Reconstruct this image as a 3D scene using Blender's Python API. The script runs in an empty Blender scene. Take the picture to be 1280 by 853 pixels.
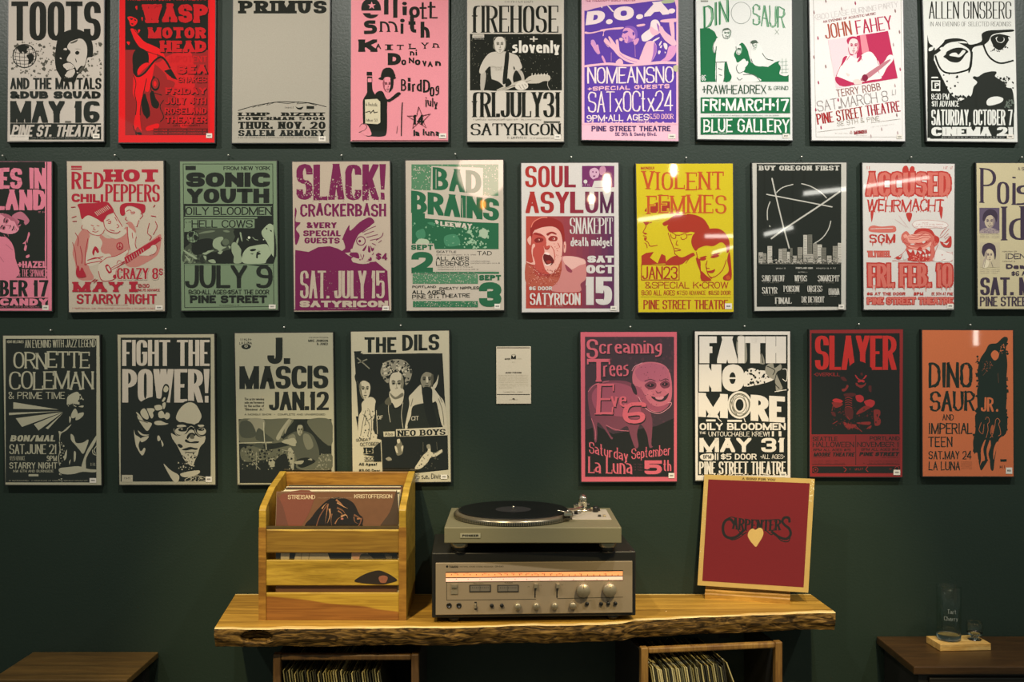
import bpy, bmesh, math, random
from mathutils import Vector, Matrix
from mathutils.geometry import tessellate_polygon
random.seed(7)
S = bpy.context.scene
COL = S.collection

# ---------------------------------------------------------------- camera
# metres; the back wall is the plane y=0, the camera looks along +y, 3 m away
F, HC, D0 = 1284.0, 1.62, 3.0
cam_d = bpy.data.cameras.new('camera'); cam_d.sensor_width = 36.0
cam_d.lens = 36.0 * F / 1280.0; cam_d.clip_start = 0.05; cam_d.clip_end = 60
cam = bpy.data.objects.new('camera', cam_d); COL.objects.link(cam)
cam.location = (0, -D0, HC); cam.rotation_euler = (math.pi / 2, 0, 0)
S.camera = cam

# ---------------------------------------------------------------- world, view
w = bpy.data.worlds.new('world'); S.world = w; w.use_nodes = True
bg = w.node_tree.nodes['Background']
bg.inputs[0].default_value = (0.62, 0.74, 0.66, 1); bg.inputs[1].default_value = 0.27
vs = S.view_settings
S.display_settings.display_device = 'sRGB'
vs.view_transform = 'Standard'; vs.look = 'None'; vs.gamma = 1.0; vs.exposure = 0.0
vs.use_curve_mapping = False
S.cycles.max_bounces = 8
S.cycles.sample_clamp_indirect = 4.0

# ---------------------------------------------------------------- lights (heads of the ceiling track are built further down)
# name, position, aim, power W, colour, cone deg, blend
SPOTS = [
    ((-1.95, -1.30, 3.15), (-1.30, 0, 1.70), 92, (1.0, .94, .87), 96, .9),
    ((-0.60, -1.30, 3.15), (-0.45, 0, 1.60), 92, (1.0, .94, .87), 96, .9),
    (( 0.75, -1.30, 3.15), ( 0.70, 0, 1.60), 98, (1.0, .97, .94), 92, .9),
    (( 1.85, -1.30, 3.15), ( 1.25, 0, 1.65), 96, (1.0, .97, .94), 92, .9),
    ((-0.896, -2.40, 3.15), (-0.50, -.25, .93), 300, (1.0, .80, .42), 25, .7),
    (( 0.92, -2.40, 3.15), ( 0.62, -.15, .93), 290, (1.0, .80, .42), 25, .7),
]
for i, (p, a, pw, c, cone, bl) in enumerate(SPOTS):
    ld = bpy.data.lights.new('track_spot', 'SPOT'); ld.energy = pw; ld.color = c
    ld.spot_size = math.radians(cone); ld.spot_blend = bl; ld.shadow_soft_size = 0.03
    lo = bpy.data.objects.new('track_spot_light', ld); COL.objects.link(lo)
    lo.location = p
    lo.rotation_euler = (Vector(a) - Vector(p)).to_track_quat('-Z', 'Y').to_euler()

# ---------------------------------------------------------------- materials
def lin(h):
    if not isinstance(h, str): return tuple(h) + (1,)
    h = h.lstrip('#'); o = []
    for i in (0, 2, 4):
        v = int(h[i:i + 2], 16) / 255
        o.append(v / 12.92 if v <= .04045 else ((v + .055) / 1.055) ** 2.4)
    return tuple(o) + (1,)
def newmat(name):
    m = bpy.data.materials.new(name); m.use_nodes = True
    n = m.node_tree; return m, n, n.nodes['Principled BSDF']
def node(n, t, **kw):
    x = n.nodes.new(t)
    for k, v in kw.items():
        if k.startswith('i_'): x.inputs[k[2:].replace('_', ' ')].default_value = v
        else: setattr(x, k, v)
    return x
_m = {}
def ink(h, gloss=True):
    """printed colour under a clear laminate, with a faint paper mottle"""
    key = (h, gloss)
    if key in _m: return _m[key]
    m, n, p = newmat('print_ink')
    tc = node(n, 'ShaderNodeTexCoord'); nz = node(n, 'ShaderNodeTexNoise', i_Scale=420.0, i_Detail=3.0)
    n.links.new(tc.outputs['Object'], nz.inputs['Vector'])
    mx = node(n, 'ShaderNodeMix', data_type='RGBA'); c = lin(h)
    mx.inputs[6].default_value = tuple(v * .86 for v in c[:3]) + (1,)
    mx.inputs[7].default_value = tuple(min(1, v * 1.12 + .002) for v in c[:3]) + (1,)
    n.links.new(nz.outputs['Fac'], mx.inputs[0]); n.links.new(mx.outputs[2], p.inputs['Base Color'])
    p.inputs['Roughness'].default_value = .6; p.inputs['Specular IOR Level'].default_value = .1
    if gloss:
        p.inputs['Coat Weight'].default_value = 1.0; p.inputs['Coat Roughness'].default_value = .03; p.inputs['Coat IOR'].default_value = 1.65
    _m[key] = m; return m
def plain(name, h, rough=.5, metal=0.0, spec=.5, noise=0.0, nscale=60.0, bump=0.0, coat=0.0):
    key = (name, h)
    if key in _m: return _m[key]
    m, n, p = newmat(name); c = lin(h)
    p.inputs['Roughness'].default_value = rough; p.inputs['Metallic'].default_value = metal
    p.inputs['Specular IOR Level'].default_value = spec; p.inputs['Coat Weight'].default_value = coat
    tc = node(n, 'ShaderNodeTexCoord'); nz = node(n, 'ShaderNodeTexNoise', i_Scale=nscale, i_Detail=4.0)
    n.links.new(tc.outputs['Object'], nz.inputs['Vector'])
    mx = node(n, 'ShaderNodeMix', data_type='RGBA')
    mx.inputs[6].default_value = tuple(v * (1 - noise) for v in c[:3]) + (1,)
    mx.inputs[7].default_value = tuple(min(1, v * (1 + noise)) for v in c[:3]) + (1,)
    n.links.new(nz.outputs['Fac'], mx.inputs[0]); n.links.new(mx.outputs[2], p.inputs['Base Color'])
    if bump:
        b = node(n, 'ShaderNodeBump', i_Strength=bump, i_Distance=.002)
        n.links.new(nz.outputs['Fac'], b.inputs['Height']); n.links.new(b.outputs['Normal'], p.inputs['Normal'])
    _m[key] = m; return m
def wood(name, a, b, scale=(2, 30, 30), rough=.45, dist=1.5, bands=None, bump=.15, seed=0.0):
    """grain runs along object X; a dark streak colour, b light colour"""
    if name in _m: return _m[name]
    m, n, p = newmat(name)
    tc = node(n, 'ShaderNodeTexCoord'); mp = node(n, 'ShaderNodeMapping')
    mp.inputs['Scale'].default_value = scale; mp.inputs['Location'].default_value = (seed, seed * .7, seed * .3)
    n.links.new(tc.outputs['Object'], mp.inputs['Vector'])
    n1 = node(n, 'ShaderNodeTexNoise', i_Scale=1.0, i_Detail=8.0, i_Distortion=dist)
    n.links.new(mp.outputs[0], n1.inputs['Vector'])
    cr = node(n, 'ShaderNodeValToRGB')
    e = cr.color_ramp.elements; e[0].position = .32; e[0].color = lin(a); e[1].position = .68; e[1].color = lin(b)
    n.links.new(n1.outputs['Fac'], cr.inputs[0])
    n2 = node(n, 'ShaderNodeTexNoise', i_Scale=2.5, i_Detail=5.0, i_Distortion=.6)
    mp2 = node(n, 'ShaderNodeMapping'); mp2.inputs['Scale'].default_value = tuple(v * 3.1 for v in scale)
    n.links.new(tc.outputs['Object'], mp2.inputs['Vector']); n.links.new(mp2.outputs[0], n2.inputs['Vector'])
    mx = node(n, 'ShaderNodeMix', data_type='RGBA', blend_type='MULTIPLY'); mx.inputs[0].default_value = .55
    cr2 = node(n, 'ShaderNodeValToRGB'); e = cr2.color_ramp.elements
    e[0].position = .35; e[0].color = (.55, .48, .42, 1); e[1].position = .6; e[1].color = (1, 1, 1, 1)
    n.links.new(n2.outputs['Fac'], cr2.inputs[0])
    n.links.new(cr.outputs[0], mx.inputs[6]); n.links.new(cr2.outputs[0], mx.inputs[7])
    n.links.new(mx.outputs[2], p.inputs['Base Color'])
    p.inputs['Roughness'].default_value = rough
    b_ = node(n, 'ShaderNodeBump', i_Strength=bump, i_Distance=.002)
    n.links.new(n2.outputs['Fac'], b_.inputs['Height']); n.links.new(b_.outputs['Normal'], p.inputs['Normal'])
    _m[name] = m; return m
def emit(name, h, strength):
    m, n, p = newmat(name); p.inputs['Base Color'].default_value = lin(h)
    p.inputs['Emission Color'].default_value = lin(h); p.inputs['Emission Strength'].default_value = strength
    return m

# ---------------------------------------------------------------- object helpers
def tag(o, label=None, cat=None, group=None, kind=None):
    if label: o['label'] = label
    if cat: o['category'] = cat
    if group: o['group'] = group
    if kind: o['kind'] = kind
    return o
def empty(name, loc=(0, 0, 0), rz=0, **kw):
    o = bpy.data.objects.new(name, None); COL.objects.link(o); o.empty_display_size = .05
    o.location = loc; o.rotation_euler = (0, 0, rz); return tag(o, **kw)
class MB:
    def __init__(s): s.v = []; s.f = []; s.mi = []; s.mats = []; s.sm = []
    def m(s, mat):
        if mat not in s.mats: s.mats.append(mat)
        return s.mats.index(mat)
    def add(s, vs_, fs, mat, smooth=False):
        b = len(s.v); s.v.extend(tuple(v) for v in vs_); k = s.m(mat)
        for f in fs: s.f.append(tuple(b + i for i in f)); s.mi.append(k); s.sm.append(smooth)
    def box(s, x0, x1, y0, y1, z0, z1, mat):
        x0, x1 = sorted((x0, x1)); y0, y1 = sorted((y0, y1)); z0, z1 = sorted((z0, z1))
        s.add([(x0,y0,z0),(x1,y0,z0),(x1,y1,z0),(x0,y1,z0),(x0,y0,z1),(x1,y0,z1),(x1,y1,z1),(x0,y1,z1)],
              [(0,3,2,1),(4,5,6,7),(0,1,5,4),(1,2,6,5),(2,3,7,6),(3,0,4,7)], mat)
    def prism(s, pts, axis, a, b, mat):
        """pts 2-D outline extruded along axis from a to b (x: pts=(y,z); y: pts=(x,z); z: pts=(x,y))"""
        def P(u, v, t): return {'x': (t, u, v), 'y': (u, t, v), 'z': (u, v, t)}[axis]
        n = len(pts); vs_ = [P(u, v, a) for u, v in pts] + [P(u, v, b) for u, v in pts]
        fs = [(i, (i + 1) % n, n + (i + 1) % n, n + i) for i in range(n)]
        tri = tessellate_polygon([[Vector((u, v, 0)) for u, v in pts]])
        fs += [tuple(t) for t in tri] + [tuple(n + i for i in reversed(t)) for t in tri]
        s.add(vs_, fs, mat)
    def lathe(s, prof, c, axis, mat, n=32, smooth=True, cap=True):
        """prof: (radius, height) pairs along axis from c"""
        c = Vector(c); az = {'x': (1,0,0), 'y': (0,1,0), 'z': (0,0,1)}[axis] if isinstance(axis, str) else tuple(axis)
        az = Vector(az).normalized()
        ux = az.orthogonal().normalized(); uy = az.cross(ux)
        vs_ = []; fs = []
        for r, h in prof:
            for i in range(n):
                t = 2 * math.pi * i / n
                vs_.append(c + az * h + (ux * math.cos(t) + uy * math.sin(t)) * r)
        for k in range(len(prof) - 1):
            for i in range(n):
                j = (i + 1) % n
                fs.append((k*n+i, k*n+j, (k+1)*n+j, (k+1)*n+i))
        if cap:
            fs.append(tuple(reversed(range(n)))); fs.append(tuple((len(prof)-1)*n + i for i in range(n)))
        s.add(vs_, fs, mat, smooth)
    def tube(s, pts, r, mat, n=8):
        pts = [Vector(p) for p in pts]; vs_ = []; fs = []; ref = None
        for k, p in enumerate(pts):
            d = (pts[min(k+1, len(pts)-1)] - pts[max(k-1, 0)]).normalized()
            if ref is None: ref = d.orthogonal().normalized()
            ref = (ref - d * ref.dot(d)).normalized(); u = d.cross(ref)
            rr = r[k] if isinstance(r, (list, tuple)) else r
            for i in range(n):
                t = 2 * math.pi * i / n; vs_.append(p + (ref * math.cos(t) + u * math.sin(t)) * rr)
        for k in range(len(pts) - 1):
            for i in range(n):
                j = (i + 1) % n; fs.append((k*n+i, k*n+j, (k+1)*n+j, (k+1)*n+i))
        fs.append(tuple(reversed(range(n)))); fs.append(tuple((len(pts)-1)*n + i for i in range(n)))
        s.add(vs_, fs, mat, True)
    def build(s, name, parent=None, bevel=0, loc=None, **kw):
        me = bpy.data.meshes.new(name); me.from_pydata(s.v, [], s.f); 
        for m in s.mats: me.materials.append(m)
        me.polygons.foreach_set('material_index', s.mi); me.polygons.foreach_set('use_smooth', s.sm)
        me.update()
        o = bpy.data.objects.new(name, me); COL.objects.link(o)
        if loc: o.location = loc
        if parent: o.parent = parent
        if bevel:
            b = o.modifiers.new('bevel', 'BEVEL'); b.width = bevel; b.segments = 2; b.limit_method = 'ANGLE'
            b.angle_limit = math.radians(40)
        return tag(o, **kw)
def fixnormals(o):
    bm = bmesh.new(); bm.from_mesh(o.data); bmesh.ops.recalc_face_normals(bm, faces=bm.faces); bm.to_mesh(o.data); bm.free()
    return o

# ---------------------------------------------------------------- stroke lettering (an own pen alphabet)
# grid 0..8 both ways, a = -2 (descender); '.' rounds a corner, z closes
G = {
'A':"00 48 80;13 73",'B':"00 08 78. 74. 04;04 84. 80. 00",'C':"86 88. 08. 00. 80. 82",'D':"00 08 88. 80. 00",
'E':"80 00 08 88;04 74",'F':"00 08 88;04 74",'G':"86 88. 08. 00. 80. 84 54",'H':"00 08;80 88;04 84",'I':"40 48",
'J':"88 80. 00. 02",'K':"00 08;88 03;35 80",'L':"08 00 80",'M':"00 08 40 88 80",'N':"00 08 80 88",'O':"08. 88. 80. 00. z",
'P':"00 08 88. 84. 04",'Q':"08. 88. 80. 00. z;42 80",'R':"00 08 88. 84. 04;44 80",'S':"86 88. 08. 04. 84. 80. 00. 02",
'T':"08 88;40 48",'U':"08 00. 80. 88",'V':"08 40 88",'W':"08 20 48 60 88",'X':"00 88;08 80",'Y':"08 44 88;44 40",'Z':"08 88 00 80",
'0':"08. 88. 80. 00. z",'1':"16 48 40",'2':"06 08. 88. 84. 00 80",'3':"06 08. 88. 84. 34;34 84. 80. 00. 02",'4':"60 68 02 82",
'5':"88 08 04 15. 85. 80. 00. 01",'6':"87 88. 08. 00. 80. 84. 03",'7':"08 88 30",'8':"04. 08. 88. 84. z;04. 84. 80. 00. z",
'9':"01 00. 80. 88. 08. 04. 84",'$':"86 87. 07. 04. 84. 81. 01. 02;40 48",'&':"80 06. 08. 58. 56. 02. 00. 50. 83",
'+':"04 84;41 47",'-':"04 84",'/':"00 88",'(':"48 08. 00. 40",')':"08 48. 40. 00",'x':"05 80;00 85",
'a':"05 75. 70;73 03. 00. 71",'b':"08 00;05 75. 70. 00",'c':"74 75. 05. 00. 70. 71",'d':"78 70;75 05. 00. 70",
'e':"03 73 75. 05. 00. 70 71",'f':"20 28. 88;05 65",'g':"75 7a. 0a.;75 05. 01. 71",'h':"00 08;05 75. 70",'i':"40 45",
'j':"45 4a. 1a",'k':"00 08;65 02;23 70",'l':"40 48",'m':"00 05;05 45. 40;45 85. 80",'n':"00 05;05 75. 70",
'o':"05. 75. 70. 00. z",'p':"0a 05 75. 70. 00",'q':"7a 75 05. 00. 70",'r':"00 05;03 05. 65",'s':"75 05. 03. 73. 70. 00",
't':"28 20. 70;05 65",'u':"05 00. 70;75 70",'v':"05 40 75",'w':"05 20 44 60 85",'y':"05 40;75 2a",'z':"05 75 00 70"}
WID = {'I':.34,'M':1.3,'W':1.35,'1':.55,' ':.5,'.':.36,',':.36,'!':.4,"'":.3,'i':.34,'l':.34,'j':.4,'m':1.25,'w':1.15,'f':.72,'t':.66,
       'r':.75,'-':.6,'*':.4,':':.36,'(':.5,')':.5,'/':.8,'J':.85,'L':.85,'E':.88,'F':.85,'+':.8,'s':.78,'"':.45,'4':1.05,'&':1.05}
for c_ in 'abcdeghknopquvxyz': WID.setdefault(c_, .85)

def smooth_line(pts, rnd, closed, k=5):
    n = len(pts); out = []
    for i in range(n):
        p = pts[i]
        if not rnd[i] or (not closed and i in (0, n - 1)): out.append(p); continue
        a, b = pts[i - 1], pts[(i + 1) % n]
        la, lb = math.dist(p, a) or 1e-6, math.dist(p, b) or 1e-6
        fa = .5 if (rnd[i-1] and (closed or i-1 > 0)) else .82
        fb = .5 if (rnd[(i+1) % n] and (closed or i+1 < n-1)) else .82
        r = min(la * fa, lb * fb) * 1.02
        # allow elliptical corners
        ra, rb = min(la * fa, r * 1.6), min(lb * fb, r * 1.6)
        A = (p[0] + (a[0]-p[0]) * ra / la, p[1] + (a[1]-p[1]) * ra / la)
        B = (p[0] + (b[0]-p[0]) * rb / lb, p[1] + (b[1]-p[1]) * rb / lb)
        for j in range(k + 1):
            t = j / k; s_ = 1 - t
            out.append((s_*s_*A[0] + 2*s_*t*p[0] + t*t*B[0], s_*s_*A[1] + 2*s_*t*p[1] + t*t*B[1]))
    q = [out[0]]
    for p in out[1:]:
        if math.dist(p, q[-1]) > 1e-5: q.append(p)
    if closed and math.dist(q[0], q[-1]) < 1e-5: q.pop()
    return q
def clip(poly, x0, x1, y0, y1):
    for ax, lim, sg in ((0, x0, 1), (0, x1, -1), (1, y0, 1), (1, y1, -1)):
        out = []
        for i in range(len(poly)):
            a, b = poly[i - 1], poly[i]
            ia, ib = sg * (a[ax] - lim) >= -1e-9, sg * (b[ax] - lim) >= -1e-9
            if ia != ib:
                t = (lim - a[ax]) / (b[ax] - a[ax]); out.append((a[0] + t*(b[0]-a[0]), a[1] + t*(b[1]-a[1])))
            if ib: out.append(b)
        poly = out
        if len(poly) < 3: return []
    return poly
def ribbon(pts, closed, pw, ph, e0=0., e1=0.):
    """pen of width pw x ph pulled along pts -> convex quads"""
    q = [Vector((p[0] / pw, p[1] / ph)) for p in pts]
    if len(q) < 2: return []
    if not closed:
        d = (q[1]-q[0]); d.normalize(); q[0] = q[0] - d * e0
        d = (q[-1]-q[-2]); d.normalize(); q[-1] = q[-1] + d * e1
    n = len(q); L = []; R = []
    for i in range(n):
        if closed: d1 = q[i]-q[i-1]; d2 = q[(i+1) % n]-q[i]
        else:
            d1 = q[i]-q[i-1] if i else q[1]-q[0]; d2 = q[i+1]-q[i] if i < n-1 else q[i]-q[i-1]
        d1 = d1.normalized(); d2 = d2.normalized()
        n1 = Vector((-d1.y, d1.x)); n2 = Vector((-d2.y, d2.x)); m = n1 + n2
        if m.length < 1e-4: m = n1
        m.normalize(); c = max(.45, m.dot(n1)); m = m * (.5 / c)
        a, b = q[i] + m, q[i] - m
        L.append((a.x * pw, a.y * ph)); R.append((b.x * pw, b.y * ph))
    out = []
    for i in range(n if closed else n - 1):
        j = (i + 1) % n; out.append([L[i], R[i], R[j], L[j]])
    return out
def glyph(ch, w, h, pw, ph, serif, st):
    """convex polygons of a letter in a w x h cell, y up"""
    if ch == '.': return [[(0, 0), (w, 0), (w, min(h*.3, max(ph, w*.9))), (0, min(h*.3, max(ph, w*.9)))]]
    if ch == ',': return [[(0, -h*.12), (w, h*.02), (w, h*.18), (0, h*.18)]]
    if ch == ':': return [[(0, h*a), (w, h*a), (w, h*a + max(ph, w*.8)), (0, h*a + max(ph, w*.8))] for a in (.1, .5)]
    if ch == '!': return [[(w*.2, 0), (w*.8, 0), (w*.8, h*.2), (w*.2, h*.2)], [(w*.25, h*.28), (w*.75, h*.28), (w, h), (0, h)]]
    if ch == "'": return [[(w*.3, h*.65), (w*.6, h*.65), (w*.9, h), (.1*w, h)]]
    if ch == '"': return [[(w*a, h*.65), (w*(a+.2), h*.65), (w*(a+.3), h), (w*a, h)] for a in (.05, .6)]
    if ch == '*': return [[(w*.5 + w*.5*math.cos(t), h*.5 + w*.5*math.sin(t)) for t in [i*math.pi/4 for i in range(8)]]]
    if ch == '^': return [[(0, h*.4), (w*.5, h*.8), (w, h*.4), (w*.5, h*0.0)]]
    g = G.get(ch) or G.get(ch.upper())
    if not g: return []
    iw, ih = max(w - pw, w * .04), h - ph
    lo = -h * .32 if 'a' in g else 0
    out = []
    for st_ in g.split(';'):
        tk = st_.split(); closed = tk[-1] == 'z'
        if closed: tk = tk[:-1]
        raw = [(int(t[0]) if t[0] != 'a' else -2, int(t[1]) if t[1] != 'a' else -2) for t in tk]
        rnd = [t.endswith('.') for t in tk]
        P = [(pw/2 + a/8*iw, ph/2 + b/8*ih) for a, b in raw]
        # split at sharp corners
        runs = []; cur = [0]
        if closed: runs = [list(range(len(P)))]
        else:
            for i in range(1, len(P)):
                cur.append(i)
                if i < len(P) - 1 and not rnd[i]: runs.append(cur); cur = [i]
            runs.append(cur)
        for r in runs:
            pp = smooth_line([P[i] for i in r], [rnd[i] for i in r], closed)
            if closed:
                out += [clip(q, 0, w, lo, h) for q in ribbon(pp, True, pw, ph)]; continue
            ext = []
            for idx, nb in ((r[0], r[1]), (r[-1], r[-2])):
                x, y = raw[idx]; dx, dy = x - raw[nb][0], y - raw[nb][1]
                diag = dx and dy
                edge = (y == 8 and dy > 0) or (y == 0 and dy < 0)
                join = 0 < idx < len(P) - 1
                if edge: ext.append(1.6 if diag else .5)
                elif y in (0, 8) and diag: ext.append(.5)
                elif (x in (0, 8) and dx) or join: ext.append(.5)
                else: ext.append(.15)
            out += [clip(q, 0, w, lo, h) for q in ribbon(pp, False, pw, ph, *ext)]
            if serif:
                for idx, nb in ((r[0], r[1]), (r[-1], r[-2])):
                    x, y = raw[idx]; dx, dy = x - raw[nb][0], y - raw[nb][1]
                    px, py = P[idx]
                    if y in (0, 8) and abs(dy) >= 2 and abs(dy) * ih > abs(dx) * iw * .5 and not rnd[idx]:
                        y0, y1 = (0, st) if y == 0 else (h - st, h)
                        out.append([(px-pw/2-serif, y0), (px+pw/2+serif, y0), (px+pw/2+serif, y1), (px-pw/2-serif, y1)])
                        mid = st * 2 if y == 0 else h - st * 2
                        if st < ph * .9: out.append([(px-pw/2-serif*.5, y0 if y==0 else y1), (px+pw/2+serif*.5, y0 if y==0 else y1), (px+pw/2, mid), (px-pw/2, mid)])
                    elif x == 8 and dy == 0 and dx > 0 and y in (0, 8) and ch in 'EFLTZC':
                        hh = h * .24; tw = max(st, pw * .35)
                        y0, y1 = (0, hh) if y == 0 else (h - hh, h)
                        out.append([(w - tw, y0), (w, y0), (w, y1), (w - tw, y1)])
                        if ch == 'T': out.append([(0, y0), (tw, y0), (tw, y1), (0, y1)])
                if ch == 'S' : pass
        if ch in 'ij' : 
            out.append([(w/2-pw/2, h*.76), (w/2+pw/2, h*.76), (w/2+pw/2, h*.76+ph), (w/2-pw/2, h*.76+ph)])
    return [p for p in out if p]

class Art:
    """flat print on a board: drawn in px of an enlarged crop of the wall, kept as thin ink layers"""
    def __init__(s, ox, oy, k, depth, xf=None):
        s.ox, s.oy, s.k, s.y = ox, oy, k, depth; s.l = 0; s.txt = MB(); s.ill = MB(); s.xf = xf; s.lim = None; s.t = None
    def W(s, x, y, l=0.0):
        if s.t: x, y = x * s.t[0] + s.t[1], y * s.t[0] + s.t[2]
        X, Y = s.ox + x / s.k, s.oy + y / s.k
        if s.lim: X = min(max(X, s.lim[0]), s.lim[1]); Y = min(max(Y, s.lim[2]), s.lim[3])
        if s.xf: return s.xf(X, Y, l)
        sc = (D0 - s.y) / F
        return ((X - 640) * sc, -s.y - l, HC - (Y - 426.5) * sc)
    def lay(s): s.l += .000018; return s.l
    def put(s, mb, polys, mat):
        l = s.lay()
        for i, p in enumerate(polys):
            if len(p) < 3: continue
            mb.add([s.W(x, y, l + (i % 37) * .00000045) for x, y in p], [tuple(range(len(p)))], mat)
    def T(s, col, t, x, y, w, h, k=.26, kh=None, serif=0, st=.5, dy=0, wob=0, slant=0, gap=.16, out=None, hr=1.0, arc=0, rot=None, caps=None, ow=0, jit=0, drip=0):
        """t set to fill the box; k stem as a share of the mean letter width, dy fall of the baseline, hr height at the right end"""
        wob *= .42; gap *= .66; k = k * 1.12
        ws = [WID.get(c, 1.0) for c in t]; tot = sum(ws); n = len(t)
        g = gap * tot / n; unit = w / (tot + g * (n - 1)); g *= unit
        pw = k * unit * .95; ph = (kh if kh is not None else k * .8) * unit * .95
        ph = min(ph, h * .3)
        def place(polys, cx, cw, grow=0, seed=0):
            res = []
            for p in polys:
                q = []
                if wob and len(p) == 4:
                    p = [((1-u)*p[i][0]+u*p[(i+1)%4][0], (1-u)*p[i][1]+u*p[(i+1)%4][1]) for i in range(4) for u in (0, .5)]
                for (a, b) in p:
                    X = cx + a; u = (X - x) / w
                    H = h * (1 + (hr - 1) * u)
                    v = b / h
                    Y = y + h - v * H + dy * u + arc * math.sin(math.pi * u)
                    X += slant * b
                    if wob:
                        X += wob * (math.sin(Y*.21 + X*.13 + seed) + .6*math.sin(Y*.55 - X*.3 + 2*seed))
                        Y += wob * (math.sin(X*.19 + Y*.11 + seed*1.7) + .6*math.sin(X*.5 + Y*.37))
                    q.append((X, Y))
                if rot:
                    cr, sr = math.cos(rot), math.sin(rot); x0, y0 = x, y + h
                    q = [(x0 + (a-x0)*cr - (b-y0)*sr, y0 + (a-x0)*sr + (b-y0)*cr) for a, b in q]
                res.append(q)
            return res
        allp = []; outs = []; cx = x; rr = random.Random(len(t) + int(x))
        for i, c in enumerate(t):
            cw = ws[i] * unit
            jy = rr.uniform(-jit, jit) * h
            if c != ' ':
                gl = glyph(c, cw, h, min(pw, cw * .95), ph, serif * unit, st * ph)
                if jy: gl = [[(a, b + jy) for a, b in p] for p in gl]
                allp += place(gl, cx, cw, seed=i)
                if out:
                    e = ow
                    go = []
                    for p in gl:
                        mx_ = sum(a for a, b in p)/len(p); my_ = sum(b for a, b in p)/len(p)
                        go.append(grow(p, e))
                    outs += place(go, cx, cw, seed=i)
                if drip:
                    for _ in range(2):
                        dx = rr.uniform(.1, .8) * cw; dl = rr.uniform(.05, .16) * h * drip
                        allp += place([[(dx, h*.06), (dx + pw*.5, h*.06), (dx + pw*.28, -dl)]], cx, cw, seed=i)
            cx += cw + g
        if out: s.put(s.txt, outs, ink(out))
        s.put(s.txt, allp, ink(col))
    def tiny(s, col, x, y, w, h, n=0, dy=0, seed=1):
        """illegible small print: a run of letter-like dashes"""
        rr = random.Random(seed + int(x)); ps = []; c = x; 
        while c < x + w:
            wd = rr.uniform(.5, .9) * h * .8
            if rr.random() < .86:
                u = (c - x) / w * dy
                ps.append([(c, y+u), (c+wd*.3, y+u), (c+wd*.3, y+h+u), (c, y+h+u)])
                if rr.random() < .6: 
                    yy = rr.choice((0, .4, .8)) * h; ps.append([(c, y+yy+u), (c+wd, y+yy+u), (c+wd, y+yy+h*.2+u), (c, y+yy+h*.2+u)])
            c += wd * 1.35
        s.put(s.txt, ps, ink(col))
    def P(s, col, pts, sm=True, mb=None):
        """filled shape; '|' separates several"""
        mb = mb or s.ill; l = s.lay(); m = ink(col)
        for part in pts.split('|'):
            P_ = [tuple(float(c) for c in t.split(',')) for t in part.split()]
            if len(P_) < 3: continue
            q = catmull(P_, True) if sm else P_
            tri = tessellate_polygon([[Vector((a, b, 0)) for a, b in q]])
            l += .0000009
            mb.add([s.W(a, b, l) for a, b in q], [tuple(t) for t in tri], m)
    def R(s, col, x0, y0, x1, y1, dy=0): s.P(col, f'{x0},{y0} {x1},{y0+dy} {x1},{y1+dy} {x0},{y1}', False)
    def L(s, col, wd, pts, sm=True, taper=False):
        l = s.lay(); m = ink(col)
        for part in pts.split('|'):
            P_ = [tuple(float(c) for c in t.split(',')) for t in part.split()]
            q = catmull(P_, False) if sm and len(P_) > 2 else P_
            n = len(q)
            rb = ribbon(q, False, wd, wd)
            if taper:
                rb = []
                for i in range(n - 1):
                    a, b = Vector(q[i]), Vector(q[i+1]); d = (b - a); 
                    if d.length < 1e-6: continue
                    d.normalize(); nn = Vector((-d.y, d.x))
                    w0 = wd * .5 * (1 - i / (n-1)) ; w1 = wd * .5 * (1 - (i+1) / (n-1)) + .02
                    rb.append([tuple(a+nn*w0), tuple(a-nn*w0), tuple(b-nn*w1), tuple(b+nn*w1)])
            for i, p in enumerate(rb): s.ill.add([s.W(a, b, l + (i % 3) * .0000006) for a, b in p], [(0, 1, 2, 3)], m)
    def E(s, col, cx, cy, rx, ry=None, rot=0, n=28):
        ry = ry or rx; c, d = math.cos(rot), math.sin(rot)
        s.put(s.ill, [[(cx + rx*math.cos(t)*c - ry*math.sin(t)*d, cy + rx*math.cos(t)*d + ry*math.sin(t)*c) for t in [2*math.pi*i/n for i in range(n)]]], ink(col))
    def N(s, col, x0, y0, x1, y1, n, a, b, seed=3, skip=None):
        """specks / halftone flecks"""
        rr = random.Random(seed); ps = []
        for _ in range(n):
            x, y = rr.uniform(x0, x1), rr.uniform(y0, y1)
            if skip and skip(x, y): continue
            r = rr.uniform(a, b); t0 = rr.uniform(0, 3); m = rr.choice((3, 4, 5))
            ps.append([(x + r*math.cos(t0 + 2*math.pi*i/m)*rr.uniform(.7, 1.3), y + r*math.sin(t0 + 2*math.pi*i/m)*rr.uniform(.7, 1.3)) for i in range(m)])
        s.put(s.ill, ps, ink(col))
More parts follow.
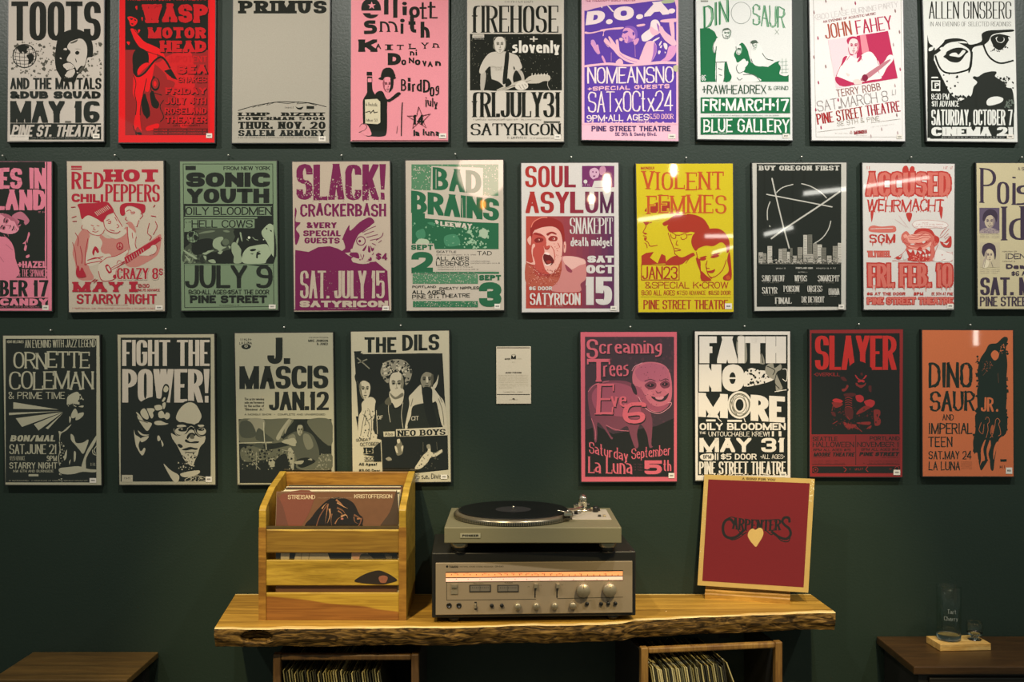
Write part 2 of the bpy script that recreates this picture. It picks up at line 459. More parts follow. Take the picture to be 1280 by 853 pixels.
def face(s, cx, cy, w, h, sk, dk, md, turn=0., rot=0., mouth='shut', jaw=1., shade=1):
    """a head seen from the front or half turned: w, h half sizes; turn -1..1"""
    c, d = math.cos(rot), math.sin(rot)
    def f(col, txt, sm=True, T=True):
        out = []
        for part in txt.split('|'):
            o = []
            for t in part.split():
                x, y = (float(v) for v in t.split(','))
                if T: x = x + turn * .34 * (1 - x * x)
                X, Y = x * w, y * h; o.append(f'{cx + X*c - Y*d:.2f},{cy + X*d + Y*c:.2f}')
            out.append(' '.join(o))
        s.P(col, '|'.join(out), sm)
    f(sk, '-.62,-.9 0,-1.02 .62,-.9 .95,-.35 .93,.1 .78,.52 .45,.88 0,1.02 -.45,.88 -.78,.52 -.93,.1 -.95,-.35', T=False)
    if shade:
        sg = 1 if turn <= 0 else -1
        f(md, ' '.join(f'{sg*float(t.split(",")[0])},{t.split(",")[1]}' for t in '.60,-.85 .95,-.35 .93,.1 .78,.52 .45,.88 .1,1.0 .3,.72 .58,.45 .52,.2 .62,-.05 .56,-.3 .66,-.6'.split()), T=False)
    f(md, '-.62,-.16 -.5,-.26 -.2,-.22 -.12,-.06 -.3,.04 -.55,.02|.62,-.16 .5,-.26 .2,-.22 .12,-.06 .3,.04 .55,.02')
    f(dk, '-.68,-.24 -.44,-.36 -.14,-.27 -.14,-.21 -.44,-.28|.68,-.24 .44,-.36 .14,-.27 .14,-.21 .44,-.28')
    f(dk, '-.54,-.08 -.38,-.15 -.2,-.08 -.36,-.02|.54,-.08 .38,-.15 .2,-.08 .36,-.02')
    f(md, '-.06,-.1 .02,-.1 .1,.2 .2,.3 .08,.36 -.02,.36 .02,.2'); f(dk, '-.16,.3 -.04,.35 -.1,.38|.16,.3 .04,.35 .1,.38')
    if mouth == 'shut': f(dk, '-.32,.58 -.1,.54 0,.57 .1,.54 .32,.58 .1,.63 -.1,.63'); f(md, '-.22,.66 0,.72 .22,.66 .1,.76 -.1,.76')
    elif mouth == 'smile': f(dk, '-.38,.5 -.1,.58 .1,.58 .38,.5 .2,.7 0,.76 -.2,.7'); f(sk, '-.26,.57 0,.61 .26,.57 .1,.66 -.1,.66')
    f(md, '-.16,.86 0,.83 .16,.86 0,.9')
Art.F = face
def grow(p, e):
    c = Vector((sum(a for a, b in p)/len(p), sum(b for a, b in p)/len(p))); n = len(p); out = []
    ar = sum(p[i-1][0]*p[i][1]-p[i][0]*p[i-1][1] for i in range(n)); sg = 1 if ar > 0 else -1
    for i in range(n):
        a, b, d = Vector(p[i-1]), Vector(p[i]), Vector(p[(i+1) % n])
        d1 = (b-a); d2 = (d-b)
        if d1.length < 1e-6 or d2.length < 1e-6: out.append(tuple(b)); continue
        d1.normalize(); d2.normalize()
        n1 = Vector((d1.y, -d1.x))*sg; n2 = Vector((d2.y, -d2.x))*sg; m = n1 + n2
        if m.length < .2: m = n1
        m.normalize(); out.append(tuple(b + m * e / max(.5, m.dot(n1))))
    return out
def catmull(P, closed, k=4):
    n = len(P); out = []
    for i in range(n if closed else n - 1):
        p0 = P[i-1] if closed or i else P[0]; p1 = P[i]; p2 = P[(i+1) % n]; p3 = P[(i+2) % n] if closed or i+2 < n else P[-1]
        for j in range(k):
            t = j / k
            out.append(tuple(.5*((2*p1[c]) + (-p0[c]+p2[c])*t + (2*p0[c]-5*p1[c]+4*p2[c]-p3[c])*t*t + (-p0[c]+3*p1[c]-3*p2[c]+p3[c])*t**3) for c in (0, 1)))
    if not closed: out.append(P[-1])
    return out

BOARD_T = .016      # thickness of a mounted poster
def poster(q, paper, label, draw, o, k, tagpos=None, edge='#1d201c', lip=2.2, cat='poster'):
    """q: TL TR BR BL corners of the sheet on the wall in px of the photograph"""
    sc = (D0 - BOARD_T) / F
    cx, cy = sum(p[0] for p in q)/4, sum(p[1] for p in q)/4
    root = empty('concert_poster', ((cx-640)*sc, 0, HC-(cy-426.5)*sc), label=label, cat=cat, group='concert posters hung on the wall')
    def Wp(x, y, yy): return ((x-640)*sc, yy, HC-(y-426.5)*sc)
    inv = Matrix.Translation(root.location).inverted()
    def fin(mb, name, **kw):
        mb.v = [tuple(inv @ Vector(v)) for v in mb.v]
        return mb.build(name, root, **kw)
    def ring(e):
        sg = ((-1,-1),(1,-1),(1,1),(-1,1))
        return [(p[0]+a*e, p[1]+b*e) for p, (a, b) in zip(q, sg)]
    b = MB(); r = ring(lip * .55); bm_ = plain('board_black', edge, .45)
    b.add([Wp(x, y, -.001) for x, y in r] + [Wp(x, y, -BOARD_T) for x, y in r],
          [(0,1,2,3),(7,6,5,4),(0,4,5,1),(1,5,6,2),(2,6,7,3),(3,7,4,0)], bm_)
    fixnormals(fin(b, 'backing_board'))
    a = Art(o[0], o[1], k, BOARD_T)
    s_ = MB(); s_.add([Wp(x, y, -BOARD_T - .0002) for x, y in q], [(3, 2, 1, 0)], ink(paper))
    fin(s_, 'paper_sheet'); a.l = .0003
    a.lim = (max(q[0][0], q[3][0]) + .15, min(q[1][0], q[2][0]) - .15, max(q[0][1], q[1][1]) + .15, min(q[2][1], q[3][1]) - .15)
    draw(a)
    if a.ill.v: fin(a.ill, 'illustration', label='printed picture')
    if a.txt.v: fin(a.txt, 'lettering', label='printed lettering')
    if tagpos:
        t = MB(); x0, y0, x1, y1 = tagpos; l = a.lay() + .0004
        t.add([a.W(x0,y1,l), a.W(x1,y1,l), a.W(x1,y0,l), a.W(x0,y0,l)], [(0,1,2,3)], ink('#d8d2c4', False))
        l += .0001; h = (y1-y0)
        for i in range(4):
            xx = x0 + (x1-x0)*(.22 + .15*i)
            t.add([a.W(xx,y0+h*.65,l), a.W(xx+(x1-x0)*.1,y0+h*.65,l), a.W(xx+(x1-x0)*.1,y0+h*.35,l), a.W(xx,y0+h*.35,l)], [(0,1,2,3)], ink('#4a4a48', False))
        fin(t, 'price_tag', label='small white price sticker')
    return root
# ---------------------------------------------------------------- posters, upper row
K = '#15180f'   # black ink
def p_globe(a):
    P='#bcb3a7'
    a.R(K, 45, -52, 330, -2); a.R(P, 70, -45, 160, -8)
    a.R(K, 70, 18, 118, 34)
    a.T(K, 'TOOTS', 64, 8, 502, 220, k=.36, kh=.30, gap=.12)
    a.R(P, 60, 232, 572, 432)
    a.N('#5f5b50', 62, 238, 568, 430, 230, 3, 8, 5)
    a.N('#4a483e', 62, 238, 568, 430, 36, 8, 15, 8)
    a.E(K, 138, 315, 68); a.E(P, 138, 315, 62)
    a.P(K, '95,262 130,252 165,262 150,280 158,292 140,300 128,290 120,300 104,285', True)
    a.P(K, '150,312 178,300 190,320 178,352 160,360 160,335', True)
    for d in (-42, -22, 0, 22, 42): a.L(K, 2.6, f'{138+d},{315-math.sqrt(62*62-d*d):.0f} {138+d*1.25},315 {138+d},{315+math.sqrt(62*62-d*d):.0f}')
    for d in (-40, -20, 0, 20, 40): a.L(K, 2.6, f'{138-math.sqrt(62*62-d*d):.0f},{315+d} 138,{315+d+6} {138+math.sqrt(62*62-d*d):.0f},{315+d}')
    a.t = (.4215, 269.6, 134.8)
    a.P(K, '150,150 225,105 310,75 400,72 480,105 540,150 580,220 600,300 600,400 590,440 530,450 505,520 490,580 450,640 400,680 380,715 350,765 270,775 205,765 175,720 140,660 110,600 95,500 100,380 115,260')
    a.P(P, '258,300 290,245 350,215 385,205 420,195 460,205 495,240 520,300 524,380 515,450 500,520 480,560 440,560 410,590 385,620 372,590 340,545 300,512 262,498 252,470 275,420 300,385 292,355 268,335')
    a.P(K, '362,385 380,362 405,362 420,385 405,408 378,410|360,455 372,470 385,505 375,510|372,330 440,335 372,336'); a.P('#4a473e', '300,250 380,215 400,205 380,240 320,262|430,600 460,570 490,560 470,610 440,640 410,655')
    a.P(P, '205,335 240,320 258,340 235,352|158,452 178,450 182,468 165,468|202,545 240,525 290,520 330,545 355,575 330,598 290,608 255,618 235,595 215,580'); a.P(P, '255,640 300,612 350,600 360,640 345,680 310,712 270,712 225,690 240,668|385,640 410,650 392,660')
    a.L(K, 6, '262,618 320,604 352,585'); a.P(P, '520,470 545,448 580,445 575,500 545,528 515,520'); a.P(K, '535,480 552,500 530,510'); a.N(P, 220, 690, 330, 720, 14, 3, 7); a.N(K, 235, 560, 345, 600, 8, 2, 4)
    a.t = None
    a.R(P, 54, 492, 570, 505)
    a.T(K, 'AND THE MAYTALS', 58, 438, 512, 64, k=.33, gap=.1)
    a.T(K, '&DUB SQUAD', 58, 513, 508, 42, k=.36, kh=.26, gap=.08)
    a.T(K, 'MAY 16', 58, 568, 502, 122, k=.36, kh=.25, gap=.07)
    a.R(K, 58, 693, 568, 784)
    a.T(P, 'PINE ST. THEATRE', 62, 702, 496, 66, k=.34, slant=.22, gap=.08)
    a.R('#5c584e', 366, 680, 400, 690); a.tiny(P, 170, 773, 330, 5); a.R('#cfc7bb', 55, 758, 162, 792); a.tiny(K, 64, 766, 90, 5)
def p_devil(a):
    R_='#d81216'; M='#8e1d1c'
    a.R(K, 74, -60, 540, 300); a.R(M, 74, 280, 548, 760); a.R('#c01a1c', 540, -60, 549, 760)
    a.tiny(R_, 90, -8, 440, 12)
    a.t = (.938, 44.9, 0)
    a.P('#c01a1c', '208,380 240,370 300,330 430,320 440,700 360,760 350,600 300,560 280,460 250,420'); a.P(M, '215,395 245,420 270,470 300,480 330,500 300,560 262,600 250,700 240,735 160,760 130,760 130,560 180,540 195,470')
    a.P(R_, '168,318 215,318 222,345 208,385 200,430 190,480 178,530 168,550 150,540 160,480 176,400')
    a.P(K, '130,590 150,560 160,590 175,640 180,690 160,705 135,670|180,560 200,545 215,590 235,620 225,650 195,640 185,610|205,455 222,490 220,500 208,490|150,690 172,700 160,712')
    a.E(K, 212, 505, 27, 40); a.E(M, 212, 500, 20, 32); a.E(R_, 210, 502, 9, 17); a.L(K, 5, '205,455 185,500 190,550 215,560 250,570|262,600 240,640 262,700 240,730')
    a.P(R_, '45,105 62,98 90,108 104,120 100,142 80,158 62,150 56,128'); a.P(K, '58,112 78,110 72,120|84,116 98,120 92,126|66,140 82,142 74,148')
    a.P(R_, '92,42 104,35 102,60|108,180 122,178 112,198|40,250 60,252 52,270|128,108 136,104 134,128')
    a.P(R_, '62,178 82,172 100,186 120,220 150,252 196,272 246,300 270,345 244,332 200,315 160,306 118,282 88,240')
    a.P(K, '110,286 150,300 172,330 168,385 140,405 100,450 85,430 75,370 80,320'); a.P(R_, '104,430 118,400 150,378 172,378 168,395 140,420 112,448')
    a.P(R_, '84,448 120,455 150,440 176,400 180,420 156,500 140,560 128,610 120,690 126,760 130,790 106,760 92,780 84,740 92,690 100,620 78,560 80,500')
    a.L(K, 4, '82,450 96,500 88,560 100,620 94,690|160,470 140,560 124,640 120,690'); a.L(K, 11, '84,370 84,430 108,458 150,435 200,372 242,342 275,365 300,410'); a.P(K, '264,425 305,412 298,400 345,480 312,468', False)
    a.P(K, '78,745 92,790 122,792 132,806 110,806 84,780|96,780 100,810 92,800'); a.L(K, 3, '62,178 88,244 118,286 160,308 244,336|82,172 120,220 150,250 196,270')
    a.P(R_, '160,760 228,740 228,768 165,785')
    a.t = None
    r2 = '#b8161a'
    a.T('#10120c', 'WASP', 178, 28, 366, 104, k=.4, wob=3, jit=.03); a.T(r2, 'WASP', 172, 22, 366, 104, k=.38, wob=3, serif=.05, st=.6, jit=.03)
    a.T('#10120c', 'MOTOR', 208, 160, 324, 62, k=.4, wob=2); a.T(r2, 'MOTOR', 204, 154, 322, 62, k=.36, wob=2, serif=.05)
    a.T('#10120c', 'HEAD', 274, 234, 262, 64, k=.4, wob=2); a.T(r2, 'HEAD', 270, 229, 260, 64, k=.36, wob=2, serif=.05)
    a.T(r2, 'IMPOTENT', 320, 314, 215, 36, k=.25, wob=1)
    a.T('#10120c', 'SEA', 366, 368, 176, 52, k=.36, wob=2); a.T(r2, 'SEA', 362, 363, 172, 52, k=.33, wob=2)
    a.T(K, 'SNAKES', 374, 436, 162, 32, k=.22, wob=1); a.T(r2, 'SNAKES', 371, 432, 162, 32, k=.2, wob=1)
    for t, x, y, w_, h in (('FRIDAY',300,492,230,38),('JULY 4TH',300,548,230,38),('ROSELAND',296,605,236,36),('THEATER',300,655,232,36)):
        a.T('#10120c', t, x+3, y+4, w_, h, k=.34, wob=1.5); a.T(r2, t, x, y, w_, h, k=.28, wob=1.5)
    a.tiny(K, 345, 700, 150, 10); a.R('#5b1814', 234, 722, 538, 756); a.tiny(R_, 240, 728, 290, 8); a.tiny(R_, 240, 744, 290, 8)
def p_slab(a):
    # the cartoon figure of the sheet is left out
    a.T(K, 'PRIMUS', 88, 4, 488, 72, k=.36, kh=.24, serif=.13, st=.9, gap=.34)
    a.L(K, 4, '78,622 160,598 240,582 320,572 400,574 480,578 575,600')
    a.L(K, 3, '160,604 200,588 190,600 250,578 240,592 290,574 360,582 420,572 410,584 470,578 520,592', False)
    a.tiny(K, 342, 600, 45, 10); a.P(K, '402,598 418,606 446,600 432,616 412,612'); a.R(K, 464, 596, 506, 612); a.tiny(K, 464, 616, 42, 3)
    a.T(K, 'LIMP  BIZKIT', 82, 632, 486, 20, k=.36, kh=.1, serif=.14, st=1, gap=.36)
    a.T(K, 'POWERMAN 5000', 82, 657, 486, 18, k=.36, kh=.1, serif=.12, st=1, gap=.34)
    a.T(K, 'THUR. NOV. 20', 80, 684, 490, 40, k=.36, kh=.18, serif=.10, st=.9, gap=.28)
    a.T(K, 'SALEM ARMORY', 80, 731, 488, 34, k=.36, kh=.16, serif=.10, st=.9, gap=.28)
    a.tiny(K, 78, 770, 440, 6)
def p_bottle(a):
    P='#df8c95'
    a.E(K, 152, 46, 55, 58); a.R(P, 100, 60, 212, 74); a.R(K, 100, 46, 208, 60); a.R(P, 150, 66, 215, 82)
    a.P(P, '155,8 161,24 178,24 165,34 170,50 156,41 142,50 146,34 133,25 150,24', False)
    a.R(K, 225, -10, 250, 82); a.R(K, 276, -14, 300, 100); a.P(K, '328,36 354,36 352,86 330,86', False); a.E(K, 340, 20, 13, 10)
    a.T(K, 'o', 366, 8, 66, 92, k=.24); a.R(K, 436, 14, 448, 108); a.R(K, 424, 40, 464, 50); a.R(K, 480, 10, 494, 104); a.R(K, 470, 34, 514, 44); a.R(K, 490, 96, 526, 104); a.R(K,444,98,468,106)
    a.T(K, 's', 112, 80, 80, 112, k=.24, kh=.2); a.T(K, 'm', 202, 90, 98, 90, k=.15, serif=.05); a.R(K, 318, 132, 334, 190); a.E(K, 328, 116, 13, 11)
    a.T(K, 't', 362, 92, 56, 92, k=.26); a.T(K, 'h', 430, 122, 56, 90, k=.3)
    a.T(K, 'K', 82, 222, 104, 70, k=.32, kh=.2, serif=.02); a.T(K, 'A', 178, 246, 30, 30, k=.2)
    for c, x, y, w_, h in (('I',236,250,34,32),('T',296,252,40,28),('L',366,246,38,30),('Y',436,240,36,34),('n',500,232,36,36)): a.T(K, c, x, y, w_, h, k=.17 if c!='I' else .2, serif=.12)
    a.T(K, 'ni', 370, 278, 42, 34, k=.24)
    a.T(K, 'D', 246, 298, 74, 68, k=.34)
    for c, x, y, w_, h in (('o',322,322,30,44),('N',364,324,30,32),('o',398,322,34,44),('v',440,326,26,46),('A',470,346,28,30),('n',512,334,36,36)): a.T(K, c, x, y, w_, h, k=.26)
    # bottle and man in a bowler hat
    a.R(K, 128, 404, 158, 425); a.R(K, 130, 430, 158, 520); a.R(P, 134, 440, 156, 462)
    a.P(K, '134,470 156,470 162,510 190,548 238,560 242,620 240,740 220,766 160,766 120,760 108,700 106,600 108,560 130,520')
    a.P(K, '212,438 214,402 226,386 250,380 270,387 282,408 284,436'); a.E(K, 243, 440, 50, 11, -.05)
    a.F(244, 476, 27, 42, P, K, '#8f4a55', turn=.3); a.P(K, '262,440 278,446 274,496 252,520 262,480')
    a.P(K, '175,530 215,512 245,560 300,520 318,530 260,572 238,580 234,700 230,740 190,740 180,600')
    a.P('#c9bfa0', '118,560 186,556 204,572 204,690 190,698 120,694', False)
    a.T(K, 'la Bouteille', 122, 576, 66, 20, k=.2, dy=4); a.L(K, 5, '122,632 145,626 150,636 165,620 170,634 190,630', False); a.T(K, 'Minor 53', 128, 668, 60, 16, k=.2)
    a.P(P, '88,710 104,696 132,704 152,742 150,762 108,756'); a.L(K, 3, '88,712 104,696 128,708 118,730 84,744')
    a.L(K, 6, '328,576 324,650 322,764'); a.L(K, 2.5, '300,710 296,750|238,600 238,740')
    for c, x, y, w_, h in (('B',320,445,30,66),('i',358,442,16,68),('r',382,448,26,68),('d',408,448,32,66),('D',444,448,40,72),('o',482,462,28,80),('g',514,462,22,60)): a.T(K, c, x, y, w_, h, k=.26 if c!='i' else .7)
    a.T(K, 'july', 456, 540, 72, 50, k=.24, dy=18)
    a.L('#5a2a2e', 4, '420,600 440,652 486,640 444,682 462,718 418,690 386,722 394,676 356,652 408,652 420,600', False)
    a.T(K, '14', 388, 646, 62, 54, k=.3); a.T(K, 'la', 390, 730, 36, 34, k=.3); a.T(K, 'luna', 442, 724, 100, 36, k=.24, dy=6)
    a.R('#6d3a3c', 46, 788, 584, 791)
def p_guitar(a):
    P='#c3bbac'
    a.tiny('#6a665a', 230, 4, 175, 12)
    a.R(K, 56, 190, 572, 508)
    a.T(K, 'fIREHOSE', 66, 32, 486, 152, k=.26, kh=.10, serif=.09, st=.6, gap=.22, out=P, ow=7)
    a.N('#8f8b7a', 60, 205, 568, 500, 220, .8, 2.4, 9)
    a.R(P, 70, 194, 136, 212); a.tiny(P, 70, 216, 66, 6); a.L(K, 2, '74,203 132,203')
    G1='#a9a294'; G2='#bbb3a4'; G3='#6d6a5c'
    a.P(G1, '118,405 146,412 134,505 116,505'); a.P(G1, '300,395 345,398 362,445 340,470')
    a.P(G2, '164,300 220,290 262,292 320,312 340,350 348,382 318,396 300,372 306,440 290,475 240,500 190,466 175,430 168,372 128,414 108,404 124,352')
    a.P(K, '150,505 168,450 200,452 230,470 252,505', True); a.P(K, '318,396 345,440 330,465 300,460 300,420')
    a.P('#918c7d', '190,215 222,204 252,214 258,255 246,288 226,300 204,292 192,262'); a.P(K, '188,228 205,205 235,200 254,216 240,212 212,216|212,246 224,244 222,250|236,244 248,244 244,250|216,276 238,276 228,281')
    a.F(223, 252, 31, 45, '#c8c0b1', '#3a3a30', '#8a8474', turn=.15, shade=0)
    a.P(G3, '186,250 193,252 192,275 186,268'); a.P(K, '256,296 276,300 268,400 262,460 240,470 244,400 250,350')
    a.tiny('#7a7566', 172, 372, 66, 10, dy=4); a.tiny('#8a8576', 200, 388, 40, 8)
    a.P('#b5ad9c', '205,505 330,455 380,450 380,470 300,490 262,505'); a.P('#b5ad9c', '365,452 400,425 470,418 500,424 508,440 498,455 470,456 440,468 370,468')
    a.L(K, 1.5, '220,502 380,460|235,505 400,450')
    for i in range(6): a.L('#d8d0c0', 3, f'{404+i*17},426 {406+i*17},412')
    a.P('#cbc3b3', '318,470 350,455 378,470 382,490 360,505 326,505 310,490'); a.L(K, 2, '330,478 345,500|348,474 362,498|362,472 376,488')
    a.L(G1, 3, '494,456 492,480 506,508'); a.P(K, '168,470 190,462 200,480 186,505 160,505|255,475 270,440 290,470 260,490')
    a.T(P, '+', 392, 198, 44, 44, k=.16); a.T('#d8d2c4', 'slovenly', 294, 228, 268, 70, k=.3, kh=.24, gap=.14)
    a.T(K, 'fRI.JULY31', 66, 518, 500, 140, k=.3, kh=.09, serif=.08, st=.6, gap=.12)
    a.tiny('#6a665a', 76, 668, 380, 8); a.R('#3a3c32', 470, 682, 562, 690)
    a.T(K, 'SATYRICON', 60, 694, 506, 66, k=.2, kh=.07, serif=.06, st=.8, gap=.16)
    a.tiny('#57544a', 266, 768, 112, 12); a.tiny('#6a665a', 395, 774, 130, 6)
def p_purple(a):
    V='#5a3b9c'; P='#e9b3c2'; W='#ecd6d6'
    a.R(V, 56, 60, 572, 690); a.P(P, '40,-60 590,-60 590,-6 540,-4 400,12 300,18 200,22 120,42 56,58 40,60', False)
    a.P(V, '56,66 110,48 200,28 320,22 420,8 560,-6 572,40 572,130 56,180', False)
    a.T('#9c3a60', 'THE COMMUNITY WORLD THEATER', 62, 2, 280, 9, k=.22, dy=-4)
    a.T(W, 'D', 62, 66, 104, 76, k=.36, kh=.26, dy=-12, slant=.14); a.E(W, 196, 122, 19, 14, -.2); a.T(W, 'O', 220, 40, 114, 78, k=.32, kh=.26, dy=-8); a.E(W, 366, 94, 20, 14, -.2); a.T(W, 'A', 392, 16, 140, 78, k=.3, kh=.2, dy=-14, slant=.1); a.E(W, 546, 62, 20, 14, -.2)
    a.P('#a9b08c', '490,6 530,-4 560,0 556,14 500,20')
    a.P(P, '60,178 90,182 140,172 160,164 270,152 262,164 175,172 165,200 158,200 160,176 100,188 62,190|352,140 392,134 394,144 356,150|490,112 574,104 574,122 494,126')
    a.P('#c98fc4', '92,232 110,225 128,262 142,290 132,306 108,276')
    a.t = (.5006, 31.5, 0); M = '#d795bd'; m3 = '#a06ab6'
    a.P('#8357ae', '505,300 560,290 615,308 640,350 645,400 630,440 600,400 560,340 520,330'); a.P(M, '482,345 505,315 560,318 600,350 620,400 612,440 598,462 560,470 528,486 498,472 500,455 484,445 490,430 466,408 478,380')
    a.P(V, '478,360 520,345 540,355 500,378|505,420 520,425 510,436|590,360 610,372 605,400 592,392'); a.P(m3, '540,400 570,430 600,440 570,470 530,484 540,450'); a.P(P, '440,430 470,425 482,440 470,462 445,455'); a.P(M, '600,462 640,430 662,440 640,490 610,505')
    a.P(P, '275,435 292,428 330,470 345,490 318,418 336,412 380,470 405,500 400,455 428,448 440,540 460,590 560,640 660,672 690,680 760,690 720,720 620,718 520,690 430,630 370,560 320,515 270,470|275,480 295,500 325,530 310,525')
    a.P(P, '668,680 690,600 735,490 770,462 830,468 860,530 850,610 800,690 740,705'); a.P(m3, '830,480 858,530 850,600 800,690 820,600'); a.L(m3, 5, '440,600 520,660 640,700')
    a.P(W, '692,440 690,400 730,360 780,320 800,240 850,220 888,250 905,320 895,370 840,400 790,440 740,465 705,462'); a.P(P, '780,320 800,300 840,330 895,365 840,400 800,380'); a.P(m3, '860,260 890,300 890,360 870,320')
    a.P(P, '888,300 920,300 960,360 1060,440 1078,500 1040,515 960,460 915,400 895,360'); a.P(P, '1000,240 1050,235 1060,440 1030,430'); a.P(M, '1000,520 1076,520 1070,600 1000,680 900,692 950,650 975,600')
    a.P(W, '818,455 880,420 890,430 825,470|885,500 910,460 915,475 895,515|935,490 960,485 980,510 975,555 950,545|880,570 905,575 890,610 875,600|895,530 920,505 912,540|950,580 965,590 952,600'); a.P(M, '120,490 145,468 160,520 200,500 215,560 225,600 205,600 160,555|240,640 255,625 280,670 290,710 268,700')
    a.P(P, '400,700 440,660 475,680 480,720 430,722'); a.L(M, 4, '350,590 350,690|615,500 620,640'); a.P(W, '305,65 330,75 378,130 360,130|240,60 252,80 240,90')
    a.t = None
    a.P(P, '62,366 130,358 200,352 300,362 420,350 480,344 572,348 572,360 480,360 300,374 180,366 62,378')
    a.T(W, 'NOMEANSNO', 72, 378, 486, 92, k=.17, kh=.14, wob=2, jit=.02, dy=-4, gap=.1)
    a.T(P, '+SPECIAL GUESTS', 74, 488, 460, 24, k=.22, wob=1.4, dy=-16, gap=.3)
    a.T(W, 'SATxOCtx24', 76, 516, 478, 116, k=.17, kh=.14, wob=2.4, dy=-8, gap=.12)
    a.T(W, '9PM*ALL AGES', 68, 648, 350, 36, k=.2, wob=1.5, dy=-8); a.T(P, '6.50 DOOR', 420, 640, 136, 30, k=.22, wob=1); a.tiny(P, 352, 676, 78, 10)
    a.R(P, 44, 692, 584, 700); a.N(P, 56, 686, 570, 694, 40, 3, 6)
    a.T('#3f2c5c', 'PINE STREET THEATRE', 96, 708, 444, 30, k=.27, gap=.2); a.T('#4a3568', 'SE 9th & Sandy Blvd.', 228, 744, 234, 19, k=.24, gap=.2)
    a.P('#b9b58c', '556,372 584,368 580,402 560,398')
def p_green(a):
    Gn='#16663c'; g='#6f9c78'; P='#d6d6cf'
    a.R('#8a8a80', 62, 2, 104, 12)
    a.T(g, 'DIN', 76, 34, 142, 130, k=.22, wob=4, dy=-44, jit=.03); a.T(g, 'SAUR', 352, 24, 182, 120, k=.2, wob=4, dy=14, jit=.04)
    a.T(Gn, 'DIN', 80, 38, 142, 126, k=.1, wob=4, dy=-44, jit=.03); a.T('#3b7552', 'SAUR', 356, 26, 182, 116, k=.08, wob=4, dy=14, jit=.04)
    a.E('#7d867c', 289, 73, 57, 62); a.E(P, 289, 73, 54, 59); a.T('#85907f', 'x', 478, 150, 24, 44, k=.1)
    a.P(Gn, '58,160 110,158 140,178 152,205 165,215 250,300 300,250 330,300 345,350 400,372 440,376 480,350 556,325 556,460 62,460', False)
    W='#dcdcd4'
    a.P(W, '162,210 210,200 246,216 262,260 280,240 300,250 290,300 330,350 300,400 350,420 400,455 240,460 215,440 210,360 190,460 148,460 146,350 152,260 142,300 130,280 132,250 148,222')
    a.P(Gn, '250,300 290,240 320,270 332,310 322,345 305,330 270,352 258,330'); a.P(W, '262,262 286,256 292,288 280,310 262,300|268,380 290,360 312,376 304,400 280,410')
    a.P(Gn, '196,360 208,350 222,400 236,430 226,455 196,455|392,380 440,376 440,400 400,430 370,400')
    a.P(W, '352,250 385,240 420,300 432,350 410,372 370,368 345,330|352,240 372,230 384,250 362,268')
    a.F(208, 190, 23, 32, W, '#4a5a4c', '#a9b8a8', mouth='smile'); a.F(277, 284, 17, 26, W, Gn, '#8cb098'); a.F(362, 258, 17, 24, W, '#4a5a4c', '#a9b8a8')
    for pts in ('184,185 190,165 215,160 232,176 228,200','196,182 202,186 210,182','214,186 224,184','198,200 212,206 222,200','185,190 190,210 205,218 222,210 230,195','148,222 132,260 142,300 150,260','145,350 210,348','160,385 182,392|164,420 182,424','342,240 350,230 372,228 384,244','352,244 358,262 372,268','260,262 264,290 276,312 290,300','345,330 352,350','408,300 432,330 470,340','150,352 150,460|210,360 190,460','270,362 262,384 276,410 302,402','300,420 360,420 396,455','266,436 280,450 296,440'): a.L('#4a5a4c', 3, pts)
    a.P('#4a5a4c', '342,236 362,226 384,240 370,242 352,248|184,176 196,162 216,158 232,172 220,168 200,170|268,270 288,272 278,278')
    a.P(P, '500,350 556,320 556,420 505,418 512,380'); a.L(Gn, 2, '505,350 550,345|508,370 552,366|504,392 556,388|510,410 552,408|520,330 520,415|540,330 540,412')
    a.T(P, '86', 66, 422, 24, 32, k=.3)
    a.T('#33503c', '+RAWHEADREX', 70, 478, 360, 50, k=.17, wob=2, jit=.02); a.T('#4c6a54', '& GRIND', 442, 484, 112, 22, k=.15, wob=1)
    a.R(Gn, 62, 548, 564, 636); a.T('#e2e2da', 'FRI*MARCH*17', 70, 556, 486, 68, k=.25, wob=3, jit=.03)
    a.tiny('#6a7a6c', 122, 646, 380, 7); a.R(Gn, 62, 660, 564, 756); a.T('#e2e2da', 'BLUE GALLERY', 76, 670, 484, 74, k=.22, wob=3, jit=.03); a.tiny('#e2e2da', 122, 744, 84, 7)
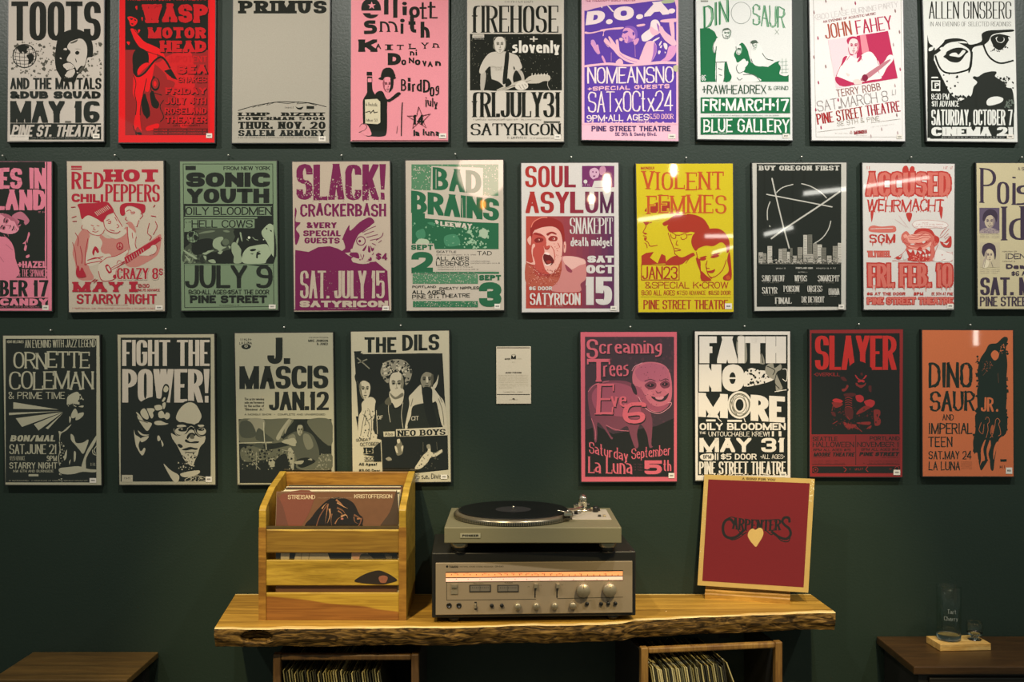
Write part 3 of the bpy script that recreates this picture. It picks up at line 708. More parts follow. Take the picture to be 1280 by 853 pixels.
def p_rose(a):
    P='#dedad4'; Rr='#b02a50'; O='#a04a3a'
    a.L('#a8a49a', 3, '56,-40 72,770 558,770 548,-40', False)
    for (x, y) in ((60,68),(82,212),(60,320),(126,372),(85,462),(70,615),(100,715),(215,48),(292,16),(516,60),(506,250),(540,178),(544,388),(515,480),(525,645),(440,725),(530,745),(196,560),(380,764),(126,4)):
        a.P(random.Random(x).choice(('#8c6a66','#9c3450','#a88a86','#b88')) if 0 else ('#8c6a66','#9c3450','#b09a96')[x % 3], f'{x-4},{y} {x},{y-10} {x+5},{y+6} {x},{y+12}')
    a.T('#b9b0ac', 'KBOO LEASE BURNING PARTY', 60, 108-24, 480, 32, k=.1, gap=.14, rot=-.16)
    a.T('#8d4848', 'AN EVENING OF ACOUSTIC MUSIC', 112, 116, 300, 14, k=.22, rot=-.16)
    a.T('#a14b36', 'JOHN', 126, 138, 152, 82, k=.22, kh=.14, rot=-.16); a.T('#ad2c4a', 'FAHEY', 300, 116, 206, 78, k=.2, kh=.13, rot=-.15)
    a.P('#e3c6c8', '138,226 476,174 530,440 186,496', False); a.P(Rr, '300,202 476,174 530,440 330,472 300,400', False); a.P('#d8848f', '318,198 350,192 372,300 330,300', False)
    a.P('#e6dcd6', '232,320 262,310 300,330 340,300 380,292 412,330 428,360 420,400 440,440 380,450 300,465 200,450 186,430 200,380')
    a.F(285, 260, 31, 46, '#e2cdc8', '#8c2a44', '#c87a86', turn=-.2); a.P(Rr, '252,250 244,225 262,208 290,206 312,218 322,250 316,270 312,240 296,220 272,218 258,234|252,262 262,300 284,308 266,312 254,290')
    
    a.P(Rr, '186,430 230,446 270,462 300,470 240,486 200,478 180,452|330,314 320,340 302,350 318,318|222,330 236,316 246,322 214,372'); a.L(Rr, 3, '232,320 216,356 196,400 184,430|244,340 262,312|320,310 330,340|412,330 424,364')
    a.P('#e6dcd6', '420,380 452,350 480,310 505,316 500,345 470,380 440,430')
    a.P('#b4747c', '330,434 470,340 478,352 350,452'); a.E('#7c1c38', 346, 438, 17, 20); a.P('#dcc8be', '280,452 310,446 330,470 290,474|240,410 262,420 250,430')
    a.T('#8c5a50', 'TERRY ROBB', 190, 504, 250, 42, k=.18, gap=.3, rot=-.16)
    a.T('#8a7f7a', 'SAT.MARCH 8', 82, 568, 402, 60, k=.1, gap=.2, rot=-.15); a.tiny('#b0aaa4', 498, 505, 40, 30, dy=-6)
    a.T('#a02424', 'PINE', 80, 640, 94, 60, k=.28, kh=.17, rot=-.16); a.T('#96261f', 'STREET', 190, 622, 152, 60, k=.26, kh=.16, rot=-.16); a.T('#9c2434', 'THEATRE', 356, 594, 194, 60, k=.25, kh=.16, rot=-.15)
    a.T('#a8a294', 'SE 9TH & PINE', 192, 684, 240, 26, k=.14, gap=.3, rot=-.14)
    a.tiny('#b4ada4', 180, 746, 68, 6); a.tiny('#b4ada4', 378, 712, 136, 5, dy=-18); a.L('#b8b2a8', 2, '80,742 290,715|380,690 545,668')
    a.P('#c0a8a0', '262,750 268,732 276,750'); a.T('#8c2028', 'MONQUI', 286, 736, 72, 20, k=.34, rot=-.1); a.tiny('#a89a94', 296, 758, 60, 5)
def p_glasses(a):
    P='#d6d6cd'
    a.R(K, 84, 268, 128, 775); a.R(K, 102, 600, 572, 780)
    a.R(P, 100, -40, 572, 190)
    a.T(K, 'ALLEN GINSBERG', 94, 8, 464, 98, k=.2, kh=.12, gap=.18)
    a.T('#4a4c42', 'IN AN EVENING OF SELECTED READINGS', 100, 122, 456, 26, k=.14, gap=.2)
    a.P(P, '125,300 160,330 330,300 570,290 574,520 560,560 500,600 300,590 240,565 200,520 168,430 122,340', False)
    a.P(K, '84,190 96,240 120,265 110,320 96,330 86,280')
    # brow, glasses, beard
    a.P(K, '90,290 130,282 175,240 190,222 250,215 300,226 318,248 340,250 390,232 392,190 430,172 500,168 566,166 566,178 500,184 450,196 430,230 404,252 380,256 344,268 336,300 338,360 322,408 316,400 326,340 326,290 300,262 240,236 190,250 160,285 120,312 96,312')
    a.P(P, '232,236 290,232 310,244 260,240|160,268 226,256 232,264 200,280 164,282|96,270 122,262 116,280 96,288')
    a.L(K, 10, '130,312 150,370 180,404 230,412 285,402 320,385 334,340 336,290'); a.L(K, 10, '400,250 420,300 450,335 500,356 570,340')
    a.P(K, '196,290 240,270 286,270 316,290 300,306 276,340 250,352 214,346 192,330 176,318 190,305'); a.P(P, '222,300 246,296 262,308 284,282 300,290 270,320 240,318 210,312')
    a.P(K, '442,210 480,192 520,196 552,208 540,232 520,262 496,282 466,270 450,244'); a.P(P, '470,212 500,204 520,220 506,240 480,236|540,208 556,216 548,232'); a.E(K, 495, 220, 20, 18); a.N(K, 440, 250, 540, 290, 26, 2, 6)
    a.P(K, '342,440 350,428 370,432 400,412 440,402 470,402 474,412 466,430 500,452 520,470 560,500 572,560 572,640 240,600 270,568 330,540 345,490 366,462')
    a.N(K, 240, 540, 350, 590, 60, 4, 12, 4); a.N(K, 480, 430, 572, 500, 30, 3, 9, 2)
    a.P(P, '418,570 440,548 480,542 512,554 500,576 450,592 424,592'); a.P(P, '528,488 544,462 566,470 560,494'); a.N('#5c665a', 520, 560, 570, 605, 20, 4, 8)
    a.P(K, '84,330 124,340 150,400 180,460 215,530 270,570 300,620 84,620', False); a.N(K, 140, 400, 260, 560, 24, 4, 8, 11)
    a.R(P, 108, 432, 146, 440); a.R(P, 108, 452, 158, 512); a.R(K, 114, 460, 152, 500); a.T(P, 'P', 126, 466, 26, 30, k=.3)
    a.T(P, '8:30 PM', 108, 526, 100, 34, k=.26); a.T(P, '$11 ADVANCE', 110, 566, 154, 34, k=.26)
    a.T(P, 'SATURDAY, OCTOBER 7', 108, 616, 456, 88, k=.36, gap=.1); a.T(P, 'CINEMA 21', 108, 714, 462, 50, k=.4, kh=.2, gap=.06, serif=.03)
    a.tiny(P, 166, 768, 350, 6)
# ---------------------------------------------------------------- posters, middle row
def p_cuddle(a):
    P='#d87a8e'
    a.R(K, -300, 18, 240, 748); a.R(P, -300, 26, 236, 740) ; a.R(K, -300, 34, 229, 640)
    a.T(P, 'BABES IN', -200, 82, 436, 106, k=.36, wob=3, gap=.1); a.T(P, 'TOYLAND', -240, 192, 474, 104, k=.36, wob=3, gap=.1); a.T(P, 'TOYLAND', 0, 0, 1, 1) 
    a.tiny(P, 196, 302, 38, 8)
    a.P(P, '-200,640 -200,420 0,430 40,440 68,480 78,540 80,640'); a.P('#b86a7c', '60,330 100,304 128,318 150,350 130,372 116,352 96,380'); a.F(34, 368, 50, 66, '#dc8c9c', '#161610', '#a85a6c', turn=-.3, rot=-1.15)
    a.P('#161610', '88,340 124,350 110,366 90,372 100,354')
    a.L('#a85a6c', 2.5, '20,420 28,432|40,416 44,430|-10,520 20,560|30,470 66,500')
    a.P(P, '146,408 152,420 142,450 134,500 122,498 128,470 116,466 134,448|132,530 148,522 150,534 136,540'); a.P('#161610','134,450 140,470 132,476')
    a.T(P, '+HAZEL', 92, 556, 146, 34, k=.36); a.T(P, '& THE SPINANES', 92, 598, 148, 36, k=.26)
    a.R(P, -300, 644, 244, 742); a.T(K, 'OCTOBER 17', -200, 652, 446, 84, k=.36, kh=.25, gap=.1); a.R(K, -300, 742, 244, 796)
    a.T(P, 'CANDY', 0, 746, 244, 36, k=.36); a.tiny(P, 0, 786, 200, 5); a.R(P, -300, 796, 262, 804)
def p_redband(a):
    Rr='#a3172c'; P='#b9ac98'; M='#b8786c'; W='#c2b6a2'
    a.R(Rr, 62, 52, 118, 62); a.R(Rr, 62, 65, 118, 73)
    a.T(Rr, 'RED', 64, 82, 168, 92, k=.3, kh=.2, dy=-4, gap=.3, hr=.9); a.T(Rr, 'HOT', 240, 70, 275, 66, k=.33, kh=.2, serif=.12, st=.8)
    a.T(Rr, 'CHILI', 64, 196, 166, 44, k=.3, dy=4, gap=.14); a.T(Rr, 'PEPPERS', 240, 146, 284, 92, k=.32, kh=.19, gap=.1, dy=2)
    a.P(M, '70,500 95,420 130,380 160,420 150,560 180,640 100,640 84,560|212,410 250,430 300,420 360,370 360,520 320,560 250,520 220,500|350,530 480,440 530,410 520,500 480,540 400,580 350,570')
    # left head
    a.P(Rr, '100,250 190,245 235,238 262,250 250,290 195,330 150,310 118,330 106,280')
    a.P(W, '120,335 150,310 190,325 230,350 236,385 222,410 195,415 160,400 140,380 122,372')
    a.L(Rr, 3.5, '122,360 116,376 128,385|145,385 165,405 200,415 225,405 236,385|165,360 180,366|195,362 210,366|182,372 180,384 190,386|172,392 190,397 205,390')
    # body left
    a.P(W, '160,420 200,418 225,450 215,490 236,510 262,510 270,530 225,550 170,575 140,560 140,520 150,480')
    a.L(Rr, 4, '140,572 150,560 230,545 262,530|150,430 138,500 134,570|146,545 190,530 222,540'); a.P(Rr, '172,500 186,472 200,480 208,500 198,506 188,492 180,520'); a.L(Rr, 4, '150,542 190,534 230,524')
    # centre head with tall hat
    a.P(Rr, '178,300 200,260 245,245 262,248 285,290 250,310 228,345 200,330 180,318')
    for i in range(9): a.L(W, 3, f'{186+i*8},{292-i*4.4:.0f} {202+i*8},{312-i*4.6:.0f}')
    a.P(W, '232,340 250,320 285,300 310,325 325,360 345,370 320,395 295,405 262,395 240,375'); a.L(Rr, 4, '232,340 238,372 262,395 300,402 318,392|246,338 262,330|256,345 268,340 266,352 254,350|290,318 302,340|300,356 312,366 300,376|262,385 290,392')
    a.L(Rr, 4, '284,292 330,370'); a.P(W, '235,392 262,400 300,410 340,380 350,400 320,425 290,432 255,415')
    # right head
    a.P(Rr, '318,262 345,246 400,246 445,255 447,290 430,300 420,280 380,262 350,265 345,300 330,312 318,300')
    a.P(W, '345,270 380,264 418,285 424,310 415,350 400,370 370,345 355,330 345,300'); a.L(Rr, 4, '350,290 366,282 376,290|372,295 392,292 390,300 374,302|350,318 345,330 356,338|350,350 372,362 395,400|424,300 436,310 420,330|416,335 404,370')
    a.P(M, '356,345 380,348 400,390 392,402 376,385 362,365')
    a.P(W, '356,370 395,400 402,440 400,480 450,490 480,470 500,480 490,515 460,520 400,515 370,490 362,430'); a.L(Rr, 3.5, '356,370 360,440 370,490|402,420 396,460 404,482|380,400 384,430')
    # guitar
    a.P(W, '210,560 250,530 300,520 350,490 360,500 345,520 345,545 310,580 290,640 230,650 205,610'); a.L(Rr, 3.5, '210,560 250,530 300,520 352,490|345,545 300,590 290,640 225,650 205,600')
    a.P(Rr, '338,530 520,422 530,440 350,562', False)
    for i in range(8): a.L(W, 2, f'{352+i*12},{530-i*7} {360+i*12},{552-i*7}')
    a.P(Rr, '240,575 256,566 275,600 258,612'); a.P(W, '248,580 256,574 268,596 262,602'); a.L(Rr, 3, '265,588 340,548|270,596 345,556|300,560 310,545 325,550')
    a.L(Rr, 3, '480,470 500,462 510,480 495,510 470,518|505,430 520,440|515,420 535,432|490,440 505,455'); a.P(W, '480,470 502,465 508,490 490,512 470,500')
    a.E(Rr, 316, 470, 18, 20); a.E(M, 316, 470, 13, 15); a.L(Rr, 3.5, '316,452 316,488|316,470 304,482|316,470 328,482')
    a.P(Rr, '88,600 100,570 108,600 118,580 130,600 140,630 96,632'); a.L(Rr, 3, '70,450 84,500 90,560 100,590|110,470 120,520 118,560|84,400 100,430 96,470|190,640 170,655 200,645 180,662|470,350 460,400 480,420 470,440|500,340 510,370 490,410')
    a.L(Rr, 4, '62,268 86,266|66,322 90,314|70,342 92,340|478,312 505,316|490,268 500,255', False); a.E(Rr, 290, 628, 10)
    a.T(Rr, 'CRAZY 8', 302, 584, 214, 58, k=.3, kh=.22, gap=.1, out=P, ow=4); a.T(Rr, 'S', 520, 586, 20, 34, k=.28)
    a.T(Rr, 'MAY', 74, 656, 256, 52, k=.3, kh=.16, serif=.08, st=.8, gap=.34); a.T(Rr, '1', 374, 654, 26, 54, k=.5, serif=.22, st=.9)
    a.T(Rr, '8:30', 412, 666, 58, 20, k=.22); a.T(Rr, '$6.75 ADVANCE', 410, 692, 114, 13, k=.24)
    a.T(Rr, 'STARRY NIGHT', 92, 720, 416, 50, k=.28, kh=.2, gap=.12); a.tiny(Rr, 230, 774, 126, 5); a.tiny(Rr, 70, 790, 430, 7)
def p_grey_green(a):
    Gy='#6f8264'
    a.L(K, 3, '54,42 520,42 526,784 62,790 54,42', False)
    a.R(K, 66, 52, 120, 74); a.T(K, 'FROM NEW YORK', 264, 54, 242, 20, k=.2, gap=.12)
    a.T(K, 'SONIC', 70, 86, 436, 76, k=.34, kh=.24, gap=.07); a.T(K, 'YOUTH', 74, 170, 428, 76, k=.34, kh=.24, gap=.07)
    a.R(K, 58, 250, 522, 318); a.R(Gy, 66, 262, 516, 312); a.T(K, 'OILY BLOODMEN', 66, 266, 450, 42, k=.17, gap=.1)
    a.R(K, 60, 318, 522, 562); a.R(Gy, 60, 318, 440, 326); a.R(Gy, 62, 330, 426, 376); a.tiny(K, 68, 340, 26, 10); a.T(K, 'HELL COWS', 98, 334, 318, 40, k=.16, gap=.1)
    a.R(Gy, 60, 376, 100, 396)
    D='#3c4434'; Md='#8a987a'
    a.t = (.4066, 37.5, 353.9)
    a.P(D, '180,80 700,70 680,230 640,500 420,505 60,505 50,330 130,240'); a.N('#242a1e', 140, 260, 680, 505, 60, 14, 36, 4); a.N(D, 300, 80, 690, 180, 40, 8, 22, 9)
    a.P('#6b775d', '230,130 300,100 400,85 450,90 420,105 320,120|550,90 600,80 640,100 600,110'); a.N('#6b775d', 50, 330, 210, 500, 46, 6, 22); a.P(Md, '50,350 80,350 210,430 190,450|60,400 130,460 120,480')
    a.P(K, '180,240 300,190 420,200 420,300 360,360 200,400 150,330|360,380 560,350 660,330 680,440 660,505 380,500')
    a.P(Md, '430,210 480,175 540,165 555,195 520,240 545,290 600,295 540,330 520,370 480,330 440,310 418,270'); a.P('#55604a', '545,220 580,190 620,205 628,250 590,275 550,260'); a.P(Md, '285,380 340,360 360,345 440,335 380,370 330,395|480,370 520,350 550,350 520,390|300,410 340,420 330,470|360,470 430,455 460,500 400,500|620,285 650,290 640,320')
    a.P(K, '700,70 1050,60 1200,60 1200,500 800,505 780,360 740,230'); a.P(Md, '660,270 690,235 720,245 760,290 785,340 780,400 800,470 770,505 690,500 690,420 665,360'); a.P(Md, '725,215 745,180 752,195 738,255 720,240|765,115 785,120 800,220 785,210')
    a.P('#98a686', '1045,100 1090,40 1140,0 1180,10 1200,60 1200,420 1150,320 1110,230 1060,160'); a.P('#98a686', '800,400 860,310 950,280 1060,262 1120,270 1160,350 1165,390 1110,460 1080,505 820,505'); a.P(K, '895,335 930,320 975,325 960,345 915,352|985,360 1020,370 1035,390 1000,400 995,440 975,430|1100,50 1120,60 1110,75|1150,80 1175,85 1170,105'); a.P('#55604a', '900,380 940,375 930,395|1000,345 1030,350 1010,360')
    a.E('#c4cbb0', 886, 176, 17); a.L(Md, 8, '930,170 960,200 1000,208|855,195 880,215'); a.P(K, '1160,400 1200,430 1200,500 1100,500'); a.E('#c4cbb0', 1072, 202, 8)
    a.t = None
    a.E(K, 104, 422, 34); a.E(Gy, 104, 422, 30); a.P(K, '84,400 110,396 100,420 84,418|110,412 132,420 126,440 112,434'); a.L(K, 2.4, '74,422 134,422|80,408 128,408|80,438 128,438|104,392 104,452|90,394 86,422 90,450|118,394 122,422 118,450')
    a.R(Gy, 60, 562, 524, 566); a.T(K, 'JULY 9', 64, 570, 456, 118, k=.24, kh=.19, gap=.05)
    a.T(K, '8:30*ALL AGES*$5AT THE DOOR', 82, 697, 420, 24, k=.2, gap=.1); a.T(K, 'PINE STREET', 90, 726, 400, 40, k=.3, gap=.12); a.tiny(K, 244, 774, 100, 6)
def p_magenta(a):
    P='#b6a692'; M='#6e1045'
    a.T(M, 'SLACK!', 56, 44, 466, 186, k=.38, kh=.24, gap=.08, wob=2, jit=.01); a.N(P, 58, 110, 300, 236, 130, 1.5, 4); a.N(P, 300, 150, 524, 238, 90, 1.5, 4, 9); a.N(M, 56, 200, 520, 238, 40, 2, 4, 2)
    a.T(M, 'CRACKERBASH', 76, 248, 448, 66, k=.3, wob=2, jit=.06)
    for t, x, y, w_ in (('&VERY', 110, 346, 156), ('SPECIAL', 92, 388, 196), ('GUESTS', 98, 426, 184)): a.T(M, t, x, y, w_, 30, k=.36, kh=.22, wob=1)
    a.P(M, '50,490 120,500 170,475 230,470 270,482 300,498 330,520 420,555 470,550 530,600 540,800 50,800', False)
    a.P(M, '48,280 58,290 52,340 78,348 54,380 74,416 50,460')
    # creature
    a.P(M, '290,500 310,480 300,440 296,430 330,360 336,390 380,350 410,330 440,320 462,340 452,360 420,380 380,420 360,460 340,500')
    a.P(P, '352,470 380,410 420,385 460,350 480,365 478,400 490,440 480,470 460,480 440,540 430,560 380,545 345,520 350,490')
    a.E(M, 392, 443, 25); a.E(P, 392, 443, 20); a.E(M, 386, 444, 7)
    for pts in ('400,400 440,378 470,366','410,410 460,392','420,425 480,410','440,440 488,430','350,490 340,500 356,510 344,530','430,480 410,500 430,506 418,530 436,540','380,480 372,510','395,500 390,545','420,500 412,548','438,480 452,500 446,520','470,440 500,420 508,400','360,520 386,536 400,560','450,455 470,465','484,452 500,440'): a.L(M, 4, pts)
    a.t = (.1952, 304, 437.2)
    a.P(P, '180,260 260,220 420,200 560,120 700,120 800,300 780,420 720,470 640,520 700,590 560,640 450,640 380,630 240,590 200,500 280,460 380,480 400,400 300,340 190,330'); a.P(M, '180,350 360,340 410,470 370,500 230,450 150,400')
    a.P(M, '610,130 500,260 510,300 560,280|650,160 640,300 670,340 710,320 690,200|700,140 740,300 790,280 800,210 750,220|450,350 440,420 480,520 450,380|520,390 500,470 460,540 500,520 540,420|700,460 660,540 580,580 720,560 740,500|740,410 780,390 800,330 780,350|400,530 440,510 440,550')
    a.P(P, '560,480 600,520 540,620 700,590 560,640')
    a.t = None
    a.T(M, '$4', 470, 504, 60, 36, k=.3, wob=1, dy=4)
    a.T(P, 'SAT. JULY 15', 76, 598, 440, 144, k=.33, kh=.24, gap=.07, wob=1.5); a.N('#9a7a74', 80, 600, 516, 740, 120, 1, 2.6)
    a.T(P, 'SATYRICON', 74, 754, 460, 34, k=.34, kh=.2, gap=.1); a.tiny(P, 222, 792, 154, 4); a.R(M, 42, 800, 500, 806)
def p_greenphoto(a):
    P='#b9ae9c'; Gn='#1d5c3a'; W='#c4baa8'
    a.R('#4f7c58', 68, 44, 520, 208); a.N(P, 70, 46, 520, 206, 300, 1.5, 4); a.R(Gn, 70, 290, 522, 486)
    a.P(P, '172,52 440,62 440,205 524,214 524,350 380,345 138,325 138,298 62,294 62,176 168,180', False)
    a.T(Gn, 'BAD', 178, 58, 254, 118, k=.34, kh=.26, dy=22, gap=.08); a.T(Gn, 'BRAINS', 66, 180, 458, 116, k=.36, kh=.26, dy=44, gap=.05)
    a.L(P, 3, '196,70 196,170|270,70 262,180|330,220 335,320')
    a.R(K, 56, 36, 60, 800) if 0 else None
    a.tiny(P, 80, 66, 62, 12)
    a.P('#3d7c58', '90,400 130,380 140,420 110,440|240,420 300,410 320,460 250,470|150,350 180,346 190,366')
    a.N('#8fae8c', 340, 370, 470, 480, 70, 3, 9); a.N('#6f9c78', 76, 340, 340, 480, 46, 2, 6, 6); a.P('#9fb093', '420,390 450,380 466,400 455,430 430,420'); a.P('#a8b598', '92,450 110,432 150,436 158,456 96,458')
    a.P(W, '190,338 200,335 210,346 200,356|0,0', True); a.T(W, 'LEEWAY', 218, 340, 166, 24, k=.36, kh=.22, dy=14, gap=.1)
    a.P(P, '62,458 184,456 190,486 520,488 520,600 196,600 192,612 62,618', False)
    a.T(Gn, 'SEPT', 66, 462, 114, 28, k=.34); a.T(Gn, '2', 68, 500, 112, 112, k=.32)
    a.T(K, 'SEATTLE', 198, 494, 104, 12, k=.17, wob=1); a.tiny(K, 198, 512, 210, 7); a.T(K, 'TAD', 410, 496, 76, 22, k=.14)
    a.T(K, 'ALL AGES', 196, 524, 172, 20, k=.18, wob=1); a.T(K, 'LEGENDS', 196, 548, 172, 24, k=.18, wob=1); a.tiny(K, 376, 546, 100, 6); a.tiny(K, 376, 556, 150, 6); a.tiny(K, 206, 576, 180, 6); a.tiny(K, 206, 588, 210, 6)
    a.R('#2e6a46', 74, 604, 524, 614); a.R('#4a7c58', 74, 616, 414, 666); a.N(P, 76, 606, 412, 664, 200, 1.2, 3)
    a.T(K, 'PORTLAND', 72, 676, 124, 12, k=.17, wob=1); a.T(K, 'SWEATY NIPPLES', 212, 684, 208, 14, k=.18, wob=1, dy=-4)
    a.T(K, 'ALL AGES', 72, 700, 170, 20, k=.18, wob=1); a.T(K, 'PINE ST. THEATRE', 72, 724, 300, 20, k=.16, wob=1, dy=-8); a.tiny(K, 72, 746, 150, 3)
    a.R('#2e6a46', 76, 756, 414, 788); a.N(P, 78, 758, 412, 786, 110, 1.2, 3)
    a.T(Gn, 'SEPT', 420, 620, 114, 28, k=.34); a.T(Gn, '3', 420, 658, 116, 128, k=.34)
def p_shout(a):
    P='#c9c3bb'; A='#b32a26'; B='#8c2040'; C='#56204e'
    cols = ('#a02820', '#9a2422', '#902028', '#821e30', '#6a1a3a', '#4c163c')
    for i, c in enumerate('SOUL'): a.T(cols[i], c, 60 + i*68, 52, 60, 112, k=.3, kh=.22)
    a.R('#6a2458', 356, 52, 524, 162); a.P('#c69cb0', '400,70 425,62 445,80 440,110 425,128 402,112 395,90'); a.P('#6a2458', '408,82 416,80 414,88|426,82 434,82 430,90|412,104 426,102 420,110'); a.P('#b88098', '450,60 474,56 480,80 462,100 448,92'); a.P('#7a2c60', '400,130 470,110 524,162 400,162'); a.P(P, '408,164 420,130 470,128 470,164', False); a.E(P, 374, 134, 10); a.tiny(P, 360, 148, 32, 7)
    for i, c in enumerate('ASYLUM'): a.T(cols[i], c, 62 + i*78 if i < 3 else 60 + i*78, 186, 70 if c != 'M' else 72, 112, k=.3 if c != 'M' else .24, kh=.22)
    # duotone field red to violet
    n = 14
    for i in range(n):
        t = i/(n-1); c0 = (0.42, .050, .028); c1 = (.09, .014, .065)
        h = '#%02x%02x%02x' % tuple(int(255*(max(0, (x*(1-t)+y*t))**(1/2.2))) for x, y in zip(c0, c1))
        a.R(h, 64 + i*459/n, 314, 64 + (i+1)*459/n + .5, 794)
    a.t = (.5369, 41.6, 291.5)
    S_ = '#dca494'; D_ = '#8c201a'; M_ = '#b4483c'
    a.P('#c07a74', '385,440 450,428 520,435 580,450 620,480 625,640 570,700 560,775 300,770 300,700 350,640 390,560'); a.P('#d8a89c', '400,440 500,432 600,462 620,500 560,520 480,560 430,520'); a.P('#8a3848', '420,510 450,530 490,570 480,590 440,570')
    a.P('#a8503c', '46,480 46,700 200,760 330,700 380,600 385,470 300,600 160,620 120,560'); a.N(S_, 60, 520, 370, 700, 120, 2, 5); a.N(D_, 60, 500, 370, 700, 90, 3, 7, 7)
    a.P(D_, '85,200 88,140 130,85 200,52 290,58 370,90 405,140 418,250 405,290 380,200 345,160 290,140 200,150 130,180 110,200 96,260')
    a.L('#d87864', 8, '92,150 120,95 190,58 250,55')
    a.P(S_, '106,220 130,180 200,150 290,142 345,162 380,210 396,300 392,400 380,470 350,540 310,590 265,600 225,570 200,520 185,470 150,420 120,360 104,300')
    a.P(M_, '106,220 150,200 215,230 240,280 215,330 222,390 200,450 230,560 270,600 210,600 150,560 120,520 100,440 96,340')
    a.P(S_, '122,180 170,170 215,190 225,210 160,205|104,320 125,310 130,335 112,360 108,420 120,450 132,500 120,510 105,440 96,380'); a.P(S_, '55,270 80,235 92,250 88,320 70,310|46,480 90,495 128,480 120,512 60,495')
    a.P(D_, '240,215 275,195 310,195 340,215 330,222 290,210 255,232|110,215 150,205 205,225 200,235 150,225'); a.P(D_, '258,262 285,235 325,235 348,250 340,280 300,285 270,280'); a.E(S_, 312, 262, 14, 11); a.E('#4a100e', 306, 262, 7); a.P('#7c1c18', '125,270 160,250 210,262 200,290 150,300 128,290'); a.E(S_, 168, 272, 9, 8); a.E('#4a100e', 165, 273, 5)
    a.P(M_, '215,300 240,290 240,330 270,325 275,345 245,365 222,355'); a.P(D_, '222,345 245,360 272,342 262,362 240,368'); a.L(M_, 7, '285,330 310,370 320,430 310,500|350,300 370,340')
    a.P('#5c1412', '212,420 235,405 270,415 300,445 312,480 290,515 250,520 225,490 210,455'); a.P('#e8c8bc', '218,402 240,390 268,402 266,418 236,412|222,502 250,512 288,500 270,520 235,522'); a.P('#8c2a22', '235,480 270,470 290,490 260,505')
    a.P(S_, '410,300 425,290 432,330 425,390 408,385'); a.P(M_, '412,320 422,325 415,360'); a.N(D_, 200, 560, 380, 640, 60, 3, 7, 4); a.N(M_, 310, 300, 390, 560, 36, 2, 5, 2)
    a.t = None
    a.T(P, 'SNAKEPIT', 292, 322, 224, 84, k=.26, kh=.09, serif=.07, st=.7, gap=.14); a.T(P, 'death midget', 296, 424, 220, 46, k=.3, jit=.05, wob=1.5)
    a.T(P, 'SAT', 384, 520, 138, 36, k=.4, kh=.24, gap=.06); a.T(P, 'OCT', 378, 568, 146, 44, k=.38, kh=.22, gap=.06); a.T(P, '15', 374, 630, 138, 146, k=.44, kh=.28, slant=-.0)
    a.T(P, '$6 DOOR', 80, 680, 120, 20, k=.28); a.T(P, 'SATYRICON', 84, 714, 264, 62, k=.3, kh=.2, gap=.08, out='#a3241c', ow=4); a.tiny(P, 170, 780, 90, 4)
def p_yellow(a):
    Y='#c9b412'; R_='#a02c14'; O='#b84a16'
    a.T(R_, 'MONQUI', 62, 56, 70, 15, k=.28); a.tiny('#9c7a1c', 64, 76, 70, 3)
    for t, x, y, w_, h in (('VIOLENT', 70, 82, 424, 94), ('FEMMES', 96, 204, 412, 96)):
        a.T(O, t, x, y, w_, h, k=.2, kh=.12, serif=.13, st=.7, jit=.05, wob=1, gap=.28)
    a.P(R_, '176,350 210,330 250,305 330,304 385,325 412,360 420,385 400,400 380,385 350,400 325,395 300,400 260,396 215,398 200,372 205,360 185,365')
    a.P(R_, '82,285 110,255 170,238 225,240 250,262 236,285 190,292 120,298 96,292')
    a.P(R_, '330,420 345,400 380,385 430,378 470,380 500,400 522,440 524,490 510,505 505,470 480,450 440,470 400,468 365,480 350,495 335,480 325,450')
    a.T(Y, 'FEMMES', 96, 204, 412, 96, k=.04) if 0 else None
    a.T(O, 'FEMMES', 96, 204, 412, 96, k=.2, kh=.12, serif=.13, st=.7, jit=.05, wob=1, gap=.28, out=Y, ow=3)
    # profile on the left
    a.L(R_, 4, '78,345 100,350 120,346|76,345 90,365 74,398 90,404|74,415 92,422 82,436 100,450 112,470 150,465|82,452 92,462 96,480'); a.P(R_, '78,346 104,344 100,356 88,360|74,398 96,404 84,410|80,425 94,430 84,440')
    a.P(R_, '66,520 90,505 130,500 110,530 150,560 170,510 190,520 195,560 66,566', False)
    # middle head: glasses
    a.L(R_, 4, '205,400 214,430 235,485 240,510 258,524|225,400 244,412 240,430 222,424 218,406|268,412 295,405 302,425 280,436 270,424|244,412 266,414|300,412 330,410|240,480 270,490 240,496|252,440 246,462 258,464')
    a.P(R_, '200,545 240,520 280,528 330,505 340,515 300,545 270,566 195,566')
    a.L(R_, 4, '296,560 315,535 345,515|352,500 362,560 372,600')
    # right head
    a.P(R_, '350,530 372,545 376,600 400,650 378,650 376,640 370,600 355,560|524,500 532,560 534,640 500,648 490,630 520,600 512,540')
    a.P(R_, '362,540 392,526 402,538 385,545|425,526 455,512 470,522 440,532|368,530 400,520 404,526 380,532|424,518 465,504 470,510'); a.L(R_, 4, '408,545 402,580 420,586|412,600 432,604 448,592|400,560 410,610 430,634 462,620 490,590 508,540'); a.P(R_, '408,600 432,596 450,590 440,608 420,610|416,622 434,632 446,620 430,640')
    a.P(R_, '376,600 400,620 430,648 378,648'); a.P(O, '505,630 520,622 532,640 512,644')
    a.L(R_, 4, '66,566 262,568 262,646 66,646 66,566', False); a.T(R_, 'JAN23', 70, 576, 184, 66, k=.2, gap=.12)
    a.T(R_, '&SPECIAL K*CROW', 86, 656, 432, 34, k=.14, gap=.12); a.T(R_, '8:30 ALL AGES', 66, 700, 174, 26, k=.22); a.T(R_, '$7.50 ADVANCE', 250, 702, 150, 22, k=.18); a.T(R_, '$8.50 DOOR', 414, 702, 116, 22, k=.22)
    a.L('#a07a20', 1.5, '62,734 530,738', False); a.T(R_, 'PINE STREET THEATRE', 76, 750, 440, 48, k=.26, kh=.17, gap=.12)
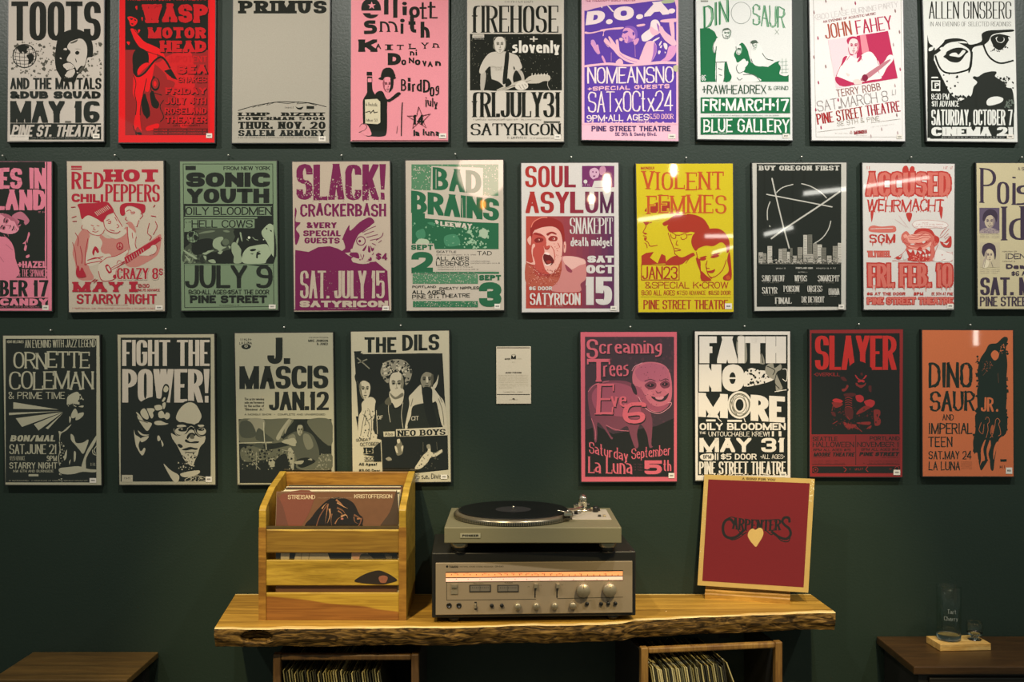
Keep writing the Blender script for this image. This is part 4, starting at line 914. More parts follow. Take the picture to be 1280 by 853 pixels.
def p_city(a):
    P='#b9b5a8'; B='#15180f'
    a.R(B, 66, 42, 506, 786)
    a.T(P, 'BUY OREGON FIRST', 78, 50, 418, 26, k=.34, kh=.2, serif=.1, st=.8, gap=.28)
    a.L(P, 7, '145,115 178,260 205,370 236,482', False); a.L(P, 6, '116,200 300,235 460,266', False); a.L(P, 8, '140,432 210,380 400,255 500,185', False)
    for pts in ('168,192 200,165 256,148', '298,144 350,160 400,190 430,220', '136,238 122,280 122,334', '452,338 440,380 410,425 366,456', '132,362 136,370'): a.L(P, 5, pts)
    sky = ((76,502,22),(100,508,16),(122,470,24),(148,556,30),(180,484,18),(200,482,22),(224,500,14),(240,480,12),(254,520,20),(278,476,26),(308,412,20),(330,410,24),(308,512,60),(358,456,20),(380,462,24),(400,478,26),(430,520,24),(460,470,24),(486,454,20))
    for i, (x, y, w_) in enumerate(sky):
        a.R(('#a8a294','#8d887a','#bdb7a8','#6a675b')[i % 4], x, y, x + w_, 556)
        for yy in range(int(y)+6, 552, 9): a.L('#3a3c32', 1.6, f'{x+3},{yy} {x+w_-3},{yy}', False)
    a.N('#a8a294', 72, 540, 506, 562, 120, 2, 5); a.N('#2c3028', 72, 520, 506, 562, 60, 2, 5, 9); a.L('#8a8678', 2, '76,562 504,562', False)
    a.tiny(P, 166, 583, 46, 7); a.T(P, 'PORTLAND 1988', 268, 580, 88, 9, k=.28); a.tiny(P, 374, 582, 102, 7); a.tiny(P, 280, 603, 48, 6)
    for t, x, y, w_, h in (('S/NO-TALENT',92,622,118,32),('WIPERS',260,622,66,32),('SNAKEPIT',382,622,112,32),('SATYR',92,684,80,34),('POISON',204,676,82,32),('OBSESS',328,676,78,32),('DHARMA',438,690,56,34),('FINAL',160,738,86,32),('DR DETROIT',298,732,118,32)):
        a.T(P, t, x, y, w_, h, k=.32, kh=.12, serif=.04, st=.8, wob=1.5, gap=.06); a.tiny('#8a8678', x+6, y+h+5, w_*.7, 4)
def p_drip(a):
    P='#cfc9c0'; R_='#b4352c'; O='#c8685a'
    a.tiny(R_, 52, 54, 32, 16); a.tiny(R_, 464, 56, 44, 12)
    a.T(O, 'ACCUSED', 62, 86, 438, 120, k=.36, kh=.22, out=R_, ow=7, wob=2.5, gap=.12, drip=1.6, slant=.0); a.P(R_, '250,80 256,56 274,52 282,80|286,78 296,54 312,60 310,86')
    a.T(P, '1', 0, 0, 1, 1)
    a.T(R_, 'WEHRMACHT', 62, 226, 402, 64, k=.2, kh=.2, wob=4, jit=.05, slant=.06, drip=1, gap=.04); a.P(R_, '268,300 300,300 286,345|440,270 460,270 452,330|84,290 100,290 90,345')
    a.L('#c8a09a', 2, '230,310 280,375|210,330 270,372')
    a.P(O, '76,372 100,362 140,368 200,364 216,374 210,396 150,400 80,394'); a.L(P, 3, '84,380 200,376', False); a.T(R_, 'SGM', 78, 408, 134, 46, k=.24, kh=.2, wob=3, drip=3)
    a.T(O, 'TILTWHEEL', 68, 496, 120, 30, k=.3, out=R_, ow=2.5, drip=.8)
    # cartoon face with bubble
    a.L(R_, 2.5, '196,546 508,548 508,500', False); a.P('#ddd5cc', '300,356 320,338 380,334 440,340 478,350 486,366 460,376 420,374 380,378 320,376'); a.L('#b8786e', 2, '300,356 320,338 380,334 440,340 478,350 486,366 460,376 420,374 380,378 320,376 300,356'); a.tiny(R_, 354, 346, 30, 6); a.tiny(R_, 312, 354, 152, 6); a.tiny(R_, 316, 366, 140, 6)
    a.t = (.3174, 174.9, 312.3); p2 = '#e09a88'
    a.P(O, '215,380 230,300 290,250 330,270 360,310 420,290 470,230 540,205 640,205 720,250 780,320 830,350 840,420 800,480 760,520 770,600 740,740 350,740 330,640 290,560 300,500 250,440'); a.P(R_, '420,290 450,240 520,205 640,205 720,240 760,320 740,330 700,290 640,260 560,250 500,270 440,305|760,330 830,350 830,430 790,440 760,390')
    a.P(p2, '330,320 480,300 640,300 700,350 640,400 520,440 400,450 330,420|330,500 450,520 560,520 640,480 700,430 720,480 680,520 560,560 420,560|250,330 290,300 320,340 290,380')
    for pts in ('330,350 460,360 560,320 700,330','340,380 470,390 600,350 690,370','260,430 330,460 450,470 540,500','300,500 380,530 480,545','380,310 480,330 600,290','700,400 640,440 560,470','720,440 700,500 640,530','300,360 250,400 240,440','780,380 740,440 760,500','800,400 770,450','690,260 740,310'): a.L(R_, 9, pts)
    a.P(R_, '450,440 560,450 620,410 640,430 580,465 480,462|470,560 520,510 560,540 540,560|360,460 420,470 400,480'); a.P(P, '560,425 600,410 612,430 575,450|365,458 420,455 430,470 380,474')
    a.P(R_, '290,590 330,560 480,580 640,540 700,560 690,640 640,740 350,740 330,650 300,620'); a.P(P, '330,555 390,560 380,600 350,590|425,565 470,575 450,640 435,610|490,575 550,590 530,630 510,600|565,565 610,560 612,620 590,590|625,530 680,510 685,580 650,560|240,600 290,570 320,640 330,690 260,720 245,660')
    a.P(P, '565,640 590,640 590,670 570,670|610,635 640,630 640,665 615,668|660,630 690,625 690,655 665,660'); a.N(p2, 350, 640, 680, 735, 30, 5, 12)
    a.P('#ddd5cc', '790,570 850,555 950,590 1035,600 1035,740 745,740 760,660'); a.L(R_, 6, '745,740 770,600 820,470|950,590 1035,610|940,710 870,730'); a.P(R_, '1030,330 1035,500 960,520 900,500 850,420 930,430|120,690 160,660 200,680 230,610 210,700 160,715'); a.P(P, '900,440 960,450 1000,420 960,480')
    for pts in ('850,330 900,250 960,200','880,350 950,270 1000,210','910,360 990,290','930,380 1010,330','870,300 920,230','100,700 230,620 300,540','840,370 880,340'): a.L(R_, 6, pts)
    a.t = None
    a.E(R_, 456, 516, 3)
    a.T(O, 'FRI. FEB. 10', 70, 562, 438, 118, k=.36, kh=.24, out=R_, ow=7, wob=2, gap=.05, drip=1.6)
    a.T(R_, '$6 AT THE DOOR', 64, 710, 200, 16, k=.28, wob=1); a.T(R_, '8PM', 308, 710, 50, 16, k=.3, wob=1); a.T(R_, 'SE 9TH AT PINE', 400, 710, 114, 16, k=.28, wob=1)
    a.T(O, 'PINE STREET THEATRE', 66, 738, 446, 34, k=.3, out=R_, ow=3.5, wob=1.5, gap=.1, drip=.7)
def p_cream(a):
    P='#c0b48e'; V='#3a2c3c'
    a.T(V, 'Poi', 84, 62, 190, 182, k=.2, kh=.1, serif=.06, st=.6, gap=.1, dy=12); a.T(V, 's', 272, 96, 80, 160, k=.2, kh=.1); a.T(V, 'on', 360, 80, 150, 170, k=.2, kh=.1)
    a.T(V, 'Idea', 190, 264, 330, 176, k=.2, kh=.09, serif=.06, st=.6, gap=.12, dy=-8)
    a.T(V, 'A SPECIAL NIGHT', 280, 58, 160, 18, k=.2)
    a.R('#5c4e60', 80, 270, 184, 402)
    a.F(133, 342, 28, 35, '#b8a890', V, '#8a7a74', mouth='smile'); a.P(V, '96,330 104,296 130,278 160,284 174,310 168,345 160,325 140,308 118,316 106,340')
    a.P('#9c8c88', '84,402 96,380 130,374 160,380 182,402'); a.N('#7a6a72', 84, 380, 184, 402, 50, 2, 4); a.tiny('#8a7c78', 84, 408, 100, 4); a.tiny('#8a7c78', 84, 416, 100, 4); a.tiny('#8a7c78', 84, 424, 100, 4)
    a.R('#b8ab8c', 84, 450, 186, 580); a.F(131, 518, 22, 34, '#c8b898', V, '#948478', turn=.3); a.P(V, '92,500 100,466 130,452 160,468 166,510 160,540 152,500 130,484 110,500 104,525'); a.P('#a89a88', '104,580 120,540 110,530 100,545 96,580'); a.P('#d4c8a8','112,540 130,552 120,580 100,580'); a.L(V, 2, '112,540 104,580|140,550 150,580')
    a.tiny('#8a7c78', 84, 588, 102, 4); a.tiny('#8a7c78', 84, 598, 102, 4); a.tiny('#8a7c78', 84, 608, 90, 4)
    a.tiny(V, 200, 494, 72, 6); a.T('#4a4048', 'IDENTITY', 214, 508, 220, 28, k=.12, gap=.12, serif=.03); a.tiny(V, 200, 545, 64, 6); a.T(V, 'Death', 218, 562, 160, 26, k=.24); a.T(V, '$6 AT DOOR', 246, 600, 190, 24, k=.24)
    a.T(V, 'SAT. MAR. 11', 84, 632, 476, 92, k=.34, kh=.22, gap=.08); a.T(V, 'PINE STREET THEATRE', 82, 732, 480, 50, k=.28, kh=.2, gap=.1)
# ---------------------------------------------------------------- posters, lower row
def p_jazz(a):
    P='#aaa68c'
    a.R(K, 28, 76, 490, 806)
    a.T(P, 'KBOO WELCOMES', 36, 84, 84, 14, k=.28); a.T(P, 'AN EVENING WITH JAZZ LEGEND', 126, 82, 360, 40, k=.22, kh=.16, gap=.12, dy=-4)
    a.T(P, 'ORNETTE', 68, 142, 388, 84, k=.17, kh=.12, serif=.05, st=.9, jit=.07, gap=.05); a.T(P, 'COLEMAN', 46, 244, 430, 92, k=.16, kh=.11, serif=.04, st=.9, jit=.06, gap=.04)
    a.T(P, '& PRIME TIME', 44, 346, 286, 36, k=.15, gap=.16)
    for p in ('68,398 300,436 68,432','46,452 310,444 46,464','80,480 320,448 112,524','172,510 320,450 196,542','232,530 322,452 244,536'): a.P(P, p, False)
    a.P(P, '340,400 345,370 380,348 400,350 404,380 396,392 404,410 360,404 342,412|372,440 385,432 396,462 372,480 360,470|392,460 424,450 422,468 400,486 384,488|352,470 362,482 354,505'); a.N(P, 345, 355, 425, 420, 26, 2, 6)
    a.P(P, '398,420 424,415 420,425'); a.P(P, '298,545 316,548 340,528 364,510 340,540 310,560 304,600 300,560')
    a.P(P, '360,560 376,572 386,604 420,604 448,588 446,610 424,660 404,640 380,612 362,590'); a.P(P, '488,570 486,600 440,680 436,736 414,730 440,650'); a.P(P, '302,735 350,728 400,724 450,738 492,742 480,755 420,752 380,762 340,765 306,758')
    a.P(P, '376,650 386,655 384,690 376,700|330,660 340,640 338,680 326,694|352,700 360,690 354,716'); a.L(P, 4, '302,600 306,640 298,680 304,720'); a.N(P, 300, 600, 330, 800, 26, 2, 6); a.L(P, 4, '492,620 478,640 486,660|470,640 474,660 492,668'); a.tiny(P, 462, 706, 26, 16)
    a.T(P, 'BON/MAL', 52, 566, 228, 32, k=.36, kh=.22, slant=.2); a.T(P, 'SAT.JUNE 21', 48, 612, 242, 50, k=.24, kh=.17, gap=.1); a.T(P, '$9.50 ADVANCE', 50, 672, 78, 22, k=.2); a.T(P, '9PM', 238, 670, 52, 28, k=.28)
    a.T(P, 'STARRY NIGHT', 48, 704, 244, 32, k=.24); a.T(P, 'NW 6TH AND BURNSIDE', 68, 742, 204, 13, k=.18); a.R(P, 146, 764, 196, 775)
    a.L(P, 2.4, '36,792 490,792', False) if 0 else None; a.tiny(P, 46, 794, 404, 6)
def p_fist(a):
    P='#b8b094'; Wm='#c0b5a2'
    a.R('#aaa488', 34, 60, 516, 812); a.R(K, 44, 70, 502, 802)
    a.T(Wm, 'FIGHT THE', 52, 82, 444, 132, k=.36, kh=.22, gap=.1); a.T(Wm, 'POWER!', 52, 230, 444, 170, k=.38, kh=.24, gap=.07)
    a.t = (.634, 81.3, 284.5)
    a.P(K, '60,260 90,190 150,150 200,138 262,150 275,80 290,40 315,35 330,60 325,120 305,200 300,240 340,270 345,310 330,360 240,400 180,440 120,460 70,400')
    a.P(K, '400,230 430,190 480,168 560,180 610,240 640,330 660,420 640,520 600,620 560,700 500,720 420,680 360,600 330,500 340,400 380,330')
    a.P(P, '285,75 300,48 318,55 325,75 310,98 290,95|272,170 290,140 302,148 285,175|275,195 298,180 302,205 288,235')
    a.P(P, '100,255 120,232 140,235 165,285 162,315 140,315 110,290|150,235 175,228 205,230 215,245 200,262 205,290 190,310 175,290|213,210 250,200 272,212 275,235 240,245 222,240')
    a.P(P, '245,262 270,248 285,260 295,280 310,262 335,275 332,305 310,318 290,305 262,308 245,295|215,335 260,328 300,345 325,352 290,362 240,364 215,355')
    a.P(P, '72,285 90,300 130,330 160,338 192,350 180,380 160,408 140,400 110,360 85,320'); a.P(P, '65,262 85,270 120,320 100,310'); a.P(P, '48,400 60,440 100,470 85,520 95,565 110,570 130,545 140,560 122,602 105,600 80,560 62,520 50,440|80,405 120,435 170,440 130,450 95,435')
    a.P(P, '100,470 165,450 150,480 110,500|235,455 250,448 262,480 240,490|265,480 285,515 275,535'); a.L(K, 5, '150,235 170,290 175,320|85,320 160,345')
    a.P(P, '385,300 410,240 455,195 500,180 545,200 575,250 590,290 580,320 560,350 540,360 500,350 440,345 400,330')
    a.P(P, '345,430 370,440 400,452 440,440 470,430 500,400 530,410 540,440 580,460 620,455 612,500 585,530 570,560 560,600 540,640 520,690 490,680 450,640 430,600 410,560 390,520 360,480')
    a.P(P, '395,365 440,360 470,372 440,378 400,378|560,362 600,360 610,372 575,378'); a.P(K, '395,345 440,338 480,352 500,372 470,362 420,358|520,370 560,345 605,350 600,360 560,360'); a.L(P, 4, '368,390 375,420 400,448 440,440 470,415 478,385|535,395 550,430 590,455 620,450|478,390 505,372 530,385')
    a.E(P, 422, 412, 44, 30); a.E(P, 590, 412, 36, 30); a.P(K, '405,395 430,385 460,392 470,408 440,415 410,410|560,395 590,385 612,395 600,408 570,408'); a.P(P, '425,392 435,390 440,398 430,402|592,392 600,396 592,402')
    a.P(K, '470,460 490,430 520,425 540,440 530,452 500,450 480,475|455,485 470,478 500,498 540,492 570,495 555,508 500,508 465,500'); a.P('#5c5846', '500,440 525,440 530,470 500,470')
    a.P(K, '430,560 470,545 500,538 530,545 560,550 545,562 510,558 470,566|450,575 500,580 550,575 500,588'); a.P(K, '360,480 385,520 400,560 425,600 410,620 380,570 355,520|395,520 420,515 440,535 420,545|430,640 460,655 490,690 460,700 430,670'); a.N(K, 400, 580, 560, 690, 46, 3, 8); a.N(P, 400, 660, 540, 720, 20, 3, 7, 6)
    a.t = None
    a.P(P, '262,712 300,745 340,770 336,802 312,800'); a.P(P, '350,760 440,744 436,765 370,780'); a.P(K, '340,790 376,780 360,802'); a.L(P, 3, '372,790 420,772 470,780 476,795 430,803 376,800 372,790'); a.N(P, 385, 778, 465, 800, 34, 2, 4)
    a.R('#b0a88e', 50, 768, 106, 804); a.tiny(K, 58, 780, 38, 10)
def p_piano(a):
    P='#a29e84'
    a.tiny(K, 60, 74, 52, 12); a.T(K, 'LA LUNA', 54, 94, 64, 12, k=.2, arc=-4); a.E(K, 88, 116, 24, 13); a.E(P, 88, 114, 9, 7); a.E(K, 88, 114, 4)
    a.tiny(K, 404, 66, 100, 7); a.T(K, 'MIKE JOHNSON', 404, 80, 100, 12, k=.26); a.T(K, '& JUNED', 448, 96, 56, 12, k=.26)
    a.T(K, 'J.', 196, 70, 116, 134, k=.36, kh=.3); a.T(K, 'MASCIS', 54, 216, 452, 116, k=.34, kh=.24, gap=.08, dy=-4)
    for i, t in enumerate(('The prize-winning', 'solo performance', 'by the author of', '"Dinosaur Jr."')): a.T(K, t, 80, 376 + i*17.5, 100, 12, k=.28)
    a.T(K, 'JAN.12', 204, 346, 304, 94, k=.33, kh=.22, gap=.06, dy=-2); a.T('#3c3e32', 'A MONQUI SHOW  *  COMPLETE AND UNABRIDGED', 80, 456, 410, 9, k=.16, gap=.2)
    a.R(P, 40, 478, 530, 492)
    a.R('#1a1d14', 50, 484, 522, 808)
    # photograph: a man at a table in a cluttered loft
    A='#7f7d68'; B='#555644'; C='#3c3f32'
    a.P(B, '54,490 180,486 300,486 250,560 280,600 60,605|240,490 330,486 290,540 270,570|400,490 520,490 520,620 440,560'); a.P(A, '96,488 180,488 170,560 130,570|290,500 320,488 300,530 284,560'); a.P('#8c8a74', '240,580 262,540 300,488 310,488 280,540 256,590')
    a.P(C, '60,500 110,498 140,560 110,580 60,570|150,530 190,560 230,596 140,590|100,640 160,600 180,650 130,670'); a.L('#a5a38a', 4, '176,500 182,600|52,606 220,602|188,600 196,720', False)
    a.P(B, '60,640 110,620 200,640 330,620 340,700 200,690 80,700|360,700 520,660 520,740 360,740'); a.P('#8c8a74', '205,690 230,686 236,722 206,726|300,640 330,640 330,740 318,740'); a.N(A, 60, 640, 340, 740, 90, 2, 6); a.N('#14160e', 60, 620, 340, 750, 70, 3, 8, 2); a.N(A, 440, 660, 520, 740, 40, 2, 6, 3)
    a.P('#47493b', '290,575 335,548 380,545 420,560 445,600 460,660 440,700 360,700 330,650 300,610 270,600'); a.P('#6a6a57', '380,560 410,566 430,620 400,640 380,600|300,576 330,560 340,590 310,600')
    a.P('#14160e', '336,520 350,498 375,494 390,520 388,545 372,530 350,530 342,550'); a.F(363, 541, 17, 27, '#8c8a74', '#1a1d14', '#55543f')
    a.P('#8f8d76', '268,600 300,586 340,612 332,622 300,612|300,590 330,580 345,600 335,610'); a.P('#14160e', '350,690 400,680 440,700 380,730 350,720|150,720 200,700 190,760 150,756|240,690 290,660 300,740 240,740'); a.P('#8c8a74', '402,690 418,684 424,694|336,700 380,695 370,712 340,712'); a.R('#14160e', 50, 744, 522, 808)
    a.L('#8c8a74', 2.5, '270,640 320,650 330,700|140,650 140,740|120,700 160,740', False)
    a.L(P, 8, '46,480 52,812', False)
def p_trio(a):
    P='#b8b094'; W='#bdb499'
    a.R('#14160e', 52, 150, 522, 760); a.P(P, '36,140 52,145 78,560 190,590 196,752 360,760 530,742 540,800 36,810 30,600', False) 
    a.P('#14160e', '50,140 90,138 62,190|60,470 190,470 190,560 78,585', False)
    a.P(P, '92,100 490,90 490,148 280,152 95,154', False); a.P(P, '488,120 494,148 528,580 536,760 545,780 542,60 488,60', False); a.P('#14160e', '488,150 500,150 522,560 490,560', False)
    a.T(K, 'THE', 104, 68, 162, 78, k=.33, kh=.26); a.T(K, 'DILS', 296, 56, 188, 82, k=.32, kh=.26, dy=-4, slant=.0)
    a.L('#7d7964', 6, '66,172 130,228|70,200 118,180')
    # left singer
    a.F(106, 334, 29, 50, W, '#14160e', '#77725c', turn=.2); a.P('#14160e', '54,265 80,240 120,238 134,270 136,310 124,298 100,288 76,300 62,290 70,320'); a.L('#4a4838', 3, '84,330 94,372|66,290 80,330')
    a.P(W, '92,400 130,372 160,388 156,440 166,590 84,580 72,540 76,470 90,440'); a.L('#3a3a2e', 3, '110,440 96,500 84,570|130,440 140,500 134,590|150,470 124,490|108,470 130,520 120,570|150,500 158,560|96,460 112,480 104,520'); a.N('#3a3a2e', 96, 430, 160, 580, 30, 2, 5)
    # blond one
    a.P('#8b8570', '186,250 196,212 222,188 262,180 300,184 330,206 346,240 336,285 314,312 306,270 290,238 250,236 232,262 226,300 208,290'); a.N('#14160e', 190, 190, 345, 300, 90, 3, 9); a.N(W, 190, 200, 330, 260, 60, 2, 7, 5)
    a.F(267, 308, 38, 60, W, '#14160e', '#77725c', turn=-.1); a.P(W, '236,340 300,330 302,380 290,410 262,426 236,410 232,380'); a.P('#14160e', '282,240 292,238 290,252|244,400 258,426 240,420'); a.P('#6b6653', '234,350 262,372 296,350 300,368 262,384 240,370|238,300 242,330')
    a.P('#1d2016', '162,440 200,400 235,380 250,428 290,425 306,370 330,400 330,560 160,560'); a.L(W, 2.6, '228,400 226,440 236,500|300,400 292,460 300,530|165,440 170,560'); a.P('#55523f', '208,392 232,372 240,410 214,410'); a.T(W, 'OF', 168, 466, 30, 20, k=.2)
    # right one
    a.F(422, 286, 35, 48, '#817b65', '#14160e', '#4f4b3a', turn=-.1); a.P('#14160e', '376,270 378,230 410,196 450,200 476,236 474,280 456,300 456,262 420,244 396,262 386,290'); a.P(W, '418,270 426,270 428,296 418,296')
    a.P(W, '330,372 352,346 385,312 394,318 398,360 420,400 440,330 452,322 480,360 505,390 518,440 524,525 500,520 486,470 470,400 452,400 400,420 360,430 336,480 322,530 310,528 320,470 332,410'); a.P('#1d2016', '350,420 400,404 440,400 470,430 478,525 330,530 340,470'); a.P('#14160e', '400,330 446,330 450,400 476,520 440,524 410,440'); a.L('#4a4838', 3, '480,380 500,440 508,515|486,370 500,400|350,380 340,420')
    a.P(W, '480,258 470,290 452,316 462,330 476,300'); a.T('#c0b8a0', 'CIT', 342, 470, 38, 22, k=.2, dy=-2)
    a.P(P, '200,548 258,546 258,572 202,574', False); a.T(K, 'Also', 208, 552, 42, 16, k=.2); a.P(W, '264,536 526,524 528,566 266,574', False); a.T(K, 'NEO BOYS', 272, 542, 244, 30, k=.3, kh=.15, serif=.1, st=.8, dy=-8)
    a.P('#14160e', '194,578 526,566 530,740 196,756', False)
    a.P('#6c6854', '262,630 275,600 290,598 300,630 296,660 270,668|470,650 496,640 500,655 470,668'); a.P(W, '270,588 284,586 284,604 272,606|258,622 268,626 274,656 264,650|290,626 302,620 296,650'); a.P('#8b8570', '212,685 230,676 244,690 226,696')
    a.P(W, '360,735 380,700 400,670 424,648 428,625 440,628 442,650 470,655 495,638 498,650 470,672 440,680 424,705 390,735'); a.P('#8b8570', '420,616 436,612 440,632 424,634'); a.N('#4a4838', 370, 650, 480, 735, 30, 2, 5); a.L('#5c5846', 2, '402,600 402,650|470,600 474,640')
    a.T(K, 'SUNDAY', 62, 584, 72, 14, k=.16, dy=-5); a.T(K, 'OCTOBER', 82, 604, 96, 18, k=.16, dy=-4); a.T(K, '15', 98, 628, 48, 30, k=.32, serif=.1); a.P('#14160e', '148,632 186,600 190,700 152,700 150,672 96,664 150,658', False); a.T(K, '300', 104, 676, 46, 16, k=.16); a.L(K, 3, '104,698 156,696'); a.T(K, 'All Ages!', 76, 706, 92, 14, k=.26); a.T(K, '$3.00 Door', 76, 738, 110, 14, k=.26)
    a.T(K, '315 s.e. Division', 342, 762, 192, 26, k=.15, dy=-3)
def p_baby(a):
    P='#c85c68'; D='#3e2c32'
    a.R(D, 58, 66, 510, 778); a.N('#4c3038', 60, 70, 508, 600, 160, 4, 12); a.R('#2a2526', 60, 520, 508, 776) if 0 else None
    a.P('#1c1b17', '60,540 120,520 200,560 300,540 420,520 508,480 508,776 60,776', False)
    # baby head on piglet body
    M='#95495a'; m2='#743c49'; hi='#b8626f'
    a.P(m2, '74,340 110,305 180,288 290,300 330,380 380,430 400,500 395,610 404,622 385,628 372,560 340,510 322,560 330,620 312,630 286,560 270,520 215,545 165,520 190,570 200,580 190,585 160,540 122,500 120,560 116,600 106,595 100,530 78,430')
    a.P(M, '96,350 140,310 220,300 300,330 340,430 330,480 230,470 140,460 100,410'); a.L('#c06874', 3, '165,515 215,538 280,545|74,345 110,308 180,290|90,480 110,540 110,590')
    a.P(hi, '305,235 330,205 380,194 440,200 480,230 496,280 500,340 494,390 470,430 430,448 390,440 350,400 322,370 306,320 298,280')
    a.P('#a8586a', '320,230 380,200 460,215 485,260 490,320 470,290 400,300 340,290 316,260'); a.P(M, '306,320 330,380 380,430 430,446 470,430 494,390 470,410 420,420 380,395 350,340 330,320')
    a.P('#33242a', '292,310 304,306 318,330 322,360 304,350'); a.P('#6c3542', '360,312 392,292 420,304 414,328 384,334|438,306 466,288 488,302 484,322 456,328'); a.P('#2a1c22', '372,314 394,303 410,312 394,322|446,308 466,298 480,306 466,316'); a.E('#c06874', 390, 311, 3); a.E('#c06874', 462, 306, 3); a.P('#33242a', '390,366 420,374 460,368 484,352 470,384 440,396 412,388')
    a.P('#c77c86', '416,374 458,370 448,384 426,384'); a.P(m2, '416,338 430,348 446,342 440,352 424,354'); a.L('#4a2a34', 4, '360,292 390,282 416,292|440,292 466,280 484,286'); a.P('#c06874', '376,344 400,340 396,370 374,366|462,336 484,330 480,352')
    a.L('#d08a92', 3, '330,370 350,410 380,440 420,455 450,450 490,420 496,400 478,402'); a.L('#d08a92', 3, '296,240 312,215 350,198'); a.N('#5c3440', 330, 200, 490, 420, 60, 1, 3)
    t='#2c2224'
    for x, y, k_ in ((70,84,0),(66,78,1)):
        c = (t, P)[k_]
        a.T(c, 'S', x, y, 58, 100, k=.24, kh=.18, serif=.08); a.T(c, 'creaming', x+64, y-2, 322, 76, k=.22, kh=.15, serif=.05, st=.8, gap=.14, dy=-2, wob=1)
        a.T(c, 'T', x+2, y+100, 118, 116, k=.18, kh=.14, serif=.03); a.T(c, 'rees', x+84, y+104, 132, 86, k=.24, kh=.16, serif=.05, dy=-4, wob=1)
        a.T(c, 'E', x+48, y+226, 86, 156, k=.2, kh=.12, serif=.08, wob=2, slant=.04); a.T(c, 've', x+122, y+262, 84, 82, k=.24, kh=.16, serif=.04, wob=1.5); a.T(c, '6', x+178, y+320, 116, 108, k=.2, kh=.16, wob=1, slant=.1)
        a.T(c, 'Saturday', x+12, y+520, 200, 58, k=.2, serif=.04, dy=44, wob=1.5); a.T(c, 'September', x+228, y+556, 202, 54, k=.2, serif=.04, dy=-22, wob=1.5)
        a.T(c, 'La Luna', x+8, y+596, 226, 84, k=.22, kh=.15, serif=.04, dy=6, gap=.1); a.T(c, '5', x+294, y+616, 88, 70, k=.26, kh=.2); a.T(c, 'th', x+390, y+614, 42, 56, k=.26)
    a.tiny('#5c3440', 306, 710, 44, 8); a.tiny('#5c3440', 306, 724, 40, 8); a.tiny('#5c3440', 306, 738, 44, 8)
def p_whiteout(a):
    P='#dad1c2'
    a.R(K, 50, 56, 506, 770)
    a.P('#8f8a7a', '250,70 290,70 300,180 280,200 250,160|345,190 365,150 380,160 388,205'); a.L(K, 4, '240,66 262,120 250,160|300,70 310,130|350,190 370,150 380,200')
    a.T(P, 'FAITH', 58, 64, 440, 136, k=.46, kh=.34, gap=.03)
    a.P(P, '285,250 320,225 360,235 400,240 430,260 425,290 300,320 282,300'); a.N(K, 290, 230, 430, 325, 50, 3, 9); a.P(K, '270,325 480,320 506,345 430,360 300,350'); a.P('#8f8a7a', '400,210 430,200 440,225 470,205 474,230 450,250 470,300 480,330 450,345 440,290 410,270 392,240'); a.L(K, 4, '400,215 440,235 430,260|450,250 440,300 465,330'); a.L(P, 4, '480,230 502,235 500,290 480,280|440,345 500,335')
    a.T(P, 'NO', 56, 206, 230, 138, k=.42, kh=.34, gap=.04); a.E(P, 226, 276, 48, 66); a.E(K, 226, 276, 16, 30); a.R(P, 206, 272, 246, 280)
    a.T(P, 'M', 52, 350, 150, 122, k=.32, kh=.3, dy=8); a.E(P, 262, 412, 62, 70); a.E('#6b6858', 262, 412, 52, 60); a.E(P, 262, 412, 46, 54); a.E('#6b6858', 262, 412, 34, 42); a.E(P, 262, 412, 30, 38); a.E(K, 262, 412, 20, 30); a.L('#6b6858', 3, '215,380 240,450 300,450 310,385 240,360 225,430 262,470 300,430 270,356 222,400 248,462')
    a.T(P, 'RE', 318, 360, 174, 132, k=.4, kh=.3, dy=10, gap=.05); a.R(P, 92, 486, 140, 496); a.R(P, 200, 488, 274, 498); a.L(P, 4, '150,478 170,498|284,480 292,500')
    a.T(P, 'OILY BLOODMEN', 58, 504, 438, 36, k=.24, gap=.1); a.T(P, 'THE', 58, 548, 32, 12, k=.2); a.T(P, 'UNTOUCHABLE KREW!', 104, 548, 310, 24, k=.14, wob=1, gap=.14); a.R(P, 426, 546, 436, 572); a.R(P, 460, 546, 474, 572)
    a.T(P, 'MAY 31', 58, 580, 438, 72, k=.26, kh=.2, gap=.14); a.P(P, '66,666 124,660 126,692 70,690'); a.T(K, '8PM', 76, 666, 42, 20, k=.28, wob=1); a.R(P, 136, 658, 142, 692); a.R(P, 148, 658, 154, 692); a.T(P, '$5 DOOR', 166, 660, 182, 30, k=.22); a.T(P, '*ALL AGES*', 368, 664, 122, 22, k=.16, wob=1)
    a.T(P, 'PINE STREET THEATRE', 56, 700, 440, 64, k=.34, kh=.22, gap=.1); a.R(P, 40, 772, 520, 800); a.N(P, 54, 764, 500, 774, 50, 3, 5)
